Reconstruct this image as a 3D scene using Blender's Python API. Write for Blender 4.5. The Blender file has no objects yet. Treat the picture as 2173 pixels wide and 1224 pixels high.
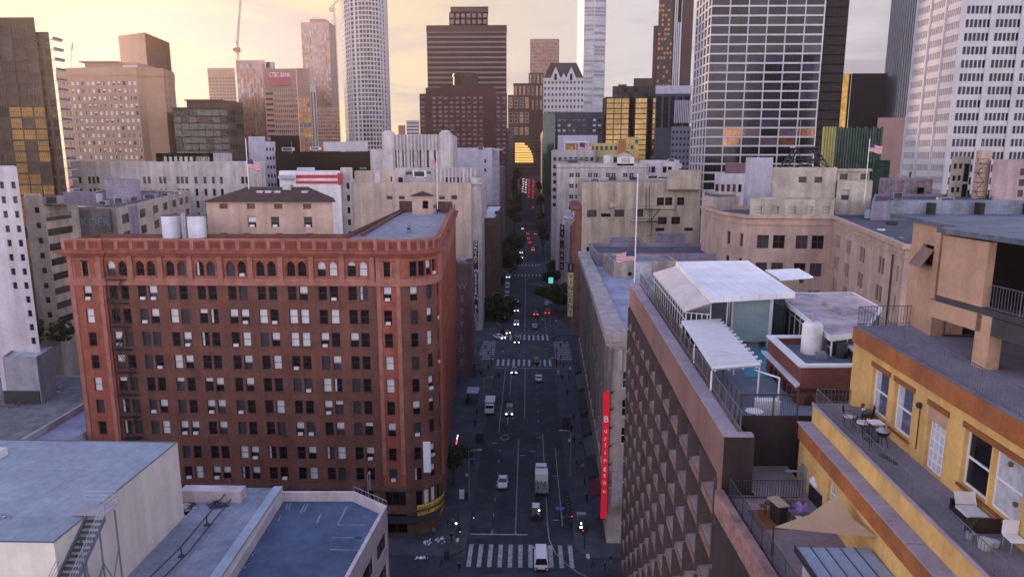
import bpy, math, random
from mathutils import Vector, Matrix
random.seed(7)
R = math.radians
SC = bpy.context.scene
COL = SC.collection
# ------------------------------------------------------------------ camera (a drone 58 m above the street)
F = 1480.0; CH = 58.0; VX, VY = 1120.0, 335.0
PIT = math.atan((612 - VY) / F); YAW = math.atan((VX - 1086.5) / F * math.cos(PIT))
_f = Vector((-math.sin(YAW) * math.cos(PIT), math.cos(YAW) * math.cos(PIT), -math.sin(PIT)))
_r = Vector((math.cos(YAW), math.sin(YAW), 0)); _u = _r.cross(_f)
cam = bpy.data.cameras.new('camera'); co = bpy.data.objects.new('camera', cam); COL.objects.link(co)
cam.sensor_width = 36; cam.lens = 36 * F / 2173; cam.clip_start = .5; cam.clip_end = 6000
co.location = (0, 0, CH); co.rotation_euler = (R(90) - PIT, 0, YAW); SC.camera = co
# ------------------------------------------------------------------ sky and sun (low evening sun, front left)
SUN_AZ, SUN_EL = R(-31), R(8)       # azimuth from +Y towards +X
SD = Vector((math.sin(SUN_AZ) * math.cos(SUN_EL), math.cos(SUN_AZ) * math.cos(SUN_EL), math.sin(SUN_EL)))
w = bpy.data.worlds.new('World'); SC.world = w; w.use_nodes = True
nt = w.node_tree; N = nt.nodes; L = nt.links; N.clear()
def nd(t, **k):
    n = N.new(t)
    for a, b in k.items(): setattr(n, a, b)
    return n
def vm(op, a, b=None):
    n = nd('ShaderNodeVectorMath', operation=op)
    for i, q in enumerate((a, b)):
        if q is None: continue
        if hasattr(q, 'links'): L.new(q, n.inputs[i])
        else: n.inputs[i].default_value = q
    return n
def mr(v, a, b, c=0., d=1.):
    n = nd('ShaderNodeMapRange', interpolation_type='SMOOTHSTEP')
    L.new(v, n.inputs[0])
    for i, q in enumerate((a, b, c, d)): n.inputs[i + 1].default_value = q
    return n.outputs[0]
def mix(f, a, b):
    n = nd('ShaderNodeMix', data_type='RGBA')
    for s, q in ((n.inputs[0], f), (n.inputs[6], a), (n.inputs[7], b)):
        if hasattr(q, 'links'): L.new(q, s)
        else: s.default_value = q if isinstance(q, float) else (*q, 1)
    return n.outputs[2]
sky = nd('ShaderNodeTexSky', sky_type='NISHITA', sun_disc=False, sun_elevation=SUN_EL, sun_rotation=SUN_AZ, altitude=60., air_density=1., dust_density=2.5, ozone_density=2.)
tc = nd('ShaderNodeTexCoord'); D = tc.outputs['Generated']
sep = nd('ShaderNodeSeparateXYZ'); L.new(D, sep.inputs[0])
zz = nd('ShaderNodeMath', operation='MAXIMUM'); L.new(sep.outputs[2], zz.inputs[0]); zz.inputs[1].default_value = 0.
za = nd('ShaderNodeMath', operation='ADD'); L.new(zz.outputs[0], za.inputs[0]); za.inputs[1].default_value = .14
pl = vm('DIVIDE', D, None); cx = nd('ShaderNodeCombineXYZ')
for i in range(3): L.new(za.outputs[0], cx.inputs[i])
L.new(cx.outputs[0], pl.inputs[1])
n1 = nd('ShaderNodeTexNoise'); L.new(pl.outputs[0], n1.inputs['Vector']); n1.inputs['Scale'].default_value = .8; n1.inputs['Detail'].default_value = 7; n1.inputs['Roughness'].default_value = .58; n1.inputs['Distortion'].default_value = .5
dt = vm('DOT_PRODUCT', D, tuple(SD))
warm = mr(dt.outputs['Value'], .74, 1.0); front = mr(sep.outputs[1], .1, .72)
high = mr(sep.outputs[2], .2, .72)
ccol = mix(front, (37, 32.5, 33.5), (8.9, 8.3, 8.8))            # cloud deck: cream ahead; unseen lavender rear part brightened to light the facades
ccol = mix(warm, ccol, (9.6, 7.9, 5.0))
ccol = mix(high, ccol, (5.4, 6.8, 13.0))
cdark = mix(front, (28, 25, 26.5), (5.9, 5.4, 6.2))
cdark = mix(high, cdark, (5.2, 6.2, 10.))
clump = mr(n1.outputs[0], .43, .63)
cloud = mix(clump, ccol, cdark)
cover = mr(n1.outputs[0], .22, .42, .55, .93)
fin = mix(cover, sky.outputs[0], cloud)
bg = nd('ShaderNodeBackground'); L.new(fin, bg.inputs[0]); bg.inputs[1].default_value = .085
wo = nd('ShaderNodeOutputWorld'); L.new(bg.outputs[0], wo.inputs[0])
sl = bpy.data.lights.new('sun', 'SUN'); sl.energy = 5.0; sl.angle = R(1.5); sl.color = (1, .62, .34)
so = bpy.data.objects.new('sun', sl); COL.objects.link(so); so.rotation_euler = (-SD).to_track_quat('-Z', 'Y').to_euler(); so.location = (-300, 300, 400)
vs = SC.view_settings; SC.display_settings.display_device = 'sRGB'
vs.view_transform = 'Standard'; vs.look = 'None'; vs.gamma = 1; vs.exposure = 0.0
SC.cycles.max_bounces = 6; SC.cycles.diffuse_bounces = 3; SC.cycles.glossy_bounces = 3; SC.cycles.volume_bounces = 0; SC.cycles.transparent_max_bounces = 6

# ------------------------------------------------------------------ helpers
def P(x, y, Y=None, z=None, X=None):      # a point of the photograph (2173 px wide) on a given plane of the place
    r = _f + _r * ((x - 1086.5) / F) - _u * ((y - 612) / F)
    t = Y / r.y if Y is not None else (z - CH) / r.z if z is not None else X / r.x
    return Vector((0, 0, CH)) + r * t
def XX(x, Y, y=335): return P(x, y, Y=Y).x
def ZZ(y, Y, x=1120): return P(x, y, Y=Y).z
OFF = {}
def tag(o, label=None, cat=None, group=None, kind=None):
    if label: o['label'] = label
    if cat: o['category'] = cat
    if group: o['group'] = group
    if kind: o['kind'] = kind
    return o
def empty(name, loc, label, cat, group=None, rz=0):
    o = bpy.data.objects.new(name, None); COL.objects.link(o); o.location = loc; o.rotation_euler.z = rz
    o.empty_display_size = .5
    OFF[o.name] = Vector(loc); return tag(o, label, cat, group)
def link(name, me, parent=None, loc=(0, 0, 0), rz=0):
    o = bpy.data.objects.new(name, me); COL.objects.link(o); o.location = loc; o.rotation_euler.z = rz
    if parent: o.parent = parent
    return o
class MB:
    def __init__(s): s.v = []; s.f = []; s.m = []
    def poly(s, pts, m=0):
        i = len(s.v); s.v += [tuple(p) for p in pts]; s.f.append(tuple(range(i, i + len(pts)))); s.m.append(m)
    def box(s, x0, x1, y0, y1, z0, z1, m=0, mt=None):
        i = len(s.v); s.v += [(x, y, z) for z in (z0, z1) for y in (y0, y1) for x in (x0, x1)]
        s.f += [tuple(i + k for k in q) for q in ((0, 2, 3, 1), (4, 5, 7, 6), (0, 1, 5, 4), (2, 6, 7, 3), (0, 4, 6, 2), (1, 3, 7, 5))]
        s.m += [m, m if mt is None else mt, m, m, m, m]
    def obox(s, c, ang, l, wd, z0, z1, m=0, mt=None):
        i = len(s.v); s.box(-l / 2, l / 2, -wd / 2, wd / 2, z0, z1, m, mt); ca, sa = math.cos(ang), math.sin(ang)
        for k in range(i, len(s.v)):
            x, y, z = s.v[k]; s.v[k] = (c[0] + x * ca - y * sa, c[1] + x * sa + y * ca, z)
    def prism(s, p, z0, z1, m=0, mt=None, bottom=False):
        n = len(p)
        for i in range(n):
            a, b = p[i], p[(i + 1) % n]; s.poly([(a[0], a[1], z0), (b[0], b[1], z0), (b[0], b[1], z1), (a[0], a[1], z1)], m)
        s.poly([(q[0], q[1], z1) for q in p], m if mt is None else mt)
        if bottom: s.poly([(q[0], q[1], z0) for q in reversed(p)], m)
    def ring(s, po, pi, z0, z1, m=0, bottom=True, upto=99):
        n = len(po)
        for i in range(min(n, upto)):
            a, b = po[i], po[(i + 1) % n]; c, d = pi[i], pi[(i + 1) % n]
            s.poly([(*a, z0), (*b, z0), (*b, z1), (*a, z1)], m); s.poly([(*d, z0), (*c, z0), (*c, z1), (*d, z1)], m)
            s.poly([(*a, z1), (*b, z1), (*d, z1), (*c, z1)], m)
            if bottom: s.poly([(*b, z0), (*a, z0), (*c, z0), (*d, z0)], m)
    def cyl(s, c, r, z0, z1, n=16, r2=None, m=0, cap=True, axis='z'):
        r2 = r if r2 is None else r2; i = len(s.v)
        for (q, z) in ((r, z0), (r2, z1)):
            for k in range(n):
                a = 2 * math.pi * k / n; p = (q * math.cos(a), q * math.sin(a), z)
                if axis == 'x': p = (p[2], p[0], p[1])
                if axis == 'y': p = (p[0], p[2], p[1])
                s.v.append((c[0] + p[0], c[1] + p[1], (c[2] if len(c) > 2 else 0) + p[2]))
        for k in range(n): s.f.append((i + k, i + (k + 1) % n, i + n + (k + 1) % n, i + n + k)); s.m.append(m)
        if cap:
            s.f.append(tuple(i + n + k for k in range(n))); s.m.append(m)
            s.f.append(tuple(i + k for k in reversed(range(n)))); s.m.append(m)
    def bar(s, p, q, r, n=4, m=0, r2=None):
        p = Vector(p); q = Vector(q); d = (q - p).normalized(); a = d.orthogonal().normalized(); b = d.cross(a); i = len(s.v)
        for (c, rr) in ((p, r), (q, r if r2 is None else r2)):
            for k in range(n):
                t = 2 * math.pi * (k + .5) / n; s.v.append(tuple(c + (a * math.cos(t) + b * math.sin(t)) * rr))
        for k in range(n): s.f.append((i + k, i + (k + 1) % n, i + n + (k + 1) % n, i + n + k)); s.m.append(m)
        s.f.append(tuple(i + k for k in reversed(range(n)))); s.f.append(tuple(i + n + k for k in range(n))); s.m += [m, m]
    def path(s, pts, r, n=4, m=0):
        for a, b in zip(pts, pts[1:]): s.bar(a, b, r, n, m)
    def mesh(s, name, mats, off=(0, 0, 0), smooth=False):
        me = bpy.data.meshes.new(name); o = Vector(off)
        me.from_pydata([(x - o.x, y - o.y, z - o.z) for x, y, z in s.v], [], s.f)
        mats = mats if isinstance(mats, (list, tuple)) else [mats]
        for q in mats: me.materials.append(q)
        me.polygons.foreach_set('material_index', s.m)
        if smooth: me.polygons.foreach_set('use_smooth', [True] * len(s.f))
        me.update(); return me
    def build(s, name, mats, parent=None, label=None, cat=None, group=None, kind=None, smooth=False, loc=None):
        off = OFF[parent.name] if parent else Vector(loc or (0, 0, 0))
        o = link(name, s.mesh(name, mats, off, smooth), parent, (0, 0, 0) if parent else off)
        OFF[o.name] = off; return tag(o, label, cat, group, kind)
def offs(poly, d):                        # mitred offset of a counter-clockwise outline, outwards for d > 0
    n = len(poly); out = []
    for i in range(n):
        p0, p1, p2 = (Vector(poly[k % n][:2]) for k in (i - 1, i, i + 1))
        a = (p1 - p0).normalized(); b = (p2 - p1).normalized(); na = Vector((a.y, -a.x)); nb = Vector((b.y, -b.x))
        mv = (na + nb); mv = mv / max(.35, mv.dot(na)) if mv.length > 1e-4 else na
        out.append(tuple(p1 + mv * d))
    return out
def rect(x0, x1, y0, y1): return [(x0, y0), (x1, y0), (x1, y1), (x0, y1)]
# ---- materials
MATS = {}
def mat(name, c, rough=.85, var=.25, scale=.25, streak=0., metal=0., spec=.3, emit=0., bump=0., c2=None, seam=0.):
    if name in MATS: return MATS[name]
    m = bpy.data.materials.new(name); m.use_nodes = True; t = m.node_tree; b = t.nodes['Principled BSDF']
    b.inputs['Roughness'].default_value = rough; b.inputs['Metallic'].default_value = metal; b.inputs['Specular IOR Level'].default_value = spec
    b.inputs['Base Color'].default_value = (*c, 1)
    if emit: b.inputs['Emission Color'].default_value = (*c, 1); b.inputs['Emission Strength'].default_value = emit
    if var > 0:
        g = t.nodes.new('ShaderNodeNewGeometry'); last = None
        def noise(sc, mp, det=5):
            mpn = t.nodes.new('ShaderNodeMapping'); mpn.inputs['Scale'].default_value = mp; t.links.new(g.outputs['Position'], mpn.inputs[0])
            n = t.nodes.new('ShaderNodeTexNoise'); n.inputs['Scale'].default_value = sc; n.inputs['Detail'].default_value = det; n.inputs['Roughness'].default_value = .65
            t.links.new(mpn.outputs[0], n.inputs['Vector']); return n.outputs[0]
        def rng(v, lo, hi, a=.32, e=.68):
            k = t.nodes.new('ShaderNodeMapRange'); t.links.new(v, k.inputs[0])
            for i, q in enumerate((a, e, lo, hi)): k.inputs[i + 1].default_value = q
            return k.outputs[0]
        def mul(a, c_):
            k = t.nodes.new('ShaderNodeMath'); k.operation = 'MULTIPLY'; t.links.new(a, k.inputs[0]); t.links.new(c_, k.inputs[1]); return k.outputs[0]
        f = rng(noise(scale, (1, 1, 1)), 1 - var, 1 + var * .35)
        f = mul(f, rng(noise(scale * 9, (1, 1, 1), 3), 1 - var * .5, 1 + var * .2))
        if streak: f = mul(f, rng(noise(.55, (1, 1, .07)), 1 - streak, 1.05, .35, .6))
        if seam:                              # welded seams of a roofing membrane
            sp = t.nodes.new('ShaderNodeSeparateXYZ'); t.links.new(g.outputs['Position'], sp.inputs[0])
            for ax, pitch in ((0, seam), (1, seam * 3.7)):
                k = t.nodes.new('ShaderNodeMath'); k.operation = 'PINGPONG'; t.links.new(sp.outputs[ax], k.inputs[0]); k.inputs[1].default_value = pitch / 2; f = mul(f, rng(k.outputs[0], .8, 1, .01, .06))
        x = t.nodes.new('ShaderNodeMix'); x.data_type = 'RGBA'; x.blend_type = 'MULTIPLY'; x.inputs[0].default_value = 1; x.inputs[6].default_value = (*c, 1)
        if c2:
            y = t.nodes.new('ShaderNodeMix'); y.data_type = 'RGBA'; y.inputs[6].default_value = (*c, 1); y.inputs[7].default_value = (*c2, 1)
            t.links.new(rng(noise(scale * 1.7, (1, 1, 1), 6), 0, 1, .42, .6), y.inputs[0]); t.links.new(y.outputs[2], x.inputs[6])
        k = t.nodes.new('ShaderNodeCombineColor')
        for i in range(3): t.links.new(f, k.inputs[i])
        t.links.new(k.outputs[0], x.inputs[7]); t.links.new(x.outputs[2], b.inputs['Base Color'])
        if bump:
            bn = t.nodes.new('ShaderNodeBump'); bn.inputs['Strength'].default_value = bump; bn.inputs['Distance'].default_value = .3
            t.links.new(noise(scale * 2, (1, 1, 1), 3), bn.inputs['Height']); t.links.new(bn.outputs[0], b.inputs['Normal'])
    MATS[name] = m; return m
def glass(name, c, rough=.06, metal=0., spec=.6, bump=.02, scale=.35, var=.5): return mat(name, c, rough, var, scale, 0, metal, spec, 0, bump)
G_DARK = glass('dark_window_glass', (.012, .012, .018), .1, 0, .3); G_MID = glass('grey_window_glass', (.05, .052, .07), .08, 0, .45, var=.3); G_BLUE = glass('blue_window_glass', (.10, .12, .19), var=.4)
BLIND = mat('white_window_blind', (.62, .62, .66), .7, .1); BLIND2 = mat('cream_window_curtain', (.40, .37, .36), .8, .3, 2.)
FR_DARK = mat('dark_window_frame', (.035, .03, .035), .6, 0); FR_WHITE = mat('white_window_frame', (.62, .62, .66), .6, 0); FR_BR = mat('brown_window_frame', (.12, .06, .05), .6, 0)
MET_DK = mat('dark_painted_steel', (.03, .032, .04), .55, .2, 2.); MET_GR = mat('galvanised_steel', (.36, .37, .41), .45, .25, 1.5, metal=.5); MET_WH = mat('white_painted_steel', (.7, .7, .72), .5, .12, 1.)
CONC = mat('weathered_concrete', (.34, .33, .34), .9, .35, .5, .25); WHITE = mat('white_painted_plaster', (.72, .71, .73), .8, .15, .4, .15)
# ---- window meshes: x along the wall, y = 0 on the pane, -y outwards
WM = {}
def wgeo(b, fr, w, h, st, nx, ny, fw, fm=1):
    if st in 'ae': b.box(-.36, .36, -.42, -.06, .02, .42, 2); st = 'd' if st == 'a' else 'h'
    if st == 'b': b.poly([(-w/2, 0, 0), (w/2, 0, 0), (w/2, 0, h), (-w/2, 0, h)], 2)
    elif st in 'hq':
        k = h * (.45 if st == 'h' else .7)
        b.poly([(-w/2, 0, 0), (w/2, 0, 0), (w/2, 0, k), (-w/2, 0, k)], 0); b.poly([(-w/2, 0, k), (w/2, 0, k), (w/2, 0, h), (-w/2, 0, h)], 2)
    elif st == 'c':
        k = w * .3
        b.poly([(-w/2, 0, 0), (-w/2+k, 0, 0), (-w/2+k, 0, h), (-w/2, 0, h)], 2); b.poly([(-w/2+k, 0, 0), (w/2, 0, 0), (w/2, 0, h), (-w/2+k, 0, h)], 0)
    else: b.poly([(-w/2, 0, 0), (w/2, 0, 0), (w/2, 0, h), (-w/2, 0, h)], 0)
    if fw:
        for i in range(nx + 1):
            x = -w/2 + w * i / nx; e = fw if 0 < i < nx else fw
            b2 = fr; b2.box(x - e/2 if 0 < i < nx else (x if i == 0 else x - e), x + e/2 if 0 < i < nx else (x + e if i == 0 else x), -.05, -.003, 0, h, fm)
        for j in range(ny + 1):
            z = h * j / ny; e = fw
            z0 = z - e/2 if 0 < j < ny else (z if j == 0 else z - e)
            fr.box(-w/2 + fw, w/2 - fw, -.045, -.003, z0, z0 + e, fm)
def wmesh(key, w, h, st, nx, ny, fw, g, f, bl, split):
    k = (key, round(w, 2), round(h, 2), st, nx, ny, fw, g.name, f.name, bl.name, split)
    if k not in WM:
        b = MB(); fr = MB() if split else b
        wgeo(b, fr, w, h, st, nx, ny, fw, 0 if split else 1)
        WM[k] = (b.mesh('window', [g, f, bl]), fr.mesh('frame', [f]) if split and fw else None)
    return WM[k]
def grid(L, z0, z1, n=None, w=1.2, h=1.8, fl=3.6, top=1.6, m0=0., m1=0., pair=None, cols=None, rows=None, skip=None, zmin=None, **kw):
    out = []; cs = []
    if w < 0: w = L + w
    if cols is None:
        p = (L - m0 - m1) / n; cols = [m0 + p * (i + .5) for i in range(n)]
    for c in cols:
        if pair: cs += [(c - pair/2 - w, c - pair/2), (c + pair/2, c + pair/2 + w)]
        else: cs.append((c - w/2, c + w/2))
    cs = [(a, b) for a, b in cs if a > .02 and b < L - .02]
    v1 = z1 - top; k = 0
    zmin = z0 + .6 if zmin is None else zmin
    while (rows is None and v1 - h > zmin) or (rows is not None and k < rows):
        out.append((v1 - h, v1, [c for i, c in enumerate(cs) if not (skip and skip(i, k))], kw)); v1 -= fl; k += 1
    return out
def wall(mb, A, B, z0, z1, rows, depth=.25, m=0, mi=None):
    """wall from A to B (outside on the right) with real openings; returns window placements"""
    A = Vector(A[:2]); B = Vector(B[:2]); d = (B - A); L = d.length; d /= L; n = Vector((d.y, -d.x)); mi = m if mi is None else mi
    def q(u0, u1, a, b, m_=m):
        p = A + d * u0; r = A + d * u1; mb.poly([(p.x, p.y, a), (r.x, r.y, a), (r.x, r.y, b), (p.x, p.y, b)], m_)
    out = []; op = []
    for (v0, v1, cs, kw) in rows:
        for (a, b) in cs:
            op.append((a, b, v0, v1)); p = A + d * a; r = A + d * b; pi = p - n * depth; ri = r - n * depth
            mb.poly([(p.x, p.y, v0), (r.x, r.y, v0), (ri.x, ri.y, v0), (pi.x, pi.y, v0)], mi); mb.poly([(p.x, p.y, v1), (pi.x, pi.y, v1), (ri.x, ri.y, v1), (r.x, r.y, v1)], mi)
            mb.poly([(p.x, p.y, v0), (pi.x, pi.y, v0), (pi.x, pi.y, v1), (p.x, p.y, v1)], mi); mb.poly([(r.x, r.y, v0), (r.x, r.y, v1), (ri.x, ri.y, v1), (ri.x, ri.y, v0)], mi)
            c = (pi + ri) / 2; out.append((Vector((c.x, c.y, v0)), math.atan2(d.y, d.x), b - a, v1 - v0, kw))
    zs = sorted({round(z, 4) for z in [z0, z1] + [o[2] for o in op] + [o[3] for o in op] if z0 - 1e-6 <= z <= z1 + 1e-6})
    for za, zb in zip(zs, zs[1:]):
        u = 0
        for (a, b, v0, v1) in sorted(o for o in op if o[2] < zb - 1e-3 and o[3] > za + 1e-3):
            if a > u: q(u, a, za, zb)
            u = max(u, b)
        if u < L: q(u, L, za, zb)
    return out
WDEF = dict(st='d', nx=1, ny=2, fw=.07, g=None, f=None, bl=None, split=False, name='window')
def windows(root, ws, cap=100):
    """the windows nearest the viewer are parts of their own, the rest of a big facade is one part"""
    ws = sorted(ws, key=lambda t: (t[0] - Vector((0, 0, CH))).length); off = OFF[root.name]; rest = {}
    cnt = {}
    for i, (c, a, w, h, kw) in enumerate(ws):
        k = dict(WDEF); k.update(kw); st = random.choice(k['st']); g = k['g'] or G_DARK
        if isinstance(g, (list, tuple)): g = random.choice(g)
        f = k['f'] or FR_DARK; bl = k['bl'] or BLIND; nm = k['name']
        cnt[nm] = cnt.get(nm, 0) + 1
        if cnt[nm] <= cap:
            me, fm = wmesh(nm, w, h, st, k['nx'], k['ny'], k['fw'], g, f, bl, k['split'])
            o = link(nm, me, root, c - off, a)
            if fm: link('frame', fm, o)
        else:
            rb = rest.setdefault(nm, [MB(), {}]); tb = MB(); wgeo(tb, tb, w, h, st, k['nx'], k['ny'], k['fw'])
            mi = [rb[1].setdefault(q, len(rb[1])) for q in (g, f, bl)]; b = rb[0]; i0 = len(b.v); ca, sa = math.cos(a), math.sin(a)
            b.v += [(c.x + x * ca - y * sa, c.y + x * sa + y * ca, c.z + z) for x, y, z in tb.v]
            b.f += [tuple(i0 + j for j in q) for q in tb.f]; b.m += [mi[q] for q in tb.m]
    for nm, (b, ms) in rest.items(): b.build(nm, list(ms), root, kind='stuff')
def building(name, label, poly, z1, z0=0, wm=None, rm=None, specs={}, par=(.9, .3), cornice=(), cap=100, cat='building', group=None, depth=.25, pm=None, cm=None):
    """poly counter-clockwise seen from above; specs: edge index -> list of grid() arguments"""
    cx_ = sum(p[0] for p in poly) / len(poly); cy_ = sum(p[1] for p in poly) / len(poly)
    root = empty(name, (cx_, cy_, z0), label, cat, group); mb = MB(); ws = []; n = len(poly)
    for i in range(n):
        A, B = poly[i], poly[(i + 1) % n]; Ln = (Vector(B) - Vector(A)).length; rows = []
        for s in specs.get(i, []): rows += grid(Ln, z0, z1, **s)
        ws += wall(mb, A, B, z0, z1, rows, depth)
    if par: mb.ring(poly, offs(poly, -par[1]), z1, z1 + par[0], 0, False)
    mb.build('wall', wm, root)
    rb = MB(); rb.poly([(p[0], p[1], z1 + .01) for p in offs(poly, -.05)]); rb.build('roof', rm or ROOF_GREY, root)
    if cornice:
        cb = MB()
        for (a, b, o) in cornice: cb.ring(offs(poly, o), offs(poly, .002), a, b)
        cb.build('cornice', cm or wm, root)
    windows(root, ws, cap); return root
def text(s, size, m, parent=None, loc=(0, 0, 0), rot=(R(90), 0, 0), ext=.02, name='lettering', align='CENTER', lsp=1.0, label=None, cat=None, xs=1.0):
    cu = bpy.data.curves.new('t', 'FONT'); cu.body = s; cu.size = size; cu.extrude = ext; cu.align_x = align; cu.align_y = 'CENTER'; cu.space_line = lsp; cu.resolution_u = 2
    t = bpy.data.objects.new('t', cu); COL.objects.link(t); dg = bpy.context.evaluated_depsgraph_get()
    me = bpy.data.meshes.new_from_object(t.evaluated_get(dg)); bpy.data.objects.remove(t); me.name = name
    me.materials.clear(); me.materials.append(m)
    off = OFF[parent.name] if parent else Vector((0, 0, 0)); o = link(name, me, parent, Vector(loc) - off); o.rotation_euler = rot; o.scale = (xs, 1, 1)
    return tag(o, label, cat)
ROOF_GREY = mat('grey_flat_roof', (.24, .25, .30), .9, .4, .15, c2=(.17, .18, .22)); ROOF_LT = mat('pale_flat_roof', (.48, .49, .54), .85, .3, .2, c2=(.36, .37, .43)); ROOF_DK = mat('dark_tar_roof', (.09, .09, .12), .9, .4, .3)
# ------------------------------------------------------------------ ground, streets
ASPH = mat('dark_asphalt', (.050, .054, .072), .82, .45, .12, c2=(.037, .040, .055)); PAVE = mat('concrete_pavement', (.075, .077, .095), .9, .4, .3); PAINT = mat('worn_white_road_paint', (.42, .42, .44), .8, .5, 1.2); PAINTY = mat('worn_yellow_road_paint', (.36, .27, .06), .8, .5, 1.2)
GRND = mat('city_ground', (.07, .07, .08), .95, .3, .05)
RX0, RX1 = -9.1, 7.4
def gz(y): return 0 if y < 560 else (y - 560) * .1 + max(0, y - 780) * .035      # the street climbs a hill beyond the third crossing
mb = MB()
for y0, y1 in ((-300, 560), (560, 780), (780, 900), (900, 1100), (1100, 4500)):
    a, b = (gz(y0), gz(y1)) if y0 < 1100 else (gz(1100), gz(1100))
    for x0, x1, k in ((-60, 60, 1), (-4500, -60, 0), (60, 4500, 0)):
        h0, h1 = (a, b) if k else (0, 0)
        mb.poly([(x0, y0, h0 - .02), (x1, y0, h0 - .02), (x1, y1, h1 - .02), (x0, y1, h1 - .02)])
mb.build('ground', GRND, kind='structure')
mb = MB()
for y0, y1 in ((-60, 190), (190, 347), (347, 560), (560, 780), (780, 900)):
    mb.poly([(RX0, y0, gz(y0)), (RX1, y0, gz(y0)), (RX1, y1, gz(y1)), (RX0, y1, gz(y1))])
mb.build('road', ASPH, kind='structure')
CROSS = ((80, 94), (191, 226), (346, 381), (560, 590))
mb = MB()
for y0, y1 in CROSS:
    mb.poly([(-300, y0, .004), (RX0, y0, .004), (RX0, y1, .004), (-300, y1, .004)]); mb.poly([(RX1, y0, .004), (300, y0, .004), (300, y1, .004), (RX1, y1, .004)])
mb.build('side_street', ASPH, kind='structure')
mb = MB()
def slab(p, h=.15): mb.prism(p, 0, h, 0)
def corner_block(x0, x1, y0, y1, sgn):            # pavement with rounded corners at the street
    r = 3.2; xs = x1 if sgn < 0 else x0; pts = []
    arc = [R(a) for a in range(0, 91, 18)]
    if sgn < 0:
        pts = [(x0, y0)] + [(x1 - r + r * math.sin(a), y0 + r - r * math.cos(a)) for a in arc] + [(x1 - r + r * math.cos(a), y1 - r + r * math.sin(a)) for a in arc] + [(x0, y1)]
    else:
        pts = [(x1, y1)] + [(x0 + r - r * math.sin(a), y1 - r + r * math.cos(a)) for a in arc] + [(x0 + r - r * math.cos(a), y0 + r - r * math.sin(a)) for a in arc] + [(x1, y0)]
    slab(pts)
for y0, y1 in ((-60, 80), (94, 191), (226, 346), (381, 560)):
    corner_block(-260, RX0, y0, y1, -1); corner_block(RX1, 260, y0, y1, 1)
for y0, y1 in ((590, 780), (780, 900)):
    for x0, x1 in ((-60, RX0), (RX1, 60)):
        for k in (0,): mb.poly([(x0, y0, gz(y0) + .15), (x1, y0, gz(y0) + .15), (x1, y1, gz(y1) + .15), (x0, y1, gz(y1) + .15)])
mb.build('pavement', PAVE, kind='structure')
mb = MB()
for x0, x1, y0, y1 in ((-9, -5.6, 99, 117), (-4, -2, 150, 171), (2.9, 5.4, 118, 147), (-1.6, 1.4, 128, 136), (3.9, 7, 232, 262), (-8.6, -5.2, 240, 300), (-3, 6.5, 200, 214), (-8, -2, 74, 90), (2, 8, 60, 88), (-1.2, 1.6, 100, 122)): mb.poly([(x0, y0, .0025), (x1, y0 + .3, .0025), (x1 - .2, y1, .0025), (x0 + .1, y1 - .4, .0025)])
mb.build('asphalt_patch', mat('patched_asphalt', (.056, .056, .07), .85, .5, .25), kind='structure')
mb = MB(); Zm = .006
def stripe(x0, x1, y0, y1, m=0):
    a, b = gz(y0), gz(y1); mb.poly([(x0, y0, a + Zm), (x1, y0, a + Zm), (x1, y1, b + Zm), (x0, y1, b + Zm)], m)
for y0, y1 in ((91.5, 97.5), (190.5, 197), (219, 225.5)):
    n = 11
    for i in range(n):
        x = RX0 + .75 + (RX1 - RX0 - 1.5) * i / (n - 1); stripe(x - .32, x + .32, y0, y1)
for y0, y1 in ((343, 349), (377, 383), (556, 560), (588, 592)):
    for i in range(9): x = RX0 + 1 + 1.8 * i; stripe(x - .3, x + .3, y0, y1)
for x0, x1 in ((-14.2, -9.8), (8.4, 13.2)):
    for i in range(9): y = 197.5 + 2.4 * i; stripe(x0, x1, y - .35, y + .35)
for y in (100.4, 188.6): stripe(RX0 + .3 if y < 150 else -3.0, .2 if y < 150 else RX1 - .4, y - .15, y + .15)
stripe(-4.2, RX1 - .4, 227.6, 227.9); stripe(RX0 + .3, -5, 188.4, 188.7); stripe(RX1 - 7, RX1 - 1.5, 321, 322)
# lane lines
def dash(x, y0, y1, on=3., off=6., wd=.06, m=0):
    y = y0
    while y < y1: stripe(x - wd, x + wd, y, min(y + on, y1), m); y += on + off
stripe(-1.75, -1.63, 100.5, 138); stripe(-.55, -.43, 150, 188); dash(-5.4, 100.6, 135, 1.2, 4); stripe(-6.05, -5.93, 141, 188); stripe(-4.3, -4.18, 146, 160); stripe(-4.3, -4.18, 166, 183)
dash(2.6, 148, 186, 1.0, 5); stripe(3.35, 3.47, 104, 141); stripe(5.75, 5.87, 103, 134)
stripe(-.85, -.73, 229, 340); dash(-4.9, 229, 340, 2, 7); dash(3.2, 229, 340, 2, 7); stripe(RX1 - .9, RX1 - .78, 229, 262); stripe(-.85, -.73, 384, 553); dash(3.2, 384, 553); dash(-4.9, 384, 553)
pts = [(3.4, 104), (3.55, 99), (4.3, 95.5), (5.6, 92.8), (7.2, 90.6), (9.0, 89), (11, 87.8)]
for (xa, ya), (xb, yb) in zip(pts, pts[1:]): mb.poly([(xa - .07, ya, Zm + .004), (xa + .09, ya, Zm + .004), (xb + .09, yb, Zm + .004), (xb - .07, yb, Zm + .004)])
for (x, y, a) in ((-4.6, 139, 0), (1.2, 132, 1), (2.6, 139, 1), (-.7, 130, 1), (-6.6, 136, 1), (5.2, 121, 1), (4.9, 105, 1)):
    if a: stripe(x - .55, x + .55, y - .12, y + .12)
    else:
        for k in range(12):
            a0, a1 = R(30 * k), R(30 * k + 30); mb.poly([(x + r * math.cos(t), y + r * 1.6 * math.sin(t), Zm) for r, t in ((.75, a0), (.9, a0), (.9, a1), (.75, a1))])
mb.build('road_markings', [PAINT, PAINTY], kind='structure')
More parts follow.
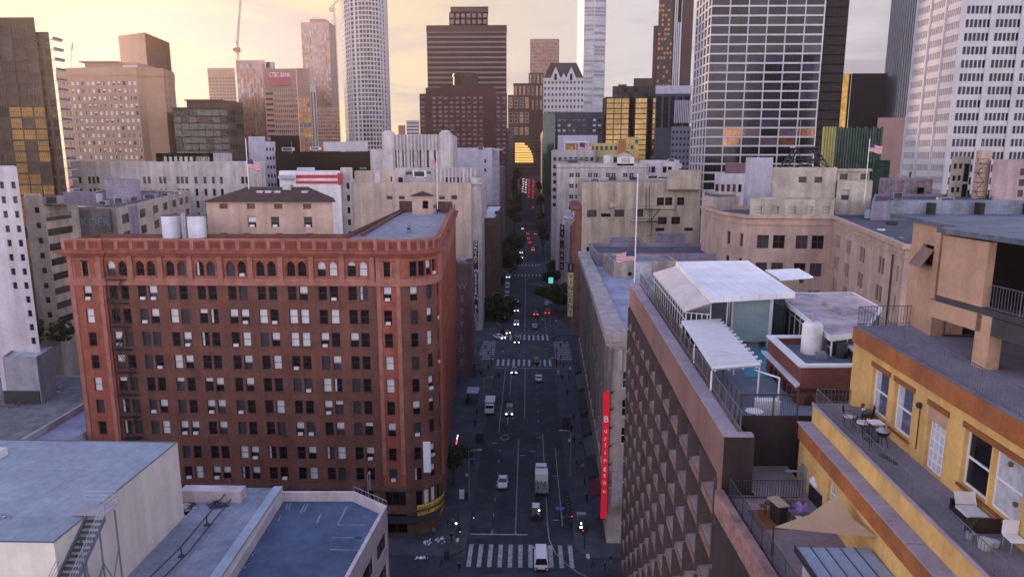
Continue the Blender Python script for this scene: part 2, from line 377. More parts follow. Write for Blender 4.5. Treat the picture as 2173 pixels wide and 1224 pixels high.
# ------------------------------------------------------------------ the towers downtown
def pp(yt, *a): return [tuple(P(x, yt, Y=Y).xy) for x, Y in a]
def back(front, D):                     # far corners kept behind the front, so that its outline is what the street sees
    (xa, ya), (xb, yb) = front[0], front[-1]; ka, kb = 1 + D / ya, 1 + D / yb
    return front + [(xb * kb - .5, yb + D), (xa * ka + .5, ya + D)]
def fb(x0, x1, yt, Y, D): a = pp(yt, (x0, Y), (x1, Y)); return back(a, D)
def lit(c, **k): return mat(*c, **k)
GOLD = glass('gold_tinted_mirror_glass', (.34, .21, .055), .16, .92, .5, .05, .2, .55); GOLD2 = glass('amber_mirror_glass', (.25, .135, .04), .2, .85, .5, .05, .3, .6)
GREEN = glass('green_tinted_glass', (.03, .06, .05), .08, .2); COPPER = glass('copper_mirror_glass', (.20, .10, .062), .22, .75, .5, .04, .1, .35); PINKG = glass('pink_mirror_glass', (.20, .145, .15), .2, .7, .5, .04, .08, .3); BLACKG = glass('black_tower_glass', (.008, .007, .009), .15, 0, .12); SILV = glass('silver_blue_mirror_glass', (.2, .215, .26), .12, .8, .5, .03, .1, .3)
BRONZE = mat('dark_bronze_cladding', (.022, .013, .011), .5, .3, .2); BRN_ST = mat('brown_granite', (.07, .04, .038), .7, .25, .1); BRN_LT = mat('rosy_granite_band', (.22, .15, .15), .7, .2, .1); RED_ST = mat('dark_red_brick_tower', (.07, .028, .028), .8, .3, .15)
TAUPE = mat('pinkish_concrete', (.31, .20, .18), .85, .2, .1); GREY_T = mat('grey_stone_tower', (.40, .38, .40), .8, .2, .1); WHT_T = mat('white_precast', (.50, .49, .53), .8, .15, .15); LILAC = mat('lilac_grey_plaster', (.45, .44, .54), .85, .2, .3, .15); BLK = mat('black_cladding', (.009, .008, .010), .6, .3, .1, spec=.08)
def d(**k): return k
VIOL = glass('violet_bronze_glass', (.045, .032, .036), .2, .6, .4, .05, .12, .6); BRZG = glass('deep_bronze_glass', (.02, .011, .008), .2, .5, .4, .05, .12, .6); GOLDT = glass('sky_reflection_gold_glass', (.21, .125, .04), .25, .9, .5, .08, .05, .6)
GOLDS = glass('smooth_gold_mirror', (.29, .20, .085), .1, .95, .5, .03, .06, .5)
# far left glass tower; golden sky reflection put into pane colour
a = pp(36, (-60, 240), (72, 240)); r = building('glass_tower', 'tall dark bronze glass tower at far left with a golden sky reflection coloured into its panes', back(a, 30), ZZ(36, 240), wm=BRONZE, rm=ROOF_DK, specs={0: [
    d(n=5, w=3.8, h=3.4, fl=3.75, top=2.0, rows=4, g=[VIOL, VIOL, BRZG], nx=5, ny=1, fw=.12), d(n=5, w=3.8, h=3.4, fl=3.75, top=17, rows=3, g=[BRZG, BRZG, VIOL], nx=5, ny=1, fw=.12),
    d(n=5, w=3.9, h=3.4, fl=3.75, top=28.25, rows=15, g=[GOLDT, GOLDT, GOLDT, GOLD2, BRZG], nx=6, ny=2, fw=.14, skip=lambda i, k: i < 2), d(n=5, w=3.9, h=3.4, fl=3.75, top=28.25, rows=15, g=[BRZG, BLACKG], nx=5, ny=1, fw=.12, skip=lambda i, k: i > 1)]}, par=(.5, .4), depth=.12)
a = pp(68, (72.5, 240.6), (103, 240.6)); o = building('glass_tower', 'dark brown slab tower with white balcony edges beside the tower with the golden reflection', back(a, 26), ZZ(66, 240), wm=BRONZE, rm=ROOF_DK, specs={0: [d(n=2, w=1.6, h=2.4, fl=3.3, g=[BLACKG, G_DARK], fw=0)]}, par=(.4, .3), depth=.1)
x = a[1][0]; z = ZZ(66, 240) - 2
for k in range(22):
    b = MB(); b.box(x - .2, x + 1.0, 240.8, 246, z, z + .22, 0); b.box(x + .92, x + 1.0, 240.8, 246, z + .22, z + 1.0, 1); b.build('balcony', [WHT_T, G_BLUE], o); z -= 3.3
# hotel with rounded front
a = pp(145, (118, 414), (128, 404), (144, 399), (288, 396), (304, 400), (345, 402), (368, 420)); zt = ZZ(145, 398); zb = 20
wn = d(h=2.1, fl=4.05, top=6.5, fw=.1, zmin=zb, g=[G_MID, G_DARK, G_BLUE], bl=BLIND2, f=BRN_LT)
r = building('hotel_tower', 'broad pinkish brown hotel block with rows of square windows', back(a, 40), zt, wm=mat('golden_tan_concrete', (.36, .235, .17), .85, .2, .1), rm=ROOF_GREY, specs={0: [d(n=1, w=2.0, **wn)], 1: [d(n=2, w=1.9, **wn)], 2: [d(n=13, w=1.7, st='dbbch', **{**wn, 'bl': BLIND})], 4: [d(n=2, w=5.0, st='dh', **{**wn, 'h': 2.2, 'nx': 3})], 5: [d(n=3, w=1.4, **wn)]}, par=(1, .4), cap=100, cornice=((zt - 3.5, zt, .35),))
b = MB(); x0, x1 = XX(180, 405, 140), XX(292, 405, 140); b.prism(rect(x0, x1, 405, 425), zt, ZZ(131, 405), 0); b.prism(rect(x0 - 2, x1 - 10, 403, 426), ZZ(131, 405), ZZ(128, 405), 0, bottom=True); b.prism(rect(x0 + 22, x0 + 30, 404.5, 412), zt, ZZ(137, 405), 1); b.build('penthouse', [TAUPE, WHT_T], r)
# copper tower
a = pp(75, (250, 545), (307, 520), (358, 540)); zt = ZZ(84, 530)
r = building('copper_tower', 'copper coloured office tower with a sloping roof behind the hotel', back(a, 30), zt, wm=COPPER, rm=ROOF_DK, specs={1: [d(n=1, w=14, h=40, fl=60, top=8, rows=1, g=PINKG, nx=8, ny=14, fw=.12)]}, par=None, depth=.1)
b = MB(); A, B_, C_ = [Vector((*p, zt)) for p in a]; q = [(*a[0], ZZ(73, 545)), (*a[1], ZZ(66, 520)), (*a[2], zt + .1)]
b.poly([A, B_, q[1], q[0]]); b.poly([B_, C_, q[2], q[1]]); m0 = (a[0][0], a[0][1] + 30, ZZ(73, 545)); b.poly([q[0], q[1], q[2], m0]); b.poly([A, q[0], m0, (a[0][0], a[0][1] + 30, zt)]); b.build('roof_crown', [COPPER], r)
# dark glass mid-rise
r = building('office_block', 'low dark green glass office block right of the hotel', fb(366, 515, 229, 380, 40), ZZ(229, 380), wm=BRONZE, rm=ROOF_DK, specs={0: [d(n=9, w=4.0, h=3.0, fl=3.6, top=.8, zmin=25, g=[GREEN, G_DARK, GREEN, G_MID], nx=3, ny=1, fw=.12, f=BRN_ST)]}, par=(.5, .3), depth=.15)
b = MB(); b.prism(rect(XX(396, 390, 220), XX(492, 390, 220), 390, 405), ZZ(229, 380), ZZ(213, 390)); b.prism(rect(XX(392, 389, 220), XX(470, 389, 220), 388.5, 406), ZZ(213, 390), ZZ(213, 390) + .6, bottom=True); b.build('penthouse', [BRN_ST], r)
building('office_tower', 'small hazy tower with a stepped cap in the far distance left of the crane', fb(440, 498, 149, 900, 40), ZZ(149, 900), wm=TAUPE, rm=ROOF_GREY, specs={0: [d(n=8, w=3.4, h=2, fl=4, top=8, zmin=60, g=G_MID, fw=0)]}, par=(1, .5), cornice=((ZZ(149, 900), ZZ(143, 900), -6),))
# bank towers
r = building('office_tower', 'striped pink mirror tower under the tall crane', fb(500, 562, 128, 530, 30), ZZ(128, 530), wm=PINKG, rm=ROOF_GREY, specs={0: [d(n=9, w=1.5, h=3.2, fl=3.5, top=2, zmin=50, st='d', g=[PINKG, COPPER, SILV, COPPER], fw=0)]}, par=(.5, .4), depth=.1, cap=60)
b = MB(); b.prism(fb(563, 583, 130, 535, 20), 20, ZZ(130, 535)); b.build('glass_screen', [SILV], r)
building('office_tower', 'narrow banded tower between the striped tower and the bank tower', fb(558, 577, 144, 524, 20), ZZ(144, 524), wm=TAUPE, rm=ROOF_GREY, specs={0: [d(n=1, w=5.4, h=1.6, fl=3.8, top=17, zmin=40, g=G_DARK, fw=0)]}, par=(.5, .3))
r = building('bank_tower', 'rosy bank tower with lettering on a red panel near its top', back(pp(146, (577, 522), (628, 521)), 30), ZZ(146, 521), wm=TAUPE, rm=ROOF_GREY, specs={0: [d(n=12, w=.9, h=2.0, fl=3.6, top=14, zmin=45, st='d', g=[COPPER, PINKG], fw=0)]}, par=(.5, .3), cap=40)
b = MB(); b.box(XX(582, 520.6), XX(625, 520.6), 520.5, 520.9, ZZ(180, 520), ZZ(151, 520)); b.build('sign_panel', [mat('faded_red_sign_panel', (.36, .1, .12), .7, .2, .2)], r)
text('CTBC BANK', 4.6, mat('sign_letter_white', (.75, .7, .72), .6, 0), r, (XX(604, 520), 520.4, ZZ(158, 520)), name='lettering', xs=.62)
building('office_tower', 'amber glass tower with pale corner fins right of the bank tower', back(pp(146, (628.5, 521), (655, 523)), 28), ZZ(146, 523), wm=TAUPE, rm=ROOF_GREY, specs={0: [d(n=3, w=2.2, h=3, fl=3.6, top=20, zmin=40, g=[GOLD2, COPPER, G_MID], fw=0)]}, par=(.5, .3))
b = building('office_tower', 'slim tower of grey fins left of the tall hazy tower', back(pp(148, (655.5, 522), (668, 524)), 20), ZZ(180, 522), wm=GREY_T, rm=ROOF_GREY, specs={0: [d(n=2, w=.9, h=ZZ(148, 522) - 60, fl=900, top=5, rows=1, g=G_DARK, fw=0)]}, par=(.5, .3))
r = building('office_tower', 'tall hazy pink glass tower with a faceted right side and roof cage', back(pp(48, (638, 752), (697, 750), (711, 770)), 30), ZZ(48, 750), wm=PINKG, rm=ROOF_GREY, specs={0: [d(n=11, w=1.5, h=3.2, fl=3.6, top=3, zmin=62, g=[PINKG, PINKG, SILV, COPPER], fw=0)], 1: [d(n=3, w=2, h=3.2, fl=3.6, top=3, zmin=62, g=SILV, fw=0)]}, par=(1, .4), cap=60, depth=.1)
b = MB(); b.prism(rect(XX(657, 755, 40), XX(690, 755, 40), 755, 770), ZZ(48, 750), ZZ(39, 755)); b.build('penthouse', [TAUPE], r)
building('office_block', 'wide pinkish base block below the tall hazy tower', fb(668, 719, 229, 720, 30), ZZ(229, 720), wm=TAUPE, rm=ROOF_GREY, specs={0: [d(n=10, w=1.9, h=1.7, fl=3.5, top=3, zmin=62, g=[G_MID, COPPER], fw=0)]}, par=(.5, .4))
# curved white grid tower
a = pp(10, (722, 548), (729, 533), (741, 524), (760, 519.5), (782, 519), (803, 524), (816, 534), (822, 548)); k_ = d(h=2.3, fl=3.12, top=.9, zmin=50, fw=0, g=[G_MID, G_DARK, G_MID]); zt = ZZ(-60, 520)
r = building('white_grid_tower', 'tall curved white tower with a fine grid of square windows', back(a, 22), zt, wm=WHT_T, rm=ROOF_LT, specs={0: [d(n=3, w=2.3, **k_)], 1: [d(n=3, w=2.3, **k_)], 2: [d(n=2, w=2.6, **k_)], 3: [d(n=3, w=2.1, **k_)], 4: [d(n=3, w=2.0, **k_)], 5: [d(n=2, w=2.4, **k_)], 6: [d(n=3, w=1.9, **{**k_, 'g': [G_DARK]})]}, par=(.5, .4), depth=.5)
# brown banded tower pair
zt = ZZ(55, 620)
r = building('brown_tower', 'broad brown tower with pale horizontal bands and a small windowed crown', fb(905, 1075, 56, 620, 45), zt, wm=BRN_LT, rm=ROOF_DK, specs={0: [d(n=1, w=-.8, h=2.5, fl=4.15, top=5.5, zmin=80, g=[BLACKG], nx=40, ny=1, fw=.1, f=BRN_ST)]}, par=(.5, .4), cornice=((zt - 4.6, zt + .5, .25),), cm=BRN_ST, depth=.3)
a = fb(953, 1035, 26, 640, 30); b = MB(); ws = wall(b, a[0], a[1], zt, ZZ(26, 640), grid(a[1][0] - a[0][0], zt, ZZ(26, 640), n=7, w=3.2, h=3.4, fl=5.2, top=1.0)); b.prism([a[1], a[2], a[3], a[0]], zt, ZZ(26, 640)); c = b.build('crown', [BRN_LT], r); windows(r, ws)
b = MB(); b.prism(fb(956, 1036, 14, 643, 24), ZZ(26, 640), ZZ(14, 643)); b.build('crown_cap', [BRN_ST], r)
zt = ZZ(200, 540)
r = building('red_brick_tower', 'dark red stepped tower with small pale windows below the brown banded tower', back(pp(200, (890, 541), (1076, 541)), 40), zt, wm=RED_ST, rm=ROOF_DK, specs={0: [d(n=15, w=2.6, h=1.7, fl=3.35, top=1.8, zmin=48, st='bbhd', g=[G_DARK, G_MID], bl=BRN_LT, fw=0, skip=lambda i, k: i in (1, 11, 12))]}, par=(.5, .4), depth=.3)
b = MB(); b.prism(fb(903, 1052, 186, 548, 30), zt, ZZ(186, 548)); b.prism(fb(935, 1045, 181, 556, 18), ZZ(186, 548), ZZ(180, 556)); b.build('setback', [RED_ST], r)
c = MB(); cc = P(988, 175, Y=566); c.cyl((cc.x, 566), 9.6, ZZ(186, 548), ZZ(157, 566), 28); c.cyl((cc.x, 566), 10.2, ZZ(163, 566), ZZ(160, 566), 28); c.build('round_crown', [BRONZE], r)
r = building('apartment_block', 'small distant white block with dark stripes left of the red tower', fb(862, 890, 256, 900, 30), ZZ(256, 900), wm=WHT_T, rm=ROOF_LT, specs={0: [d(n=1, w=15, h=1.6, fl=4.2, top=2.2, zmin=62, g=G_MID, fw=0)]}, par=(.5, .4)); b = MB(); b.prism(fb(845, 860, 266, 905, 20), 60, ZZ(266, 905)); b.build('annex', [TAUPE], r)
# red and white hotel row
WST = mat('pale_stone_strip', (.55, .45, .45), .8, .1, .2); k_ = d(fw=.35, f=WST, g=[G_DARK, COPPER])
building('hotel_block', 'red brick hotel wing with white window strips left of the gothic tower', fb(1078, 1124, 203, 920, 30), ZZ(203, 920), wm=RED_ST, rm=ROOF_DK, specs={0: [d(n=4, w=4.4, h=13, fl=18.5, top=2.5, zmin=60, nx=1, ny=3, **k_)]}, par=(.6, .4))
building('hotel_block', 'red brick hotel block with a corner spike, set back behind its lower wing', fb(1090, 1153, 178, 955, 30), ZZ(178, 955), wm=RED_ST, rm=ROOF_DK, specs={0: [d(n=7, w=2.2, h=12, fl=18, top=3, zmin=110, nx=1, ny=2, **k_)]}, par=(.6, .4), cornice=((ZZ(178, 955) - 1, ZZ(178, 955), .7),))
building('hotel_block', 'tall red hotel block with white vertical strips touching the gothic tower', fb(1122, 1154, 156, 990, 30), ZZ(156, 990), wm=RED_ST, rm=ROOF_DK, specs={0: [d(n=4, w=1.6, h=ZZ(156, 990) - 75, fl=400, top=2, rows=1, nx=1, ny=30, **k_)]}, par=(.6, .4))
building('brown_tower', 'plain brown grey tower rising behind the red hotel', fb(1125, 1187, 84, 1040, 30), ZZ(84, 1040), wm=TAUPE, rm=ROOF_DK, specs={0: [d(n=16, w=1.5, h=3, fl=4.5, top=5, zmin=150, g=[COPPER, G_MID], fw=0)]}, par=(.5, .4), cap=40)
# gothic white building
zt = ZZ(166, 640)
r = building('gothic_tower', 'white gothic revival tower with gables and a steep dark roof', fb(1153, 1240, 166, 640, 28), zt, wm=WHT_T, rm=ROOF_DK, specs={0: [d(n=11, w=1.5, h=2.4, fl=5.2, top=2.6, zmin=72, g=G_DARK, fw=0), ]}, par=None, depth=.4, cornice=((zt - .8, zt, .5),))
b = MB(); x0, x1 = XX(1154, 640, 166), XX(1239, 640, 166); zr = ZZ(134, 650); b.poly([(x0, 641, zt), (x1, 641, zt), (x1 - 6, 650, zr), (x0 + 6, 650, zr)]); b.poly([(x0, 667, zt), (x0, 641, zt), (x0 + 6, 650, zr), (x0 + 6, 660, zr)]); b.poly([(x1, 641, zt), (x1, 667, zt), (x1 - 6, 660, zr), (x1 - 6, 650, zr)]); b.poly([(x0 + 6, 650, zr), (x1 - 6, 650, zr), (x1 - 6, 660, zr), (x0 + 6, 660, zr)]); b.build('steep_roof', [mat('dark_slate_roof', (.06, .045, .05), .7, .2, .2)], r)
for px, hw, yt in ((1179, 10, 142), (1196, 5, 156), (1212, 10, 142)):
    b = MB(); xc, yy = XX(px, 639.6, 166), 639.4; h = hw * 640 / F; zp = ZZ(yt, 640); b.prism([(xc - h, yy), (xc + h, yy), (xc + h, yy + 5), (xc - h, yy + 5)], zt - 3, zt + .1); b.poly([(xc - h, yy, zt), (xc + h, yy, zt), (xc, yy, zp)]); b.poly([(xc - h, yy, zt), (xc, yy, zp), (xc, yy + 7, zp), (xc - h, yy + 5, zt)], 1); b.poly([(xc + h, yy, zt), (xc + h, yy + 5, zt), (xc, yy + 7, zp), (xc, yy, zp)], 1)
    if hw > 6: b.box(xc - h * .25, xc + h * .25, yy - .06, yy, zt - 2, zt + h * .8, 2)
    b.build('gable', [WHT_T, BRN_ST, BLK], r)
r = building('office_block', 'dark glass office block in front of the gothic tower', fb(1160, 1278, 240, 560, 30), ZZ(240, 560), wm=mat('slate_blue_cladding', (.05, .055, .08), .6, .3, .1), rm=ROOF_DK, specs={0: [d(n=11, w=2.4, h=1.9, fl=4.0, top=4.5, rows=3, g=[G_DARK, G_MID, G_BLUE], bl=BLIND, st='dddb', fw=.1)]}, par=(.5, .4))
b = MB(); b.prism(fb(1153, 1178, 240, 555, 20), 30, ZZ(240, 555)); b.build('glass_wing', [GREEN], r)
# tall blue glass tower
zt = ZZ(-80, 850)
r = building('glass_tower', 'tall silvery blue glass tower with lit left edge in the middle distance', back(pp(10, (1226, 872), (1240, 850), (1262, 848), (1287, 852)), 30), zt, wm=mat('pale_metal_cladding', (.4, .42, .48), .55, .2, .1), rm=ROOF_GREY, specs={1: [d(n=1, w=11, h=2.6, fl=3.9, top=2, zmin=120, g=[SILV, G_BLUE], nx=4, fw=.25, f=WHT_T)], 2: [d(n=1, w=13, h=2.6, fl=3.9, top=2, zmin=120, g=[G_BLUE, SILV], nx=5, fw=.15, f=GREY_T)]}, par=None, depth=.1, cap=100)
# gold mirrored octagon blocks
k_ = d(h=3.0, fl=3.4, top=.6, zmin=40, nx=4, ny=1, fw=.1, f=BRONZE); zt = ZZ(207, 480)
for nm, aa, gg in (('left shaft of the gold mirror glass office cluster', pp(207, (1279, 494), (1287, 482), (1336, 480), (1343, 488)), [GOLDS]), ('middle shaft of the gold mirror glass office cluster', pp(207, (1344, 486), (1347, 481), (1376, 480), (1380, 488)), [GOLDS]), ('right shaft of the gold mirror glass cluster, speckled with reflections', pp(207, (1381, 486), (1386, 480), (1411, 478), (1414, 492)), [GOLDS, GOLDT, GOLDS, COPPER, BRZG])):  # right shaft's reflection specks are put in as mixed pane colours
    building('gold_glass_tower', nm, back(aa, 22), zt, wm=BRONZE, rm=ROOF_DK, specs={1: [d(n=max(1, int((aa[2][0] - aa[1][0]) / 5)), w=4.6 if aa[2][0] - aa[1][0] > 12 else 7.5, g=gg, **k_)], 0: [d(n=1, w=3.2, g=[GOLD2, G_DARK], **k_)], 2: [d(n=1, w=2.2, g=[G_DARK, GOLD2], **k_)]}, par=(.4, .3), depth=.08, cap=100)
r = building('gold_glass_tower', 'dark stepped crown blocks behind the gold mirror glass shafts', fb(1300, 1400, 185, 505, 20), ZZ(185, 505), wm=BRONZE, rm=ROOF_DK, specs={0: [d(n=9, w=2.6, h=2.6, fl=3.4, top=1, rows=2, g=[G_MID, G_DARK], fw=.1)]}, par=(.4, .3))
b = MB(); b.prism(fb(1345, 1386, 166, 512, 12), ZZ(185, 505), ZZ(167, 512)); b.prism(fb(1312, 1330, 180, 506, 5), ZZ(185, 505), ZZ(180, 506)); b.build('crown', [BRN_ST], r)
building('office_block', 'black glass block wedged right of the gold mirror cluster', fb(1414, 1432, 204, 486, 25), ZZ(204, 486), wm=BLK, rm=ROOF_DK, specs={0: [d(n=2, w=2.4, h=2.8, fl=3.4, top=.6, zmin=45, g=[BLACKG, G_DARK], fw=0)]}, par=(.4, .3))
# granite stepped tower
k_ = d(h=2.3, fl=4.0, top=3, zmin=85, g=[G_DARK, COPPER], fw=0); zt = ZZ(-80, 650)
r = building('granite_tower', 'tall brown granite tower with stepped shoulders and white fins', back(pp(20, (1398, 652), (1430, 650)), 40), zt, wm=BRN_ST, rm=ROOF_DK, specs={0: [d(n=5, w=1.8, **k_)], 3: [d(n=8, w=2, **k_)]}, par=None)
b = MB(); b.prism(back(pp(60, (1387, 656), (1398, 655)), 30), 0, ZZ(56, 655)); b.prism(back(pp(60, (1446, 652), (1470, 656)), 36), 0, zt - 10); b.build('shoulder', [BRN_ST], r)
b = MB(); A = P(1430, 40, Y=649).x; B_ = P(1446, 40, Y=649).x; b.box(A, B_, 649, 660, 70, zt - 6, 1)
for k in range(4): x = A + (B_ - A) * (k + .3) / 4; b.box(x, x + .9, 647.6, 649, 80, zt - 8 if k < 2 else ZZ(50, 650), 0)
b.build('fin', [WHT_T, BLK], r)
r = building('office_block', 'dark glass slab with a pale lilac roof edge left of the white grid tower', fb(1392, 1466, 200, 470, 30), ZZ(200, 470), wm=mat('slate_blue_cladding', (.05, .055, .08)), rm=LILAC, specs={0: [d(n=5, w=3.4, h=20, fl=24, top=1.5, rows=1, g=G_DARK, nx=2, ny=6, fw=.15)]}, par=None, cornice=((ZZ(200, 470), ZZ(183, 470), .4),), cm=LILAC)
b = MB()
for k in range(10): x = XX(1427, 468) + k * 1.15; b.box(x, x + .55, 467.5, 468.5, ZZ(262, 470), ZZ(214, 470))
b.build('fin', [LILAC], r)
building('office_block', 'grey blue block with small windows at the foot of the white grid tower', fb(1425, 1466, 271, 420, 25), ZZ(271, 420), wm=mat('grey_blue_plaster', (.17, .17, .24), .85, .2, .2), rm=ROOF_GREY, specs={0: [d(n=5, w=1.0, h=1.4, fl=3.6, top=2, zmin=35, g=BLACKG, fw=0)]}, par=(.6, .3))
# white grid office tower
zt = ZZ(-70, 330); k_ = d(h=3.3, fl=4.06, top=1.0, zmin=30); VG = glass('violet_grey_window_glass', (.03, .028, .042), .1, 0, .35); MG = [VG, VG, VG, G_DARK, glass('dusk_blue_glass', (.05, .055, .09), .1, 0, .4)]
MG2 = [glass('rosy_window_glass', (.2, .15, .17), .1, .4), G_MID, G_DARK, glass('orange_reflecting_glass', (.42, .2, .1), .15, .7)]
a = pp(0, (1480, 352), (1511, 330), (1752, 330)); a[0] = (a[1][0] - .2, 359); sp = []
r = building('white_grid_tower', 'huge dark glass office tower behind a grid of thin white beams', [a[1], a[2], (a[2][0], 360), (a[1][0], 360)], zt, wm=WHT_T, rm=ROOF_GREY, specs={0: [d(n=6, w=7.85, g=[VG, VG, G_DARK], nx=4, ny=2, fw=.1, rows=8, **{q: k_[q] for q in ('h', 'fl', 'top')}), d(n=6, w=7.85, g=MG, nx=4, ny=2, fw=.1, h=3.3, fl=4.06, top=1.0 + 8 * 4.06, rows=9), d(n=6, w=7.85, g=MG2, nx=4, ny=1, fw=.08, h=3.3, fl=4.06, top=1.0 + 17 * 4.06, rows=2), d(n=6, w=7.85, g=[G_DARK, G_DARK, BLACKG], nx=4, ny=1, fw=.08, h=3.3, fl=4.06, top=1.0 + 19 * 4.06, zmin=32)],
    3: [d(n=5, w=4.3, g=[G_DARK, G_MID], nx=1, ny=1, fw=.1, **k_)]}, par=(.5, .4), depth=.45, cap=100)
building('black_tower', 'black glass slab tower just right of the white grid tower', fb(1753.5, 1803, 0, 333, 30), ZZ(-70, 333), wm=BLK, rm=ROOF_DK, specs={0: [d(n=1, w=9.6, h=3.2, fl=4.06, top=2, zmin=50, g=[BLACKG], nx=5, fw=.06)]}, par=None, depth=.06)
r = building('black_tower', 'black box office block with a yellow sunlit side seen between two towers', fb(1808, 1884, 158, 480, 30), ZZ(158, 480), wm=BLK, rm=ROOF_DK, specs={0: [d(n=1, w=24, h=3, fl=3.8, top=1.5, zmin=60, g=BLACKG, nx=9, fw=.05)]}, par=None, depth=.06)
b = MB(); b.prism(fb(1786, 1807, 158, 482, 20), 40, ZZ(158, 482)); b.build('sunlit_gold_side', [GOLD], r)  # sunlight on this side is put in as gold colour
building('office_block', 'lilac box building half hidden behind the green clad block', fb(1740, 1772, 229, 340, 20), ZZ(229, 340), wm=LILAC, rm=ROOF_LT, specs={}, par=(.5, .3))
zt = ZZ(-60, 480); a = pp(20, (1890, 500), (1921, 478), (1956, 478))
r = building('striped_tower', 'dark grey tower with fine vertical stripes left of the white waffle tower', back(a, 30), zt, wm=mat('grey_aluminium_cladding', (.17, .18, .22), .5, .2, .1), rm=ROOF_GREY, specs={0: [d(n=9, w=1.1, h=zt - 70, fl=900, top=4, rows=1, g=SILV, fw=0)], 1: [d(n=7, w=.8, h=zt - 70, fl=900, top=4, rows=1, g=G_DARK, fw=0)]}, par=None, depth=.3)
b = MB(); b.prism(fb(1863, 1940, 251, 470, 30), 20, ZZ(251, 470)); b.build('podium', [TAUPE], r)
# white waffle tower at right
zt = ZZ(-80, 225); a = pp(0, (2047, 225), (2260, 225)); k_ = d(fl=3.92, top=1.3, zmin=28)
r = building('waffle_tower', 'white precast tower with deep narrow windows at far right', [a[0], a[1], (a[1][0], 251), (a[0][0], 251)], zt, wm=WHT_T, rm=ROOF_GREY, specs={0: [d(cols=[1.6 + 9.0 * j + 1.28 * i for j in range(4) for i in range(6)], w=1.0, h=2.3, g=[G_DARK, G_DARK, VG], fw=0, **k_)], 3: [d(cols=[.9 + 8.67 * j + 1.0 * i for j in range(3) for i in range(8)], w=.62, h=2.1, g=[VG, G_DARK], fw=0, **k_)]}, par=None, depth=.4, cap=100)
b = MB()
for j in range(1, 5): x = a[0][0] + 9.0 * j - .35; b.box(x - .45, x + .45, 224.6, 225, 0, zt)
for j in range(4): y = 225.2 + 8.6 * j; b.box(a[0][0] - .4, a[0][0], y - .28, y + .28, 0, zt)
b.build('rib', [WHT_T], r)
# green corrugated block
GRN = mat('green_glazed_cladding', (.018, .075, .055), .35, .6, .5, .4, spec=.5, c2=(.05, .11, .075)); YEL = mat('yellow_lit_cladding', (.36, .34, .11), .5, .2, .3)
r = building('green_block', 'green corrugated block with a fluted corner painted yellow-lit', fb(1746, 1875, 272, 275, 16), ZZ(276, 275), wm=GRN, rm=ROOF_DK, specs={}, par=(.4, .3))
b = MB(); c = MB(); x0 = XX(1746, 275, 272); n = 22; wd = (XX(1875, 275, 272) - x0) / n
for k in range(n):
    q = c if k < 5 else b; q.cyl((x0 + wd * (k + .5), 274.9), wd * .46, 20, ZZ(270, 275) - (0 if k < 5 else .3 * (k % 3)), 10)
b.build('fluting', [GRN], r); c.build('yellow_lit_fluting', [YEL], r)  # yellow light on the left flutes is put into their colour
b = MB(); b.prism(fb(1855, 1890, 340, 268, 8), 10, ZZ(340, 268)); b.build('annex', [GRN], r)
# ------------------------------------------------------------------ middle ground, left of the street
CREAM = mat('cream_plaster', (.50, .43, .38), .9, .25, .2, .25); CREAM2 = mat('dirty_cream_plaster', (.47, .42, .36), .9, .3, .25, .3); TAN = mat('tan_plaster', (.52, .42, .36), .9, .2, .15, .25); PEACH = mat('peach_plaster', (.49, .36, .30), .9, .2, .25, .22); LILW = mat('lilac_white_plaster', (.55, .52, .58), .9, .2, .2, .2)
OFFW = mat('off_white_terracotta', (.52, .48, .49), .85, .25, .25, .3); DKB = mat('dark_side_wall', (.05, .045, .05), .9, .3, .3, .3); PURP = mat('purple_grey_plaster', (.26, .23, .32), .9, .25, .3, .25)
kw_ = d(fw=.07, f=FR_DARK)
# lilac white building at the left edge
a = pp(360, (-60, 115), (36, 115)); zt = ZZ(360, 115)
building('apartment_block', 'tall lilac white block at the left edge with two columns of small windows', back(a, 20), zt, wm=LILW, rm=ROOF_GREY, specs={0: [d(cols=[a[1][0] - a[0][0] - .95, a[1][0] - a[0][0] - 2.9], w=.75, h=1.15, fl=2.42, top=2.0, rows=8, **kw_), d(cols=[a[1][0] - a[0][0] - .95], w=.75, h=1.15, fl=2.42, top=2. + 8 * 2.42, rows=4, **kw_)]}, par=(.4, .3))
# cream block with wide dark openings
a = pp(424, (50, 139), (91, 140)); zt = ZZ(424, 140); c = pp(432, (91.5, 140.5), (165, 152))
building('apartment_block', 'narrow cream tower wall with one column of small windows', back(a, 12), zt, wm=CREAM2, rm=ROOF_GREY, specs={0: [d(cols=[2.1], w=.85, h=1.2, fl=3.1, top=1.6, zmin=20, **kw_)]}, par=(.5, .3))
r = building('office_block', 'dirty cream block with wide dark window bands beside the narrow cream wall', back(c, 14), zt - 1.2, wm=CREAM2, rm=ROOF_DK, specs={0: [d(cols=[4.6], w=8.4, h=1.5, fl=3.1, top=1.9, zmin=18, st='dddh', g=[G_DARK, G_MID], bl=BLIND2, nx=4, fw=.08)]}, par=(.5, .3))
b = MB(); b.prism([c[0], (c[0][0] + 5, c[0][1] + 1), (c[0][0] + 6, c[0][1] + 8), (c[0][0] + .3, c[0][1] + 8)], zt - 1.2, zt + .4); b.prism([(c[0][0] + 3, c[0][1] + 2), (c[0][0] + 7, c[0][1] + 3), (c[0][0] + 7, c[0][1] + 6), (c[0][0] + 3, c[0][1] + 6)], zt - 1.2, zt + 1.3); b.build('roof_shed', [PURP], r)
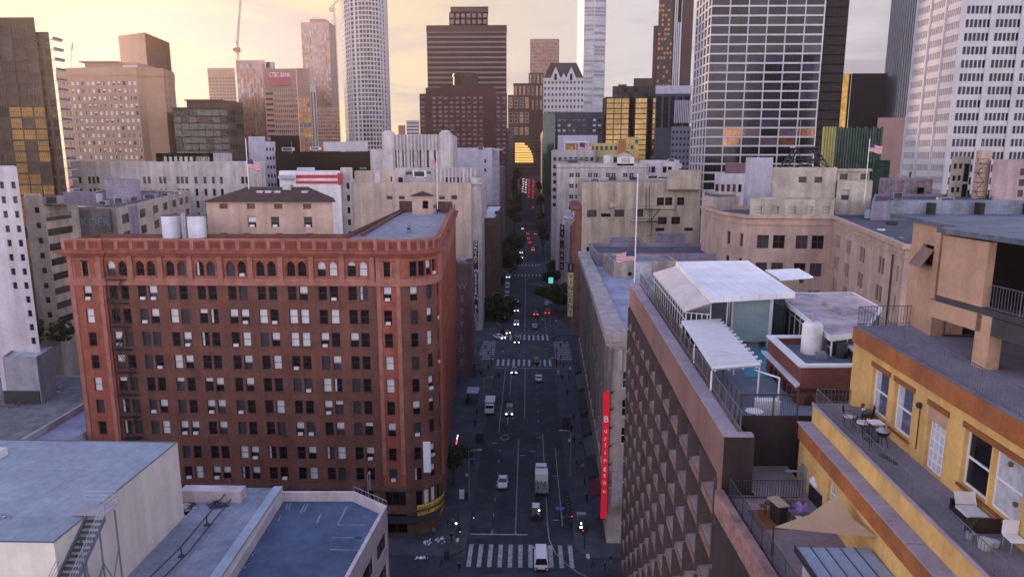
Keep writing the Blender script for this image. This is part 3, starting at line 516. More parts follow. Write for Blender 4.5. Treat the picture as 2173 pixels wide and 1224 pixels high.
# building with graffiti and receding facade behind the red hotel
zt = 46.; A, B_ = P(246, 447, z=zt), P(403, 407, z=zt); G0, G1 = P(155, 470, z=zt - 1.5), P(236, 447, z=zt)
L0 = (B_ - A).length
r = building('loft_block', 'cream loft block with a rising row of square windows and a cluttered roof', [tuple(A.xy), tuple(B_.xy), (B_.x - 40, B_.y + 16), (A.x - 30, A.y + 20)], zt, wm=CREAM, rm=ROOF_DK, specs={0: [d(cols=[L0 * q for q in (.08, .26, .42, .56, .70, .82, .93)], w=L0 * .07, h=2.3, fl=4.2, top=1.3, rows=4, g=[G_MID, G_DARK], nx=3, ny=2, fw=.08, bl=BLIND2)]}, par=(.5, .3))
b = MB(); p = P(276, 440, z=zt); q = P(290, 436, z=zt); b.prism([(p.x - .1, p.y - .8), (q.x - .1, q.y - .8), (q.x, q.y), (p.x, p.y)], 15, zt + .1); b.build('drain_chase', [PURP], r)
a = [tuple(P(155, 470, Y=158).xy), tuple(P(232, 447, Y=160).xy)]; zt2 = ZZ(447, 160)
r = building('stair_tower', 'weathered stub with blue graffiti on the loft block roof', back(a, 6), zt2, wm=mat('sooty_plaster', (.22, .2, .22), .9, .4, .4, .4), rm=ROOF_GREY, specs={0: [d(cols=[8.0], w=1.9, h=2.3, fl=9, top=1.6, rows=1, g=G_MID, nx=2, fw=.08)]}, par=(.3, .2))
text('KOER', 2.6, mat('teal_graffiti', (.12, .36, .42), .8, .2, 1.), r, (XX(188, 158), 157.75, ZZ(474, 158)), name='graffiti', xs=1.0)
a = fb(222, 296, 384, 205, 10); r = building('roof_hut', 'lilac roof hut with white graffiti above the loft block', a, ZZ(384, 205), z0=40, wm=PURP, rm=ROOF_GREY, specs={}, par=(.3, .2)); text('BEGUE', 2.2, mat('white_graffiti', (.36, .35, .42), .8, .2, 1.), r, (XX(242, 205), 204.8, ZZ(391, 205)), name='graffiti')
# long white building with upper stage
a = pp(350, (150, 262), (562, 262)); zt = ZZ(350, 262); x0 = a[0][0]; q = lambda px, Y=262, yy=385: XX(px, Y, yy) - x0
cs = [q(v) for v in (170, 190, 199, 208, 307, 317, 341, 350, 378, 387, 396, 416, 435, 453, 470, 515, 524)]
r = building('warehouse', 'long white building with small paired windows behind the loft block', back(a, 30), zt, wm=OFFW, rm=ROOF_LT, specs={0: [d(cols=cs, w=1.15, h=2.6, fl=4.5, top=4.4, rows=5, g=G_DARK, fw=.08)]}, par=(1.2, .4))
b = MB(); a2 = pp(325, (330, 268), (452, 268)); ws = wall(b, a2[0], a2[1], zt, ZZ(325, 268), [(zt + .9, zt + 3, [(3 + 2.0 * i, 4.2 + 2.0 * i) for i in range(6)] + [(15.6 + .9 * i, 16.1 + .9 * i) for i in range(6)], dict(g=G_DARK, fw=0))]); b.prism([a2[1], (a2[1][0], 285), (a2[0][0], 285), a2[0]], zt, ZZ(325, 268)); b.build('upper_stage', [OFFW], r); windows(r, ws)
b = MB(); a3 = pp(345, (167, 266), (338, 266)); b.prism(rect(a3[0][0], a3[1][0], 266, 267), zt, ZZ(343, 266)); b.build('roof_screen', [PURP], r)
b = MB(); x1 = a[1][0]
for k in range(6): b.cyl((x1 - .8 - k * .72, 262), .33, 20, zt + 1, 8)
b.build('fluting', [OFFW], r)
# grey block, dark blocks, billboard
a = pp(304, (527, 322), (584, 322)); building('apartment_block', 'grey lilac block with a column of small windows left of the dark warehouse', back(a, 20), ZZ(304, 322), wm=LILAC, rm=ROOF_LT, specs={0: [d(cols=[8.4, 9.8, 11.2], w=.9, h=1.4, fl=4, top=2, rows=6, g=G_DARK, fw=0)]}, par=(.8, .3))
building('roof_hut', 'pale hut on top of the grey lilac block', fb(527, 562, 291, 326, 8), ZZ(291, 326), z0=ZZ(304, 322), wm=LILAC, rm=ROOF_LT, specs={}, par=(.3, .2))
building('dark_block', 'small black block in front of the amber tower', fb(574, 636, 290, 345, 25), ZZ(290, 345), wm=BLK, rm=ROOF_DK, specs={}, par=(.5, .3))
building('dark_block', 'long black warehouse with a dark roof behind the striped building', fb(584, 790, 326, 300, 40), ZZ(326, 300), wm=BLK, rm=ROOF_DK, specs={}, par=(.8, .3))
b = MB(); x0, x1 = XX(686, 325, 310), XX(780, 325, 310); b.box(x0, x1, 325, 326, ZZ(321, 325), ZZ(301, 325)); 
o = b.build('billboard', [mat('pale_billboard_back', (.5, .5, .56), .7, .2, .1)], label='blank pale rooftop screen on the black warehouse', cat='billboard', loc=((x0 + x1) / 2, 325, ZZ(321, 325)))
c = MB()
for x in (x0 + 3, (x0 + x1) / 2, x1 - 3): c.bar((x, 326.2, ZZ(326, 300)), (x, 326.2, ZZ(321, 325)), .25)
c.build('leg', [MET_DK], o)
STR = mat('red_painted_band', (.5, .05, .09), .8, .15, .3); zt = ZZ(366, 225)
r = building('striped_building', 'low white building painted with bold red bands', fb(592, 722, 366, 225, 10), zt, wm=WHITE, rm=ROOF_LT, specs={}, par=(.4, .3))
b = MB(); x0, x1 = XX(627, 224.8, 370), XX(715, 224.8, 370)
for u, v in ((.8, 1.8), (2.7, 3.6)): b.box(x0, x1, 224.75, 225, zt - v, zt - u)
for k in range(6): x = x1 + .2 + k * .3; b.box(x, x + .18, 224.72, 225, zt - 4, zt - .2)
b.build('red_band', [STR], r)
b = MB(); b.prism(fb(630, 668, 357, 228, 5), zt, ZZ(356, 228)); b.prism(fb(590, 628, 372, 223, 3), zt - 2, ZZ(372, 223)); b.build('roof_plant', [LILAC], r)
# great tan office building beyond the second crossing
zt = ZZ(395, 228); a = pp(395, (748, 228), (1000, 228)); X1 = a[1][0]
r = building('office_block', 'tan office block with a big blank wall beyond the red brick hotel', [a[0], a[1], (X1 - .9, 272), (a[0][0] - 12, 272)], zt, wm=TAN, rm=ROOF_LT, specs={0: [d(cols=[XX(v, 228, 430) - a[0][0] for v in (827, 853, 938, 964)], w=1.9, h=1.3, fl=30, top=3.0, rows=1, g=G_MID, bl=BLIND2, st='qd')], 1: [d(n=9, w=2.2, h=2.3, fl=3.8, top=3, zmin=14, g=[G_MID, G_DARK], st='ddh', bl=BLIND2)]}, par=(1.0, .4))
a = pp(362, (722, 229), (748, 229)); r2 = building('office_block', 'narrow white tower wall with one window column left of the tan blank wall', back(a, 14), ZZ(362, 229), wm=OFFW, rm=ROOF_LT, specs={0: [d(cols=[2.3], w=1.0, h=2.0, fl=3.95, top=4.0, zmin=18, g=G_DARK), ]}, par=(.8, .3))
a = pp(366, (752, 232), (838, 232)); z1 = ZZ(366, 232); r3 = building('penthouse', 'tan penthouse block with a pale vertical duct on the tan office block', back(a, 10), z1, z0=zt, wm=TAN, rm=ROOF_LT, specs={0: [d(cols=[12.2], w=.6, h=1.6, fl=9, top=1.4, rows=1, g=G_DARK)]}, par=(.4, .3))
b = MB(); x = XX(801, 231.5, 380); b.box(x - .9, x + .9, 231.2, 232, zt + .4, z1); b.box(x - 1.3, x + 1.3, 231.0, 232, zt, zt + .5); b.build('duct', [LILW], r3)
# street front of that building: white end tower with sign
a = pp(392, (1001, 231), (1021, 231)); z1 = ZZ(385, 231)
r = building('office_block', 'white terracotta street front carrying the tall black vertical sign', [a[0], a[1], (a[1][0] - .6, 272), (a[0][0], 272)], z1, wm=OFFW, rm=ROOF_LT, specs={1: [d(n=8, w=2.2, h=2.3, fl=3.8, top=3, zmin=14, g=[G_MID, G_DARK])]}, par=(1.2, .4), cornice=((z1 - 1, z1 - .3, .4),))
# art deco white building
zt = ZZ(290, 270); a = pp(300, (812, 272), (960, 272)); x0 = a[0][0]
cs = [XX(v, 272, 335) - x0 for v in (843, 858, 874, 890, 906, 922)]
r = building('art_deco_block', 'white art deco block with tall dark windows and fluted parapet', [a[0], a[1], (a[1][0] - 1, 300), (x0 - 6, 300)], zt, wm=OFFW, rm=ROOF_LT, specs={0: [d(cols=cs, w=1.55, h=6.6, fl=99, top=5, rows=1, g=G_DARK, ny=4, fw=.1), d(cols=[1.8, XX(948, 272, 335) - x0], w=.8, h=4.2, fl=99, top=-1 + 6.2 + 3.8 - 3, rows=1, g=G_DARK)]}, par=(.8, .5), depth=.5)
b = MB(); e = cs[1] - cs[0]
for k in range(14): x = x0 + cs[0] - e + k * e / 2 + .2; b.box(x - .3, x + .3, 271.4, 272, zt - 5 if k % 2 else zt - 13, zt + .9)
b.build('pilaster', [OFFW], r)
b = MB()
for px in (822, 944): x = XX(px, 272, 300); b.prism(rect(x - 2.0, x + 2.2, 271.3, 276), zt - 14, zt + 1.6); b.cyl((x + .1, 273.5), 2.1, zt + 1.6, zt + 2.4, 16, 1.4)
b.build('corner_pylon', [OFFW], r)
b = MB(); b.prism(fb(785, 813, 316, 274, 15), 20, ZZ(316, 274)); b.build('side_wing', [OFFW], r)
a = pp(362, (838, 250), (1012, 250)); z1 = ZZ(362, 250); x0 = a[0][0]
r = building('art_deco_block', 'lower fluted stage of the white art deco block with rooftop machinery', back(a, 14), z1, wm=OFFW, rm=ROOF_LT, specs={0: [d(cols=[XX(v, 250, 380) - x0 for v in (850, 946, 960, 975)], w=1.6, h=1.8, fl=99, top=2.4, rows=1, g=G_DARK)]}, par=(.7, .4))
b = MB()
for px in range(920, 1012, 8): x = XX(px, 249.7, 370); b.box(x - .3, x + .3, 249.5, 250, z1 - 5, z1 + .9)
b.build('pilaster', [OFFW], r)
# lilac blue block by the street
zt = ZZ(318, 335); a = pp(318, (970, 335), (1044, 335), (1068, 352)); a[2] = (a[1][0] + 2.0, 372)
r = building('apartment_block', 'lilac blue blank wall with a column of small windows near the street', [a[0], a[1], a[2], (a[0][0] - 8, 372)], zt, wm=LILAC, rm=ROOF_GREY, specs={0: [d(cols=[XX(1030, 335, 390) - a[0][0]], w=.9, h=1.6, fl=4.2, top=4.5, rows=6, g=G_DARK)], 1: [d(n=7, w=2.2, h=2, fl=3.6, top=3, zmin=10, g=G_DARK)]}, par=(.9, .3))
building('roof_hut', 'white parapet hut at the street end of the lilac blue block', fb(1035, 1068, 322, 338, 10), ZZ(318, 338), z0=zt - .2, wm=OFFW, rm=ROOF_LT, specs={}, par=(.4, .3))
# low roof by the street, further street walls
z1 = 36; p = [P(v, w_, z=z1) for v, w_ in ((1024, 466), (1052, 466), (1066, 438), (1034, 438))]
r = building('shop_block', 'low street block with a white roof and brown front', [tuple(v.xy) for v in p], z1, wm=mat('brown_brick', (.10, .06, .05), .9, .3, .4, .2), rm=mat('white_membrane_roof', (.6, .62, .68), .8, .25, .3), specs={1: [d(n=8, w=2.6, h=2.2, fl=4, top=3, zmin=8, g=[G_DARK, G_MID])]}, par=(.6, .4))
SW = mat('dim_street_wall', (.22, .17, .175), .9, .35, .2, .3)
def street_wall(label, x, y0, y1, zt, side, m, n, w_=2.0):
    xs = (x - 18, x) if side < 0 else (x, x + 18); e = 1 if side < 0 else 3
    building('street_block', label, rect(xs[0], xs[1], y0, y1), zt, z0=max(0, gz(y0) - 8), wm=m, rm=ROOF_DK, specs={e: [d(n=n, w=w_, h=2.0, fl=3.9, top=2.5, zmin=6, g=[G_DARK, G_MID])], 0: [d(n=4, w=1.6, h=2, fl=3.9, top=2.5, g=G_DARK)]}, par=(.8, .3), cap=40)
street_wall('brown grey street block beyond the lilac blue wall', -15.2, 392, 470, 52, -1, SW, 16)
street_wall('dark red street block near the foot of the hill, left side', -15.6, 474, 538, 60, -1, RED_ST, 16)
street_wall('dim street block on the hill, left side', -15.5, 594, 700, 78, -1, SW, 20)
street_wall('dim stone block at the top of the hill, left side', -16, 704, 800, 86, -1, SW, 18)
street_wall('dim street block on the hill, right side', 15, 594, 638, 70, 1, SW, 9)
street_wall('dark brown block at the top of the hill, right side', 15, 704, 850, 84, 1, BRN_ST, 20)
# curved front with painted sun glow, closing the street
r = building('curved_block', 'dark block closing the street, with a curved front glowing in painted sun reflection', fb(1068, 1172, 288, 880, 30), ZZ(288, 880), wm=BRN_ST, rm=ROOF_DK, specs={0: [d(n=14, w=3.4, h=1.6, fl=4, top=3, zmin=44, g=G_DARK, fw=0)]}, par=(.8, .4))
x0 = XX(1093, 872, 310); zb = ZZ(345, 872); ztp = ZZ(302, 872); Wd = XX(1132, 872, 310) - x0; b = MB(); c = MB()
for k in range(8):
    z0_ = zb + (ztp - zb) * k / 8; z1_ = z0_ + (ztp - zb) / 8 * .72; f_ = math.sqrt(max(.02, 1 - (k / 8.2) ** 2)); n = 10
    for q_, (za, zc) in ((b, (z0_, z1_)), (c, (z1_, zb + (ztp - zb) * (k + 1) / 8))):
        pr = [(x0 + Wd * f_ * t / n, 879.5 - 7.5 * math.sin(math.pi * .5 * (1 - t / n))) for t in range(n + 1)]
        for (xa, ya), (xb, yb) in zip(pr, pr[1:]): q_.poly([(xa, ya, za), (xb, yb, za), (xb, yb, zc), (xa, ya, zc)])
b.build('sun_glow_front', [mat('sun_reflection_glow_glass', (1.0, .55, .14), .3, .3, .1, emit=1.1)], r); c.build('floor_band', [BRONZE], r)  # sunlit reflection put in as glowing colour; the front is no lamp

# ------------------------------------------------------------------ middle ground, right of the street
YLW = mat('yellowish_plaster', (.47, .395, .315), .9, .25, .15, .35)
zt = ZZ(392, 230); A = P(1236, 392, Y=230); B_ = P(1488, 392, Y=233); x0 = A.x; q = lambda px, yy=450: XX(px, 230.5, yy) - x0
sp = [d(cols=[q(1256), q(1286), q(1315)], w=3.2, h=2.4, fl=99, top=zt - ZZ(445, 230), rows=1, g=[G_DARK, G_MID], bl=BLIND2, st='ddh', f=FR_BR, nx=2), d(cols=[q(1360)], w=2.0, h=2.4, fl=99, top=zt - ZZ(444.8, 230), rows=1, g=G_MID)]
r = building('office_block', 'yellowish plaster block with few windows and pipes, right of the street', [tuple(A.xy), tuple(B_.xy), (B_.x + 6, 275), (A.x + 1.6, 275)], zt, wm=YLW, rm=ROOF_GREY, specs={0: sp + [d(cols=[q(1403), q(1421), q(1447)], w=2.4, h=2.6, fl=99, top=zt - ZZ(419, 231), rows=1, g=G_DARK, f=FR_BR, nx=2), d(cols=[q(1409), q(1438)], w=3.0, h=2.4, fl=99, top=zt - ZZ(460.5, 231), rows=1, g=G_DARK, f=FR_BR, nx=2), d(cols=[q(1254, 530)], w=3, h=2.2, fl=99, top=zt - ZZ(523, 231), rows=1, g=G_DARK), d(cols=[q(1404), q(1467)], w=3.0, h=1.1, fl=99, top=zt - ZZ(483.5, 231), rows=1, g=G_DARK)], 3: [d(n=8, w=2.6, h=2.2, fl=3.9, top=4, zmin=8, g=[G_DARK, G_MID])]}, par=(.8, .4))
b = MB(); b.prism(back(pp(362, (1416, 229.2), (1489, 229.2)), 12), ZZ(402, 229.2), ZZ(362, 229.2)); b.build('upper_block', [YLW], r)
b = MB(); k = 229.6; pt = lambda x, y: tuple(P(x, y, Y=k))
b.path([pt(1371, 398), pt(1371, 445), pt(1434, 445), pt(1434, 425)], .12); b.path([pt(1378, 395), pt(1378, 470)], .1); b.path([pt(1371, 470), pt(1404, 470)], .15); b.path([pt(1382, 440), pt(1382, 500), pt(1372, 500)], .12); b.build('drain_pipe', [MET_DK], r)
b = MB()
for zy in (443, 470): z = ZZ(zy, 230); b.box(x0 + q(1338), x0 + q(1400), 228.6, 229.9, z - .1, z); b.path([(x0 + q(1338), 228.6, z + 1), (x0 + q(1400), 228.6, z + 1)], .05)
b.path([pt(1380, 470), pt(1400, 443)], .14); b.build('fire_escape', [MET_DK], r)
b = MB(); b.prism([tuple(P(1294, 430, Y=229.4).xy), tuple(P(1309, 430, Y=229.4).xy), (XX(1309, 230, 430), 229.9), (XX(1294, 230, 430), 229.9)], ZZ(440, 229.4), ZZ(431, 229.4)); b.build('vent_hood', [CREAM], r)
# brick street side of it, with roof ledge
BRK = mat('weathered_red_brick', (.26, .12, .10), .9, .35, .3, .3)
A = P(1216, 540, Y=229); b0 = MB(); zt2 = ZZ(440, 231)
r = building('street_block', 'slim red brick front beside the yellowish block, with a pale top floor', [(XX(1216, 231, 440), 231), (x0 - .05, 231), (x0 + 1.4, 262), (XX(1216, 231, 440) + 1.0, 262)], zt2, wm=BRK, rm=BRK, specs={3: [d(n=7, w=2.4, h=2, fl=3.9, top=3, zmin=8, g=G_DARK)]}, par=(.3, .2), cornice=((zt2 - .6, zt2, .5),))
# white block further on, stepped roofs
zt = ZZ(352, 300); A = pp(352, (1182, 302), (1372, 302)); x0 = A[0][0]
r = building('office_block', 'pale cream block with water tank and roof sheds, behind the yellowish block', [A[0], A[1], (A[1][0] + 12, 345), (A[0][0] + 1.5, 345)], zt, wm=OFFW, rm=ROOF_GREY, specs={0: [d(cols=[XX(v, 302, 373) - x0 for v in (1213, 1226, 1252, 1264, 1290, 1302, 1327, 1340)], w=2.0, h=1.9, fl=4.6, top=3.0, rows=4, g=G_DARK, nx=2, fw=.1, f=FR_WHITE)], 3: [d(n=9, w=2.4, h=2, fl=4.2, top=3, zmin=8, g=[G_DARK, G_MID])]}, par=(.9, .4), cornice=((zt - .7, zt - .2, .4),))
building('roof_block', 'lilac white upper floor with paired windows right of the roof sheds', fb(1357, 1442, 343, 312, 14), ZZ(343, 312), z0=zt - 5, wm=LILW, rm=ROOF_LT, specs={0: [d(cols=[XX(v, 312, 355) - XX(1357, 312, 355) for v in (1376, 1387, 1411, 1422)], w=1.7, h=2.6, fl=9, top=2.2, rows=1, g=[COPPER, G_DARK], fw=.1)]}, par=(.6, .3))
zt = ZZ(322, 392); A = pp(322, (1172, 394), (1262, 394))
r = building('office_block', 'white block with awnings on its roof in front of the dark glass office', [A[0], A[1], (A[1][0] + 10, 440), (A[0][0] + 1, 440)], zt, wm=OFFW, rm=ROOF_GREY, specs={3: [d(n=9, w=2.4, h=2, fl=4.2, top=3, zmin=8, g=[G_DARK, G_MID])], 0: [d(n=8, w=1.8, h=2, fl=4.2, top=3, zmin=30, g=G_DARK)]}, par=(1, .4))
building('roof_shed', 'long grey roof shed with a pale gabled end', fb(1184, 1268, 288, 420, 12), ZZ(288, 420), z0=zt, wm=LILAC, rm=ROOF_GREY, specs={}, par=(.2, .2))
b = MB(); b.box(XX(1196, 400, 300), XX(1250, 400, 300), 399, 404, ZZ(303, 400), ZZ(300, 400), 0); 
for px in (1198, 1222, 1248): b.bar((XX(px, 400, 300), 400, zt), (XX(px, 400, 300), 400, ZZ(303, 400)), .25, m=0)
b.build('roof_canopy', [WHITE], label='flat white canopy on posts over the roof of the white block', cat='canopy', loc=(XX(1222, 400), 401, zt))
building('roof_stage', 'small amber lit roof pavilion under the white canopy', fb(1200, 1226, 306, 403, 6), ZZ(306, 403), z0=zt, wm=mat('amber_lit_plaster', (.5, .26, .1), .8, .2, .3), rm=ROOF_LT, specs={0: [d(n=3, w=1.3, h=2, fl=9, top=1, rows=1, g=GOLD2)]}, par=(.2, .2))  # stage's lit look is put into its amber wall colour
building('roof_pavilion', 'yellow roof pavilion with dark arches behind the stars and stripes', fb(1252, 1312, 305, 405, 8), ZZ(305, 405), z0=zt - 3, wm=mat('pale_yellow_plaster', (.5, .45, .2), .8, .2, .3), rm=ROOF_LT, specs={0: [d(n=6, w=1.6, h=2.2, fl=9, top=1.4, rows=1, g=G_DARK, fw=0)]}, par=(.2, .2))
building('roof_pavilion', 'yellow green tower stub with windows beside the amber lit pavilion', fb(1328, 1356, 292, 400, 8), ZZ(292, 400), z0=20, wm=mat('pale_yellow_plaster', (.5, .45, .2), .8, .2, .3), rm=ROOF_LT, specs={0: [d(n=3, w=1.6, h=2, fl=3.2, top=1.2, rows=4, g=[G_DARK, GOLD], fw=.1)]}, par=(.2, .2))
building('roof_pavilion', 'orange plaster hut left of the yellow green tower stub', fb(1312, 1328, 296, 402, 6), ZZ(296, 402), z0=20, wm=mat('orange_plaster', (.5, .22, .09), .8, .3, .3), rm=ROOF_LT, specs={}, par=(.2, .2))
# block between, cream and lilac
a = pp(418, (1490, 190), (1522, 176), (1568, 182)); zt = ZZ(424, 182)
r = building('apartment_block', 'small block with a cream left face and lilac right face', back(a, 25), zt, wm=CREAM, rm=ROOF_DK, specs={0: [d(n=3, w=.8, h=1.6, fl=3.7, top=4, g=G_DARK)], 1: [d(cols=[3.3], w=3.2, h=1.9, fl=5.0, top=5.5, g=G_MID, nx=5, fw=.08)]}, par=(.9, .3))
b = MB(); (xa, ya), (xb, yb) = a[1], a[2]; b.prism([(xa + .02, ya - .12), (xb, yb - .12), (xb, yb - .004), (xa + .02, ya - .004)], 20, zt + .3)
b.bar((xa + 2, ya + 1.4, zt), (xa, ya + .2, zt + 2.2), .2); b.build('lilac_face', [PURP], r) if False else None
building('apartment_block', 'white low block with a row of tall small windows below the lilac tower', fb(1517, 1590, 372, 240, 14), ZZ(372, 240), wm=LILW, rm=ROOF_GREY, specs={0: [d(n=6, w=1.1, h=2.6, fl=9, top=3, rows=2, g=[G_DARK, COPPER])]}, par=(.6, .3))
building('stair_tower', 'plain lilac stair tower with a lit left edge', back(pp(337, (1583, 214), (1593, 210), (1641, 212)), 8), ZZ(337, 211), z0=10, wm=LILAC, rm=ROOF_GREY, specs={}, par=(.4, .2))
building('roof_block', 'dull maroon roof block behind the lilac stair tower', fb(1540, 1600, 336, 250, 8), ZZ(350, 250), z0=20, wm=mat('dull_maroon_plaster', (.17, .10, .13), .9, .3, .2), rm=ROOF_GREY, specs={}, par=(.5, .3))
# peach U shaped building
zt = 45.; A = P(1590, 465, z=zt); B_ = P(1787, 470, z=zt); C_ = P(1921, 531, z=zt); A0 = P(1568, 452, z=zt)
B_ = Vector((B_.x, A.y - 1.5, zt)); L0 = (B_ - A).length; L1 = (C_ - B_).length
k_ = d(g=[G_DARK, G_MID], bl=BLIND2, f=FR_BR, ny=2, nx=2, fw=.08)
r = building('apartment_block', 'peach U shaped apartment block with paired windows and a moulded cornice', [(A.x - 3, A.y + 9), (A.x, A.y), (B_.x, B_.y), (C_.x, C_.y), (C_.x + 30, C_.y + 4), (B_.x + 30, B_.y + 30), (A.x - 3, B_.y + 30)], zt, wm=PEACH, rm=ROOF_DK, specs={0: [d(n=2, w=1.2, h=2.9, fl=5.5, top=3.3, st='d', **k_)],
  1: [d(cols=[L0 * q for q in (.18, .37, .64, .83)], w=2.5, h=2.9, fl=6.0, top=3.4, rows=2, **k_), d(cols=[L0 * q for q in (.83,)], w=2.5, h=2.9, fl=6.0, top=15.4, rows=1, **k_)],
  2: [d(cols=[L1 * q for q in (.11, .30, .52, .77)], pair=.45, w=1.55, h=2.7, fl=4.55, top=2.6, rows=4, **k_), d(cols=[L1 * .95], w=.9, h=2.4, fl=4.55, top=2.6, rows=4, **k_)]}, par=(.8, .4), cornice=((zt - 1.2, zt - .9, .25), (zt + .2, zt + .9, .55)), depth=.3)
b = MB(); dd = (C_ - B_).normalized(); p = B_ + dd * L1 * .9; b.bar((p.x - .25, p.y - .1, 20), (p.x - .25, p.y - .1, zt - 1.3), .14); b.build('drain_pipe', [MET_DK], r)
# penthouses above it
zt2 = ZZ(362, 165); a = pp(362, (1640, 167), (1776, 165)); x0 = a[0][0]
r = building('penthouse', 'dirty cream penthouse block with two small windows under the steel roof frame', back(a, 12), zt2, z0=30, wm=CREAM2, rm=ROOF_DK, specs={0: [d(cols=[XX(1704, 166, 381) - x0, XX(1736, 166, 381) - x0], w=1.75, h=1.35, fl=9, top=zt2 - ZZ(375, 166), rows=1, g=G_DARK, f=FR_BR)]}, par=(.7, .4))
zt3 = ZZ(388, 164); a = pp(388, (1777, 164), (1852, 163)); x0 = a[0][0]
r = building('penthouse', 'cream penthouse wing with two tall windows and a dark upper floor', back(a, 10), zt3, z0=30, wm=CREAM2, rm=ROOF_DK, specs={0: [d(cols=[XX(1793, 164, 410) - x0, XX(1838, 164, 410) - x0], w=1.7, h=2.4, fl=9, top=1.5, rows=1, g=G_MID, f=FR_BR, bl=BLIND2, st='h')]}, par=(.5, .3))
building('roof_hut', 'upper floor hut with a flat dark eave above the cream wing', fb(1777, 1846, 360, 168, 8), ZZ(362, 168), z0=zt3, wm=CREAM2, rm=ROOF_DK, specs={0: [d(cols=[1.6, 6.4], w=1.8, h=1.4, fl=9, top=.7, rows=1, g=G_DARK, f=FR_BR)]}, par=None, cornice=((ZZ(362, 168) - .15, ZZ(362, 168) + .35, .5),))
a = pp(440, (1576, 150.5), (1772, 151)); zt4 = ZZ(427, 155)
r = building('penthouse', 'low cream roof storey with blind window niches behind the peach cornice', [(XX(1592, 156, 430), 156), (XX(1772, 156, 430), 156), (XX(1772, 163, 430), 163), (XX(1592, 163, 430), 163)], zt4, z0=45, wm=CREAM2, rm=ROOF_GREY, specs={0: [d(n=5, w=1.6, h=1.5, fl=9, top=1.1, rows=1, st='b', bl=CREAM2, fw=.06)]}, par=(.4, .3))
# far right roofscape
r = building('roof_block', 'patched lilac roof block with a dark opening near the waffle tower', back(pp(382, (1866, 196), (1900, 185), (1980, 186)), 14), ZZ(384, 186), z0=10, wm=mat('patched_plaster', (.36, .30, .34), .9, .5, .5, .4, c2=(.28, .2, .22)), rm=ROOF_GREY, specs={1: [d(cols=[7.2], w=2.0, h=2.8, fl=9, top=1.6, rows=1, g=BLACKG)]}, par=(.3, .3))
a = pp(335, (2020, 178), (2062, 178)); building('apartment_block', 'cream block with paired windows left of the rusty fire escape', back(a, 14), ZZ(336, 178), wm=CREAM2, rm=ROOF_GREY, specs={0: [d(cols=[1.1, 2.4], w=.8, h=1.3, fl=2.9, top=1.3, rows=5, g=G_DARK), d(cols=[4.0], w=1.4, h=4.4, fl=5, top=1.3, rows=2, g=G_DARK)]}, par=(.4, .3))
a = pp(322, (2072, 172), (2084, 170), (2106, 172)); r = building('stair_tower', 'tall thin peach chimney tower with a rusty fire escape', back(a, 5), ZZ(322, 171), wm=PEACH, rm=ROOF_GREY, specs={0: [d(cols=[.9], w=.4, h=.9, fl=99, top=1.4, rows=1, g=BLACKG)]}, par=(.2, .2))
RUST = mat('rusty_iron', (.14, .06, .035), .85, .4, 1.5); b = MB(); x = a[0][0]
for k in range(5):
    z = ZZ(346, 170) - 2.2 * k; b.box(x - 1.0, x + 1.3, 169.2, 170.4, z - .12, z); b.path([(x - 1, 169.2, z + 1), (x + 1.3, 169.2, z + 1)], .05)
    for j in range(5): b.bar((x - 1 + j * .57, 169.2, z), (x - 1 + j * .57, 169.2, z + 1), .03)
    b.bar((x - .8 + (k % 2) * 1.8, 169.5, z - 2.2), (x + 1 - (k % 2) * 1.8, 169.5, z), .09)
b.build('fire_escape', [RUST], r)
a = pp(343, (2108, 170), (2240, 168)); zt5 = ZZ(343, 169); building('apartment_block', 'mauve plaster block with dark windows at the far right edge', back(a, 14), zt5, wm=mat('mauve_plaster', (.42, .32, .34), .9, .25, .25, .25), rm=ROOF_DK, specs={0: [d(cols=[6.6], w=1.2, h=1.6, fl=2.5, top=1.6, rows=5, g=G_DARK)]}, par=(.5, .3))
building('roof_block', 'dark flat roofed hall between the waffle tower and the concrete parapet', fb(1850, 2110, 432, 150, 30), ZZ(432, 150), wm=PURP, rm=ROOF_DK, specs={}, par=(.6, .4))
# ------------------------------------------------------------------ the red brick hotel
BRICK = mat('brown_red_brick', (.185, .078, .06), .9, .3, .35, .2, c2=(.145, .068, .056)); TERRA = mat('red_terracotta', (.33, .098, .068), .85, .3, .5, .25, c2=(.27, .088, .066)); TERRL = mat('light_terracotta_trim', (.37, .16, .13), .85, .3, .8, .2); TERRD = mat('recess_shade_terracotta', (.17, .05, .045), .9, .3, .8); STONE = mat('brown_sandstone_base', (.15, .08, .065), .9, .35, .4, .3)
YF = 100.0; rx = lambda px, y=571: XX(px, YF, y); zr = lambda y: ZZ(y, YF, 500)
ZT, ZB, ZC, ZBELT = zr(510), zr(603), zr(537), zr(1030)
XL, XA, XB, XC = rx(146), rx(222), rx(800), rx(849)
RC = 5.0; cxr, cyr = XC, YF - .3 + RC
arc = [(cxr + RC * math.sin(R(t)), cyr - RC * math.cos(R(t))) for t in (15, 30, 45, 60, 75)]
FARX, FARY = -18.8, 178.0
poly = [(XL, YF - .3), (XA, YF - .3), (XA, YF), (XB, YF), (XB, YF - .3), (XC, YF - .3)] + arc + [(cxr + RC, cyr), (FARX, FARY), (-30, FARY), (-28.5, 109), (XL, 108)]
root = empty('brick_hotel', (-40, 120, 0), 'large red brick hotel with rounded corner, fire escape and ornate terracotta top floor', 'building')
mb = MB(); ws = []
rows_y = [(607, 636.5), (656, 686.5), (705, 735), (754, 783), (801.5, 830.5), (848.5, 877), (894, 922), (946, 973), (989.5, 1016)]
rz = [(zr(b), zr(a)) for a, b in rows_y]; zt0, zt1 = zr(586), zr(554)
pairs = [(236, 260), (297, 320), (361, 385), (424, 447), (489, 513), (552, 576), (617, 641), (682, 706), (746, 770)]
ST = 'dddddddhhbbaaeqcdd'
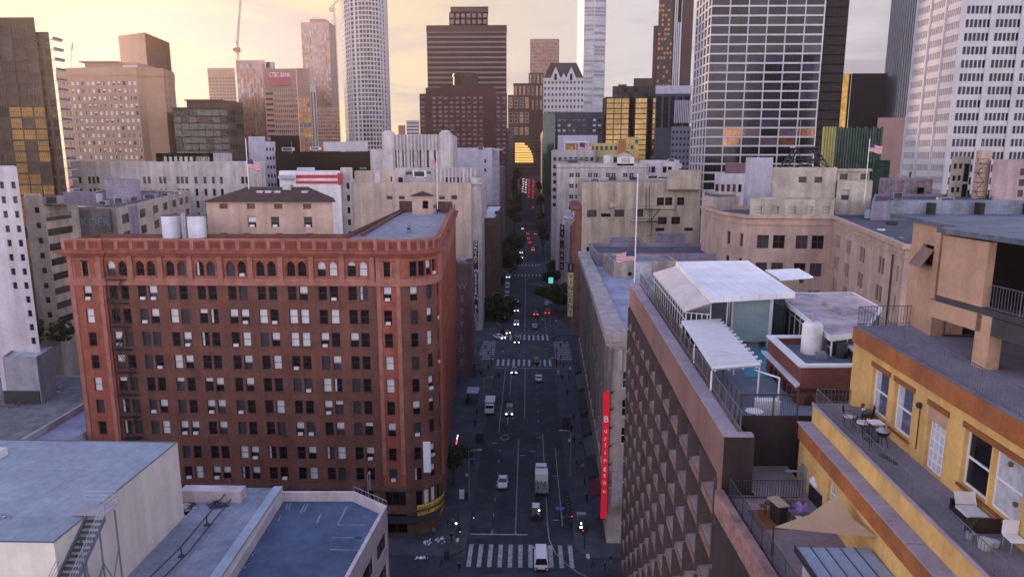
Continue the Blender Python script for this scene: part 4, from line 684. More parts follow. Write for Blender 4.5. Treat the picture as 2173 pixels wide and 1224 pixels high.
KW = dict(st=ST, nx=1, ny=2, fw=.07, g=[G_DARK, G_DARK, G_MID, G_DARK], split=True)
w2 = .62
def rw(cs, kw=KW): return [(a, b, cs, kw) for a, b in rz]
mid = [(rx(p) - XB + (XB - XA) - w2, rx(p) - XA + w2) for pr in pairs for p in pr]; mid = [(rx(p) - XA - w2, rx(p) - XA + w2) for pr in pairs for p in pr]
lft = [(rx(183) - XL - .6, rx(183) - XL + .6)]; rgt = [(rx(821) - XB - .6, rx(821) - XB + .6)]
top = lambda cs: [(zt0, zt1, cs, dict(KW, split=False))]
# materials: 0 brick 1 terracotta 2 stone
segs = [(poly[0], poly[1], lft, 1), (poly[2], poly[3], mid, 0), (poly[4], poly[5], rgt, 1)]
for A, B, cs, m in segs:
    ws += wall(mb, A, B, ZBELT, ZB, rw(cs), .3, m); ws += wall(mb, A, B, ZB, ZT, top(cs), .35, 1)
    Lg = B[0] - A[0]; n_ = max(1, int(Lg / 6)); lo = [(zr(1068), zr(1038), [(Lg * (i + .5) / n_ - 1.6, Lg * (i + .5) / n_ + 1.6) for i in range(n_)], dict(st='db', nx=3, ny=1, fw=.09)), (.3, zr(1085), [(Lg * (i + .5) / n_ - 2.0, Lg * (i + .5) / n_ + 2.0) for i in range(n_)], dict(st='d', g=BLACKG, nx=2, ny=2, fw=.1, name='shop_window'))]
    ws += wall(mb, A, B, 0, ZBELT, lo, .4, 2)
for A, B in ((poly[1], poly[2]), (poly[3], poly[4])): wall(mb, A, B, 0, ZT, [], .1, 1)
pa = [poly[5]] + arc + [poly[11]]
for i, (A, B) in enumerate(zip(pa, pa[1:])):
    Ln = (Vector(B) - Vector(A)).length; c1 = [(Ln / 2 - .55, Ln / 2 + .55)] if i in (1, 3, 5) else []
    ws += wall(mb, A, B, ZBELT, ZB, rw(c1) if c1 else [], .3, 0); ws += wall(mb, A, B, ZB, ZT, top([(.12, Ln - .12)]) if i in (1, 2, 3, 4) else [], .35, 1)
    ws += wall(mb, A, B, 0, ZBELT, [(zr(1070), zr(1038), [(.15, Ln - .15)], dict(st='b' if i in (2, 3) else 'd', nx=1, ny=1, fw=.08))] if i != 0 else [], .3, 2)
A, B = poly[11], poly[12]; Ls = (Vector(B) - Vector(A)).length
ps = [Ls * (k + .5) / 15 for k in range(15)]; sc = [(p + e - w2, p + e + w2) for p in ps for e in (-.95, .95)]
ws += wall(mb, A, B, ZBELT, ZB, rw(sc, dict(KW, split=False)), .3, 0); ws += wall(mb, A, B, ZB, ZT, top(sc), .35, 1)
ws += wall(mb, A, B, 0, ZBELT, [(zr(1068), zr(1038), [(p - 1.7, p + 1.7) for p in ps], dict(st='db', nx=3, ny=1)), (.3, zr(1090), [(p - 2., p + 2.) for p in ps], dict(g=BLACKG, nx=2, ny=2, name='shop_window'))], .4, 2)
for A, B in ((poly[12], poly[13]), (poly[13], poly[14]), (poly[14], poly[15]), (poly[15], poly[0])): wall(mb, A, B, 0, ZT, [], .1, 0)
# pointed heads of the top windows
dz = .75
for (xa, xb) in [(rx(p) - w2, rx(p) + w2) for pr in pairs for p in pr]:
    xc = (xa + xb) / 2; h = zt1 + .02; y = YF - .004
    for s, xe in ((1, xa), (-1, xb)): mb.poly([(xe, y, h), (xe, y, h - dz), (xe + s * .1, y, h - dz * .55), (xe + s * .32, y, h - dz * .22), (xc, y, h)], 1)
mb.build('wall', [BRICK, TERRA, STONE], root)
# piers on the side, ribs between bays on the top floor, trims
tb = MB()
for k in range(16):
    p = Vector(poly[11]).lerp(Vector(poly[12]), k / 15); tb.prism(rect(p.x - .1, p.x + .35, p.y - .5, p.y + .5), ZBELT, ZB, 1); tb.prism(rect(p.x - .1, p.x + .45, p.y - .4, p.y + .4), ZB, ZC, 0)
for px in (214, 278, 341, 404, 468, 532, 596, 661, 726, 790): x = rx(px); tb.box(x - .35, x + .35, YF - .28, YF - .003, zr(598), ZC, 0)
for px, hw in ((153, 3), (213, 3), (803, 3), (845, 3)): x = rx(px); tb.box(x - .3, x + .3, YF - .42, YF - .303, zr(1000), ZC, 0)
for a, b in ((158, 178), (190, 208), (806, 815), (829, 840)):
    tb.box(rx(a), rx(b), YF - .36, YF - .303, zr(590), zr(556), 0); tb.box(rx(a) + .25, rx(b) - .25, YF - .38, YF - .361, zr(588), zr(558), 1)
for z0, z1, o in ((ZB - .15, ZB + .45, .3), (ZB + .45, ZB + .9, .14), (zr(551), zr(549), .12)): tb.ring(offs(poly, o), offs(poly, .003), z0, z1, 0)
for pr in pairs:
    for p in pr: x = rx(p); tb.box(x - .75, x + .75, YF - .12, YF - .003, zt0 - .18, zt0, 0)
for a, b in rz:
    for pr in pairs: tb.box(rx(pr[0]) - .8, rx(pr[1]) + .8, YF - .12, YF - .003, a - .16, a, 2)
tb.build('terracotta_trim', [TERRL, TERRA, STONE], root)
cb = MB()
for z0, z1, o in ((ZC - .5, ZC - .2, .35), (ZC - .2, ZC + .1, .75), (ZC + .1, ZC + .45, 1.15)): cb.ring(offs(poly, o), offs(poly, .004), z0, z1, 0, True, 12)
cb.ring(offs(poly, .5), offs(poly, .003), ZBELT - .2, ZBELT + .35, 1); cb.ring(offs(poly, .35), offs(poly, .003), zr(1080), zr(1075), 1); cb.build('cornice', [TERRA, STONE], root)
pb = MB(); pb.ring(offs(poly, .3), offs(poly, -.3), ZC + .45, ZT + .25, 0, False, 12); pb.ring(offs(poly, .42), offs(poly, .301), ZT, ZT + .3, 2, True, 12)
def panels(A, B, n):
    A = Vector(A); B = Vector(B); dd = (B - A).normalized(); nn = Vector((dd.y, -dd.x)); Lp = (B - A).length
    for k in range(n):
        c = A + dd * Lp * (k + .5) / n + nn * .34; a_ = math.atan2(dd.y, dd.x); w_ = Lp / n
        pb.obox(c, a_, w_ * .62, .05, ZC + .75, ZT - .25, 1); pb.obox(A + dd * Lp * (k / n) + nn * .36, a_, .5, .12, ZC + .47, ZT - .02, 2)  # panels stand proud; recess shade is put into their darker red
panels(poly[0], poly[1], 3); panels(poly[2], poly[3], 18); panels(poly[4], poly[5], 2); panels(poly[11], poly[12], 30)
for A, B in zip(pa, pa[1:]): panels(A, B, 1)
pb.build('parapet', [TERRA, TERRD, TERRL], root)
rb = MB(); zrf = ZT - .9; rb.poly([(p[0], p[1], zrf) for p in [poly[0], poly[2], poly[3], poly[5]] + arc + poly[11:]])
rng = random.Random(3)
for k in range(34):
    x = rng.uniform(-28.5, -18.5); y = rng.uniform(122, 160); s = rng.uniform(.25, .8); rb.poly([(x, y, zrf + .01), (x + s, y + .1, zrf + .01), (x + s * 1.3, y + s * .7, zrf + .01), (x + .2, y + s, zrf + .01)], 1)
rb.build('roof', [mat('gravel_roof', (.30, .31, .36), .95, .3, .5, c2=(.24, .25, .30)), ROOF_LT], root)
windows(root, ws, 100)
b = MB(); b.prism([(XL, 108.02), (-29, 109.2), (-29, 126), (XL, 124)], 0, zrf - 2.2); b.build('rear_wing', [BRICK], root)
# wing parapet, pavilion on the wing
b = MB(); A = P(768, 497, z=ZT - .5); b.path([(A.x, A.y, ZT - .5), (-29.6, 166, ZT - .5)], .35, 4); b.prism([(-30.5, 166), (-25.4, 165), (-25.4, 165.6), (-30.5, 166.6)], zrf, zrf + 2.6); b.prism([(-21.5, 164.5), (-17.6, 163), (-17.6, 163.6), (-21.5, 165.1)], zrf, zrf + 2.6); b.build('wing_parapet', [STONE], root)
a = fb(874, 919, 413, 158, 4.5); zp = ZZ(415, 158)
r = building('roof_pavilion', 'small peach roof pavilion with pyramid roof on the red hotel wing', a, zp, z0=zrf, wm=PEACH, rm=ROOF_DK, specs={0: [d(cols=[3.0], w=1.3, h=1.8, fl=9, top=1.2, rows=1, st='d', g=BLACKG, f=FR_BR)]}, par=None)
RT = mat('dark_brown_roof_tiles', (.06, .035, .032), .85, .35, .6)
b = MB(); o_ = offs(a, .5); ap = (sum(p[0] for p in a) / 4, sum(p[1] for p in a) / 4, ZZ(406, 160))
for i in range(4): b.poly([(*o_[i], zp - .1), (*o_[(i + 1) % 4], zp - .1), ap])
b.poly([(*p, zp - .1) for p in reversed(o_)]); b.build('pyramid_roof', [RT], r)
# hipped penthouse
YP = 112.; zE = ZZ(429, YP); a = [(XX(437, YP, 430), YP), (XX(705, YP, 430), YP), (XX(705, YP, 430) * (YP + 11) / YP - .4, YP + 11), (XX(437, YP, 430) - 2, YP + 11)]; x0 = a[0][0]
q = lambda v: XX(v, YP, 460) - x0
r = building('penthouse', 'peach penthouse with a dark hipped roof on top of the red hotel', a, zE, z0=zrf - 2, wm=PEACH, rm=ROOF_DK, specs={0: [d(cols=[q(476), q(534), q(592), q(653)], w=1.35, h=.85, fl=99, top=zE - ZZ(433, YP), rows=1, st='d', g=FR_BR, fw=.05, f=FR_BR), d(cols=[q(534), q(583), q(653)], w=1.35, h=1.7, fl=99, top=zE - ZZ(461, YP), rows=1, st='aae', g=[G_MID, G_DARK], f=FR_BR), d(cols=[q(472), q(522), q(590), q(655)], w=1.25, h=.9, fl=99, top=zE - ZZ(496, YP), rows=1, st='d', g=FR_BR, fw=0)]}, par=None)
b = MB(); o_ = offs(a, .6); zz_ = ZZ(398, YP + 5); i_ = [(a[0][0] + 5, YP + 4.5), (a[1][0] - 5, YP + 4.5), (a[1][0] - 6, YP + 7), (a[0][0] + 4, YP + 7)]
for i in range(4): b.poly([(*o_[i], zE), (*o_[(i + 1) % 4], zE), (*i_[(i + 1) % 4], zz_), (*i_[i], zz_)])
b.poly([(*p, zz_) for p in i_]); b.poly([(*p, zE) for p in reversed(o_)]); b.build('hipped_roof', [RT], r)
b = MB()
for px in (553, 571, 590, 648):
    p = P(px, 408, Y=YP + 3); b.box(p.x - .5, p.x + .5, p.y - .5, p.y + .5, p.z - .6, p.z + .25, 0)
p = P(610, 404, Y=YP + 4); b.box(p.x - .7, p.x + .7, p.y - .4, p.y + 1, p.z - .8, p.z + .9, 1); b.build('roof_vent', [LILAC, MET_GR], r)
# fire escape
b = MB(); xa, xb = rx(229), rx(268)
for k, (z0, z1) in enumerate([(zt0, zt1)] + rz[:8]):
    zf = z0 - .45; b.box(xa, xb, YF - 1.15, YF - .05, zf - .08, zf)
    for zz_ in (.5, 1.0): b.path([(xa, YF - .05, zf + zz_), (xa, YF - 1.15, zf + zz_), (xb, YF - 1.15, zf + zz_), (xb, YF - .05, zf + zz_)], .028)
    for j in range(13): x = xa + (xb - xa) * j / 12; b.bar((x, YF - 1.15, zf), (x, YF - 1.15, zf + 1), .018)
    if k: zu = ([zt0] + [r_[0] for r_ in rz])[k - 1] - .45; s = 1 if k % 2 else -1; xm = (xa + xb) / 2; b.bar((xm - s * 1.0, YF - .75, zf), (xm + s * .9, YF - .75, zu), .07); b.bar((xm - s * 1.0, YF - .35, zf), (xm + s * .9, YF - .35, zu), .07)
b.build('fire_escape', [MET_DK], root)
# corner signs
p0 = P(906, 972, Y=YF - .6); b = MB(); zs0, zs1 = ZZ(1004, 99.4), ZZ(940, 99.4); hw = .55
b.prism([(p0.x - hw, p0.y), (p0.x + hw, p0.y), (p0.x + hw, p0.y + .3), (p0.x - hw, p0.y + .3)], zs0, zs1, bottom=True); b.build('blade_sign', [mat('blank_white_sign', (.72, .74, .8), .6, .1, .3)], root)
YS = mat('yellow_sign_panel', (.60, .42, .08), .7, .15, .4); za, zb_ = ZZ(1113, 99), ZZ(1079, 99); b = MB()
RS = RC + .25; sa = [(cxr + RS * math.sin(R(t)), cyr - RS * math.cos(R(t))) for t in range(18, 91, 9)]
for A, B in zip(sa, sa[1:]): b.poly([(*A, za), (*B, za), (*B, zb_), (*A, zb_)])
sg = b.build('lease_sign', [YS], root)
BKL = mat('black_sign_letters', (.02, .02, .02), .7, 0)
for j, (s, sz) in enumerate((('CREATIVE OFFICE', .58), ('FOR LEASE', .85), ('213-455-0555', .6))):
    n = len(s); z = zb_ - .55 - j * .85; stp = 68 / n
    for i, ch in enumerate(s):
        if ch == ' ': continue
        t = R(20 + stp * (i + .5)); text(ch, sz, BKL, sg, (cxr + (RS + .04) * math.sin(t), cyr - (RS + .04) * math.cos(t), z), rot=(R(90), 0, t), name='letter')
b = MB(); b.prism([(cxr - 6, YF - 2.2), (cxr + 1, YF - 2.2), (cxr + 4.6, YF - .4), (cxr + RC + .6, cyr + 2), (cxr + RC - .3, cyr + 2), (cxr, YF - .3), (cxr - 6, YF - .3)], 3.0, 3.35, bottom=True); b.build('canopy', [MET_DK], root)

# ------------------------------------------------------------------ left foreground roofs
CRW = mat('cream_rendered_wall', (.70, .64, .58), .9, .12, .2, .12); BLR = mat('blue_grey_membrane_roof', (.28, .33, .39), .85, .3, .15, c2=(.29, .325, .39), seam=2.1); BLR2 = mat('weathered_blue_grey_roof', (.24, .27, .335), .8, .4, .2, c2=(.29, .31, .38), seam=1.6); PINKP = mat('pinkish_parapet', (.58, .50, .52), .85, .2, .3, .2)
z1 = 32.; p = [P(v, w_, z=z1) for v, w_ in ((-150, 1156), (120, 1151), (372, 938))]; xr = (p[1].x + p[2].x) / 2
aa = [(-75, p[1].y), (xr, p[1].y), (xr, p[2].y), (-75, p[2].y + .5)]
r = building('warehouse', 'cream rendered block with a blue grey flat roof in the left foreground', aa, z1, wm=CRW, rm=BLR, specs={}, par=None)
b = MB(); b.ring(offs(aa, .04), offs(aa, -.1), z1 + .015, z1 + .05); b.build('roof_edge', [mat('dark_metal_flashing', (.10, .11, .14), .6, .2, 1.)], r)
b = MB(); q_ = P(0, 962, z=z1); b.box(q_.x - 6, q_.x + .9, q_.y - 1.6, q_.y - .2, z1, z1 + .7); b.build('roof_hatch', [WHITE], r)
z2 = 24.5; f0, f1, f2 = P(384, 1036, z=z2), P(600, 1035, z=z2), P(470, 1226, z=z2)
sl_ = (f1 - f2); f3 = f2 - sl_ * 1.2
pl2 = [(xr + .02, 18), (f3.x, 18), (f3.x + .0, f3.y), tuple(f1.xy), (xr + .02, f1.y)]
r = building('warehouse', 'lower blue grey roof strip between the cream block and the car park roof', [(xr + .02, 20), (f2.x - (f1.x - f2.x) * (f2.y - 20) / (f1.y - f2.y), 20), tuple(f1.xy), (xr + .02, f1.y)], z2, wm=CRW, rm=BLR2, specs={}, par=None)
b = MB(); e0, e1 = Vector((f2.x - (f1.x - f2.x) * (f2.y - 20) / (f1.y - f2.y), 20, z2)), f1; nn = Vector((-(e1 - e0).y, (e1 - e0).x, 0)).normalized()
b.prism([tuple((e0 + nn * .9).xy), tuple(e0.xy), tuple(e1.xy), tuple((e1 + nn * .9).xy)], z2 + .02, z2 + .22); b.build('roof_edge', [mat('pale_blue_flashing', (.36, .42, .48), .7, .2, .3)], r)
b = MB(); A, B = P(386, 1062, z=z2), P(516, 1062, z=z2); b.box(A.x, B.x, A.y - .3, A.y + 1.0, z2 + .015, z2 + 1.2); b.build('parapet_wall', [PINKP], r)
# pipe run and scrap on that roof
b = MB(); pts = [P(v, w_, z=z2 + .9) for v, w_ in ((318, 1224), (384, 1160), (438, 1095), (489, 1034))]; b.path(pts, .06, 6); pts2 = [v + Vector((.55, 0, -.55)) for v in pts]; b.path(pts2, .06, 6)
for v in pts: b.bar(v, v - Vector((0, 0, .9)), .06, 6); b.box(v.x - .25, v.x + .25, v.y - .2, v.y + .2, z2 + .23 if False else z2 + .01, z2 + .12)
b.bar(pts[-1], pts[-1] + Vector((0, 0, .8)), .06, 6); b.build('roof_pipe', [mat('dark_pipe', (.05, .05, .07), .6, .2, 1.)], label='long dark pipe run on posts along the lower blue roof', cat='pipe', loc=tuple(pts[1]))
FOIL = mat('crumpled_grey_sheeting', (.45, .5, .58), .4, .4, 3., bump=.4); rng = random.Random(5)
def heap(nm, label, c, rx_, ry_, h, m, cat, n=46):
    b = MB()
    for k in range(n):
        a_ = rng.uniform(0, 6.3); rr = math.sqrt(rng.random()); x = c[0] + rx_ * rr * math.cos(a_); y = c[1] + ry_ * rr * math.sin(a_); s = rng.uniform(.12, .4); zc = c[2] + h * (1 - rr) * rng.uniform(.3, 1)
        v = [Vector((x, y, zc)) + Vector((rng.uniform(-s, s), rng.uniform(-s, s), rng.uniform(-.1, .15))) for _ in range(3)]; b.poly(v + [v[0] + (v[2] - v[1]) * .6])
    return b.build(nm, [m], label=label, cat=cat, loc=c)
p = P(402, 1078, z=z2 + .03); heap('plastic_sheeting', 'crumpled plastic sheeting at the foot of the cream wall', tuple(p), .9, 2.2, .5, FOIL, 'sheeting')
p = P(462, 1072, z=z2 + .03); heap('scrap_heap', 'dark scrap heap below the pipe run near the pink parapet', tuple(p), 1.0, .5, .4, MET_DK, 'scrap')
# car park roof
z3 = 23.; g = [P(v, w_, z=z3) for v, w_ in ((588, 1060), (752, 1060), (822, 1092), (752, 1226))]; 
dr = (g[3] - g[2]); gN = g[2] + dr * (46. / abs(dr.y)) 
poly3 = [(e0.x + .4, 20), (gN.x, 20), tuple(g[2].xy), tuple(g[1].xy), (g[0].x + .4, g[0].y)]
r = building('parking_structure', 'car park building with a blue asphalt roof deck and pink parapet', poly3, z3, wm=PINKP, rm=mat('blue_grey_asphalt_deck', (.095, .135, .215), .8, .35, .12, c2=(.07, .10, .17)), specs={1: [d(n=10, w=3.4, h=1.9, fl=3.3, top=1.2, zmin=2, g=[G_DARK, G_BLUE], nx=3, ny=2, fw=.09)], 2: [d(n=2, w=3, h=1.9, fl=3.3, top=1.2, zmin=2, g=G_DARK, nx=3)]}, par=(1.0, .35))
b = MB()
def seg(u, v, wd=.07): A, B = P(*u, z=z3 + .03), P(*v, z=z3 + .03); n_ = Vector((-(B - A).y, (B - A).x, 0)).normalized() * wd; b.poly([A - n_, B - n_, B + n_, A + n_])
for u, v in (((606, 1081), (611, 1067)), ((612, 1081), (617, 1067)), ((590, 1105), (596, 1093)), ((645, 1085), (654, 1067)), ((637, 1088), (646, 1070)), ((672, 1110), (681, 1089)), ((717, 1113), (736, 1073)), ((705, 1140), (768, 1140)), ((753, 1140), (790, 1140)), ((700, 1165), (776, 1167)), ((740, 1194), (772, 1196)), ((717, 1113), (775, 1113))): seg(u, v)
b.build('bay_marking', [mat('faint_white_paint', (.3, .33, .4), .8, .5, 1.)], r)
b = MB(); 
for k in range(9): A = Vector(poly3[3]).lerp(Vector(poly3[2]), k / 8); b.bar((A.x, A.y, z3 + 1), (A.x, A.y, z3 + 1.5), .03)
b.path([(*poly3[3], z3 + 1.5), (*poly3[2], z3 + 1.5)], .03); p = Vector(poly3[3]).lerp(Vector(poly3[2]), .45); b.bar((p.x, p.y, z3 + 1), (p.x, p.y, z3 + 3.6), .035); b.build('pipe_rail', [MET_GR], r)
p = P(525, 1165, z=z3 + .05); heap('rubble_strip', 'pale broken debris strip along the edge of the car park deck', tuple(P(512, 1190, z=z3 + .03)), .9, 3.6, .5, FOIL, 'debris', 70)
p = P(524, 1040, z=z3)
# gravel roof, lilac roof and stair hut behind, left of the hotel
GRV = mat('grey_gravel_roof', (.20, .20, .22), .95, .35, .5, c2=(.15, .15, .18))
q0, q1, q2 = P(195, 800, z=17), P(180, 858, z=17), P(40, 940, z=17)
r = building('warehouse', 'flat gravel roofed building left of the red brick hotel', [(-140, q2.y), tuple(q2.xy), tuple(q1.xy), tuple(q0.xy), (-140, q0.y)], 17, wm=LILW, rm=GRV, specs={}, par=(.25, .25))
r = building('warehouse', 'lilac grey lower roof wedged against the red brick hotel', [(q2.x + .5, q2.y), (XL - .6, q2.y - 6), (XL - .6, q1.y + 4), (q1.x + .4, q1.y + 4), (q1.x + .4, q1.y)], 16.4, wm=LILW, rm=mat('lilac_membrane_roof', (.27, .28, .40), .85, .3, .2, seam=1.8), specs={}, par=None)
a = fb(8, 108, 768, 111, 7.5); r = building('stair_hut', 'grey roof hut with a dark base on the gravel roof', [(XX(6, 111, 768), 111), (XX(78, 111, 768), 111), (XX(110, 117, 750), 117.5), (XX(30, 117, 750), 118)], ZZ(768, 111), z0=17, wm=mat('grey_lilac_render', (.30, .30, .35), .9, .25, .4, .2), rm=ROOF_LT, specs={}, par=(.3, .25))
b = MB(); b.box(XX(4, 111, 800), XX(80, 111, 800), 110.8, 110.99, 17.02, 19.3); b.build('dark_base', [MET_DK], r)
b = MB(); p = P(122, 830, z=17); b.box(p.x - .8, p.x + .8, p.y - .6, p.y + .6, 17.02, 17.9, 0); b.box(p.x - 1.1, p.x + .9, p.y - .7, p.y - .6, 17.02, 17.3, 1); b.build('air_unit', [PURP, WHITE], label='low dark air unit with pale skirt on the gravel roof beside the hut', cat='air unit', loc=tuple(p))
heap('scrap_heap', 'brown scrap pile at the left end of the gravel roof', tuple(P(18, 858, z=17.03)), 3.0, 1.6, 1.1, mat('brown_scrap', (.10, .085, .08), .9, .4, 1.5), 'scrap', 80)
# steel stair from the cream roof
STL = mat('blue_grey_painted_steel', (.17, .19, .25), .5, .25, 1.); zs = z1
A = P(198, 1082, z=zs); xs = A.x
root2 = empty('steel_stair', (xs, 46, z2), 'steel stair with handrails climbing from the lower roof to the cream block roof', 'staircase')
x_a, x_b = P(200, 1084, z=zs).x, P(250, 1084, z=zs).x; x_b = xr + 1.5; x_a = xr + .02; yp = P(225, 1084, z=zs).y
b = MB(); b.box(x_a - 1.0, x_b, yp - .9, yp + .7, zs - .0 + .13, zs + .2); b.build('landing', [mat('pinkish_landing', (.36, .32, .35), .8, .2, .5)], root2)
b = MB(); n = 16; ys = yp - .9; tp = []
for k in range(n):
    z = zs - .25 * (k + 1); y = ys - .36 * (k + 1); b.box(x_a + .05, x_b - .05, y, y + .36, z, z + .05)
zl, yl = zs - .25 * n, ys - .36 * n; b.build('tread', [mat('dark_grating', (.07, .085, .1), .7, .3, 1.)], root2)
b = MB()
for x in (x_a + .03, x_b - .03): b.poly([(x, ys, zs + .2), (x, ys, zs - .25), (x, yl, zl - .25), (x, yl, zl + .2)]); b.poly([(x + .05, ys, zs + .2), (x + .05, ys, zs - .25), (x + .05, yl, zl - .25), (x + .05, yl, zl + .2)]); b.poly([(x, ys, zs + .2), (x + .05, ys, zs + .2), (x + .05, yl, zl + .2), (x, yl, zl + .2)])
b.box(x_a - 2.5, x_b, yl - 1.2, yl, zl - .05, zl + .03); b.build('stringer', [STL], root2)
b = MB(); HG = mat('grey_handrail', (.33, .35, .42), .5, .2, 1.)
for h in (.35, .7, 1.05):
    b.path([(x_a - 1.0, yp + .7, zs + .2 + h), (x_b, yp + .7, zs + .2 + h), (x_b, yp - .9, zs + .2 + h), (x_b, yl, zl + h + .1), (x_b, yl - 1.2, zl + h + .05)], .028, 6); b.path([(x_a, ys - 3.2, zs - 2.2 + h), (x_a, yl, zl + h + .1), (x_a - 2.5, yl, zl + h + .05)], .028, 6)
for (x, y, z) in ((x_a - 1.0, yp + .7, zs + .2), (x_b, yp + .7, zs + .2), (x_b, yp - .9, zs + .2), (x_b, yl, zl), (x_a, yl, zl), (x_a - 2.5, yl, zl), (x_b, yl - 1.2, zl), (x_b, (ys + yl) / 2, (zs + zl) / 2 + .1)): b.bar((x, y, z), (x, y, z + 1.07), .03, 6)
b.build('handrail', [HG], root2)
b = MB()
lg = [(x_b - .1, yp + .4), (x_b - .1, yp - 1.6), (x_b - .1, yp - 3.4), (x_a + .2, yp - 2.0)]
for i, (x, y) in enumerate(lg): b.bar((x, y, z2), (x, y, zs - .1 - max(0, (ys - y)) * .69), .07, 6)
for (xa, ya), (xb, yb) in ((lg[0], lg[1]), (lg[1], lg[2]), (lg[1], lg[3])): b.bar((xa, ya, z2 + .2), (xb, yb, zs - 3.2), .045, 6); b.bar((xb, yb, z2 + .2), (xa, ya, zs - 3.2), .045, 6)
b.build('trestle', [STL], root2)
# ------------------------------------------------------------------ right of the street: pale corner block with the red sign
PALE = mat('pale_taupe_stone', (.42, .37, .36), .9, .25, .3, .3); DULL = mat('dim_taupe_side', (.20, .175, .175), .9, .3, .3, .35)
zt = 32.4; C0 = P(1290, 716, Y=97); C1 = P(1229, 540, Y=187); xr_ = XX(1400, 97, 716)
ang = (C1.x - C0.x) / 90.
poly = [(C0.x + .7, 98), (xr_ + 6, 98), (xr_ + 8, 186), (C0.x + .7 + ang * 88, 186)]
Lf = poly[1][0] - poly[0][0]; Ls = 88.0
r = building('corner_block', 'pale taupe corner block with a deep cornice and flat lilac roof', poly, zt, wm=PALE, rm=mat('lilac_grey_roof', (.34, .36, .47), .85, .3, .15, c2=(.28, .30, .39), seam=2.4), specs={0: [d(cols=[2.6, 6.6, 10.6], w=1.8, h=2.6, fl=4.3, top=5.0, zmin=13, g=[G_DARK, G_MID], nx=1, ny=2, fw=.1, f=FR_WHITE, st='dddh')], 3: [d(n=16, w=1.5, h=2.5, fl=4.0, top=4.0, zmin=8, g=[G_DARK, G_MID])]}, par=None, cornice=((zt - 1.5, zt - 1.0, .35), (zt - 1.0, zt - .3, .8), (zt - .3, zt + .5, 1.0), (9.2, 9.6, .4), (20.2, 20.5, .15)), depth=.3)
CB_ROOT, CBX, CBS = r, poly[0][0], ang
b = MB(); o_ = offs(poly, 1.0); b.prism([o_[0], (o_[0][0] + 3.1, o_[0][1]), (o_[3][0] + 2.9, o_[3][1]), o_[3]], zt + .5, zt + .9, 0); b.prism([(o_[0][0] + 3.1, o_[0][1]), (o_[1][0], o_[1][1]), (o_[1][0], o_[1][1] + .9), (o_[0][0] + 3.1, o_[0][1] + .9)], zt + .5, zt + .9, 0); b.build('parapet', [PALE], r)
b = MB()
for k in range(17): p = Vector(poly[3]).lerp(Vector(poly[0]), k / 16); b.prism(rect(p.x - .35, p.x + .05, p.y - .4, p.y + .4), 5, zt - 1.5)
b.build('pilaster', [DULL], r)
b = MB(); b.prism(rect(poly[0][0] + .9, poly[0][0] + 1.5, 97.4, 98), zt - 4.6, zt - 1.5); b.build('bracket', [PALE], r)
b = MB(); x = poly[0][0]; b.box(x + .5, x + 2.6, 97.4, 98, 6.5, 12); b.build('poster_board', [mat('pale_poster_board', (.35, .33, .36), .7, .3, 1.)], r)
b = MB(); b.box(x + 2.2, x + 4.6, 96.6, 98, 5.4, 7.6); b.build('dark_awning', [MET_DK], r)
# long red blade sign
RED = mat('red_sign_face', (.66, .012, .03), .5, .08, .2, emit=.3); SWH = mat('white_sign_letters', (.8, .78, .78), .5, 0)
sx = XX(1284, 96.5, 960); zs0, zs1 = ZZ(1097, 96.5), ZZ(829, 96.5)
sg = empty('blade_sign', (sx, 96.5, zs0), 'tall red vertical store sign on the pale corner block', 'sign')
b = MB(); b.poly([(sx - .42, 96.4, zs0), (sx + .42, 96.4, zs0), (sx + .42, 96.4, zs1 + .3), (sx - .42, 96.4, zs1 - .1)]); b.prism(rect(sx - .42, sx + .42, 96.402, 96.75), zs0, zs1 - .1, bottom=True); b.build('sign_box', [RED], sg)
ys = [888, 915, 934, 955, 972, 990, 1008, 1025, 1042]
for ch, y in zip('Burlington', [888, 912, 929, 943, 958, 974, 991, 1006, 1021, 1040]): text(ch, 1.35 if ch == 'B' else 1.0, SWH, sg, (sx, 96.37, ZZ(y, 96.4)), name='letter')
b = MB()
for y in (833, 868, 907, 946, 985, 1022): z = ZZ(y, 96.5); b.bar((sx + .42, 96.6, z), (sx + 1.35, 97.6, z), .06); b.box(sx + .5, sx + .95, 96.5, 96.62, z - .05, z + .12)
b.build('bracket', [MET_DK], sg)
b = MB(); p = P(1317, 600, z=zt)
# roof structures of that block
hx0, hx1 = XX(1292, 158, 590), XX(1420, 158, 590)
rr = building('roof_hut', 'stained cream plant room at the back of the lilac roof', [(hx0, 150), (hx1, 150), (hx1, 160), (hx0 - 1, 162)], zt + 3.2, z0=zt, wm=mat('stained_cream_plaster', (.40, .36, .33), .9, .4, .6, .4), rm=ROOF_GREY, specs={0: [d(cols=[3.6], w=.8, h=.8, fl=9, top=2, rows=1, g=BLACKG, fw=0)]}, par=(.5, .3))
b = MB(); b.box(hx0 + 4.5, hx0 + 8, 148.6, 149.99, zt + .02, zt + 3.4); b.build('door_panel', [ROOF_LT], rr)
building('roof_block', 'grey flat storey with a low parapet behind the lilac roof', rect(C0.x + 5, xr_ + 34, 166, 186.5), zt + 2.2, z0=zt - 10, wm=PURP, rm=ROOF_DK, specs={}, par=(1.0, .4))
building('roof_block', 'mauve grey plant block against the yellowish wall', fb(1294, 1358, 520, 214, 8), ZZ(512, 214), z0=10, wm=PURP, rm=ROOF_GREY, specs={}, par=(.4, .3))
building('roof_block', 'blue purple flat roofed plant block with rim right of the mauve one', fb(1390, 1455, 508, 205, 8), ZZ(505, 205), z0=10, wm=PURP, rm=ROOF_DK, specs={}, par=(.7, .4))
building('roof_block', 'broad dark rooftop filling the yard between the corner block and the peach block', rect(30, 52, 128, 215), 26, z0=0, wm=PURP, rm=ROOF_DK, specs={}, par=(.6, .4))

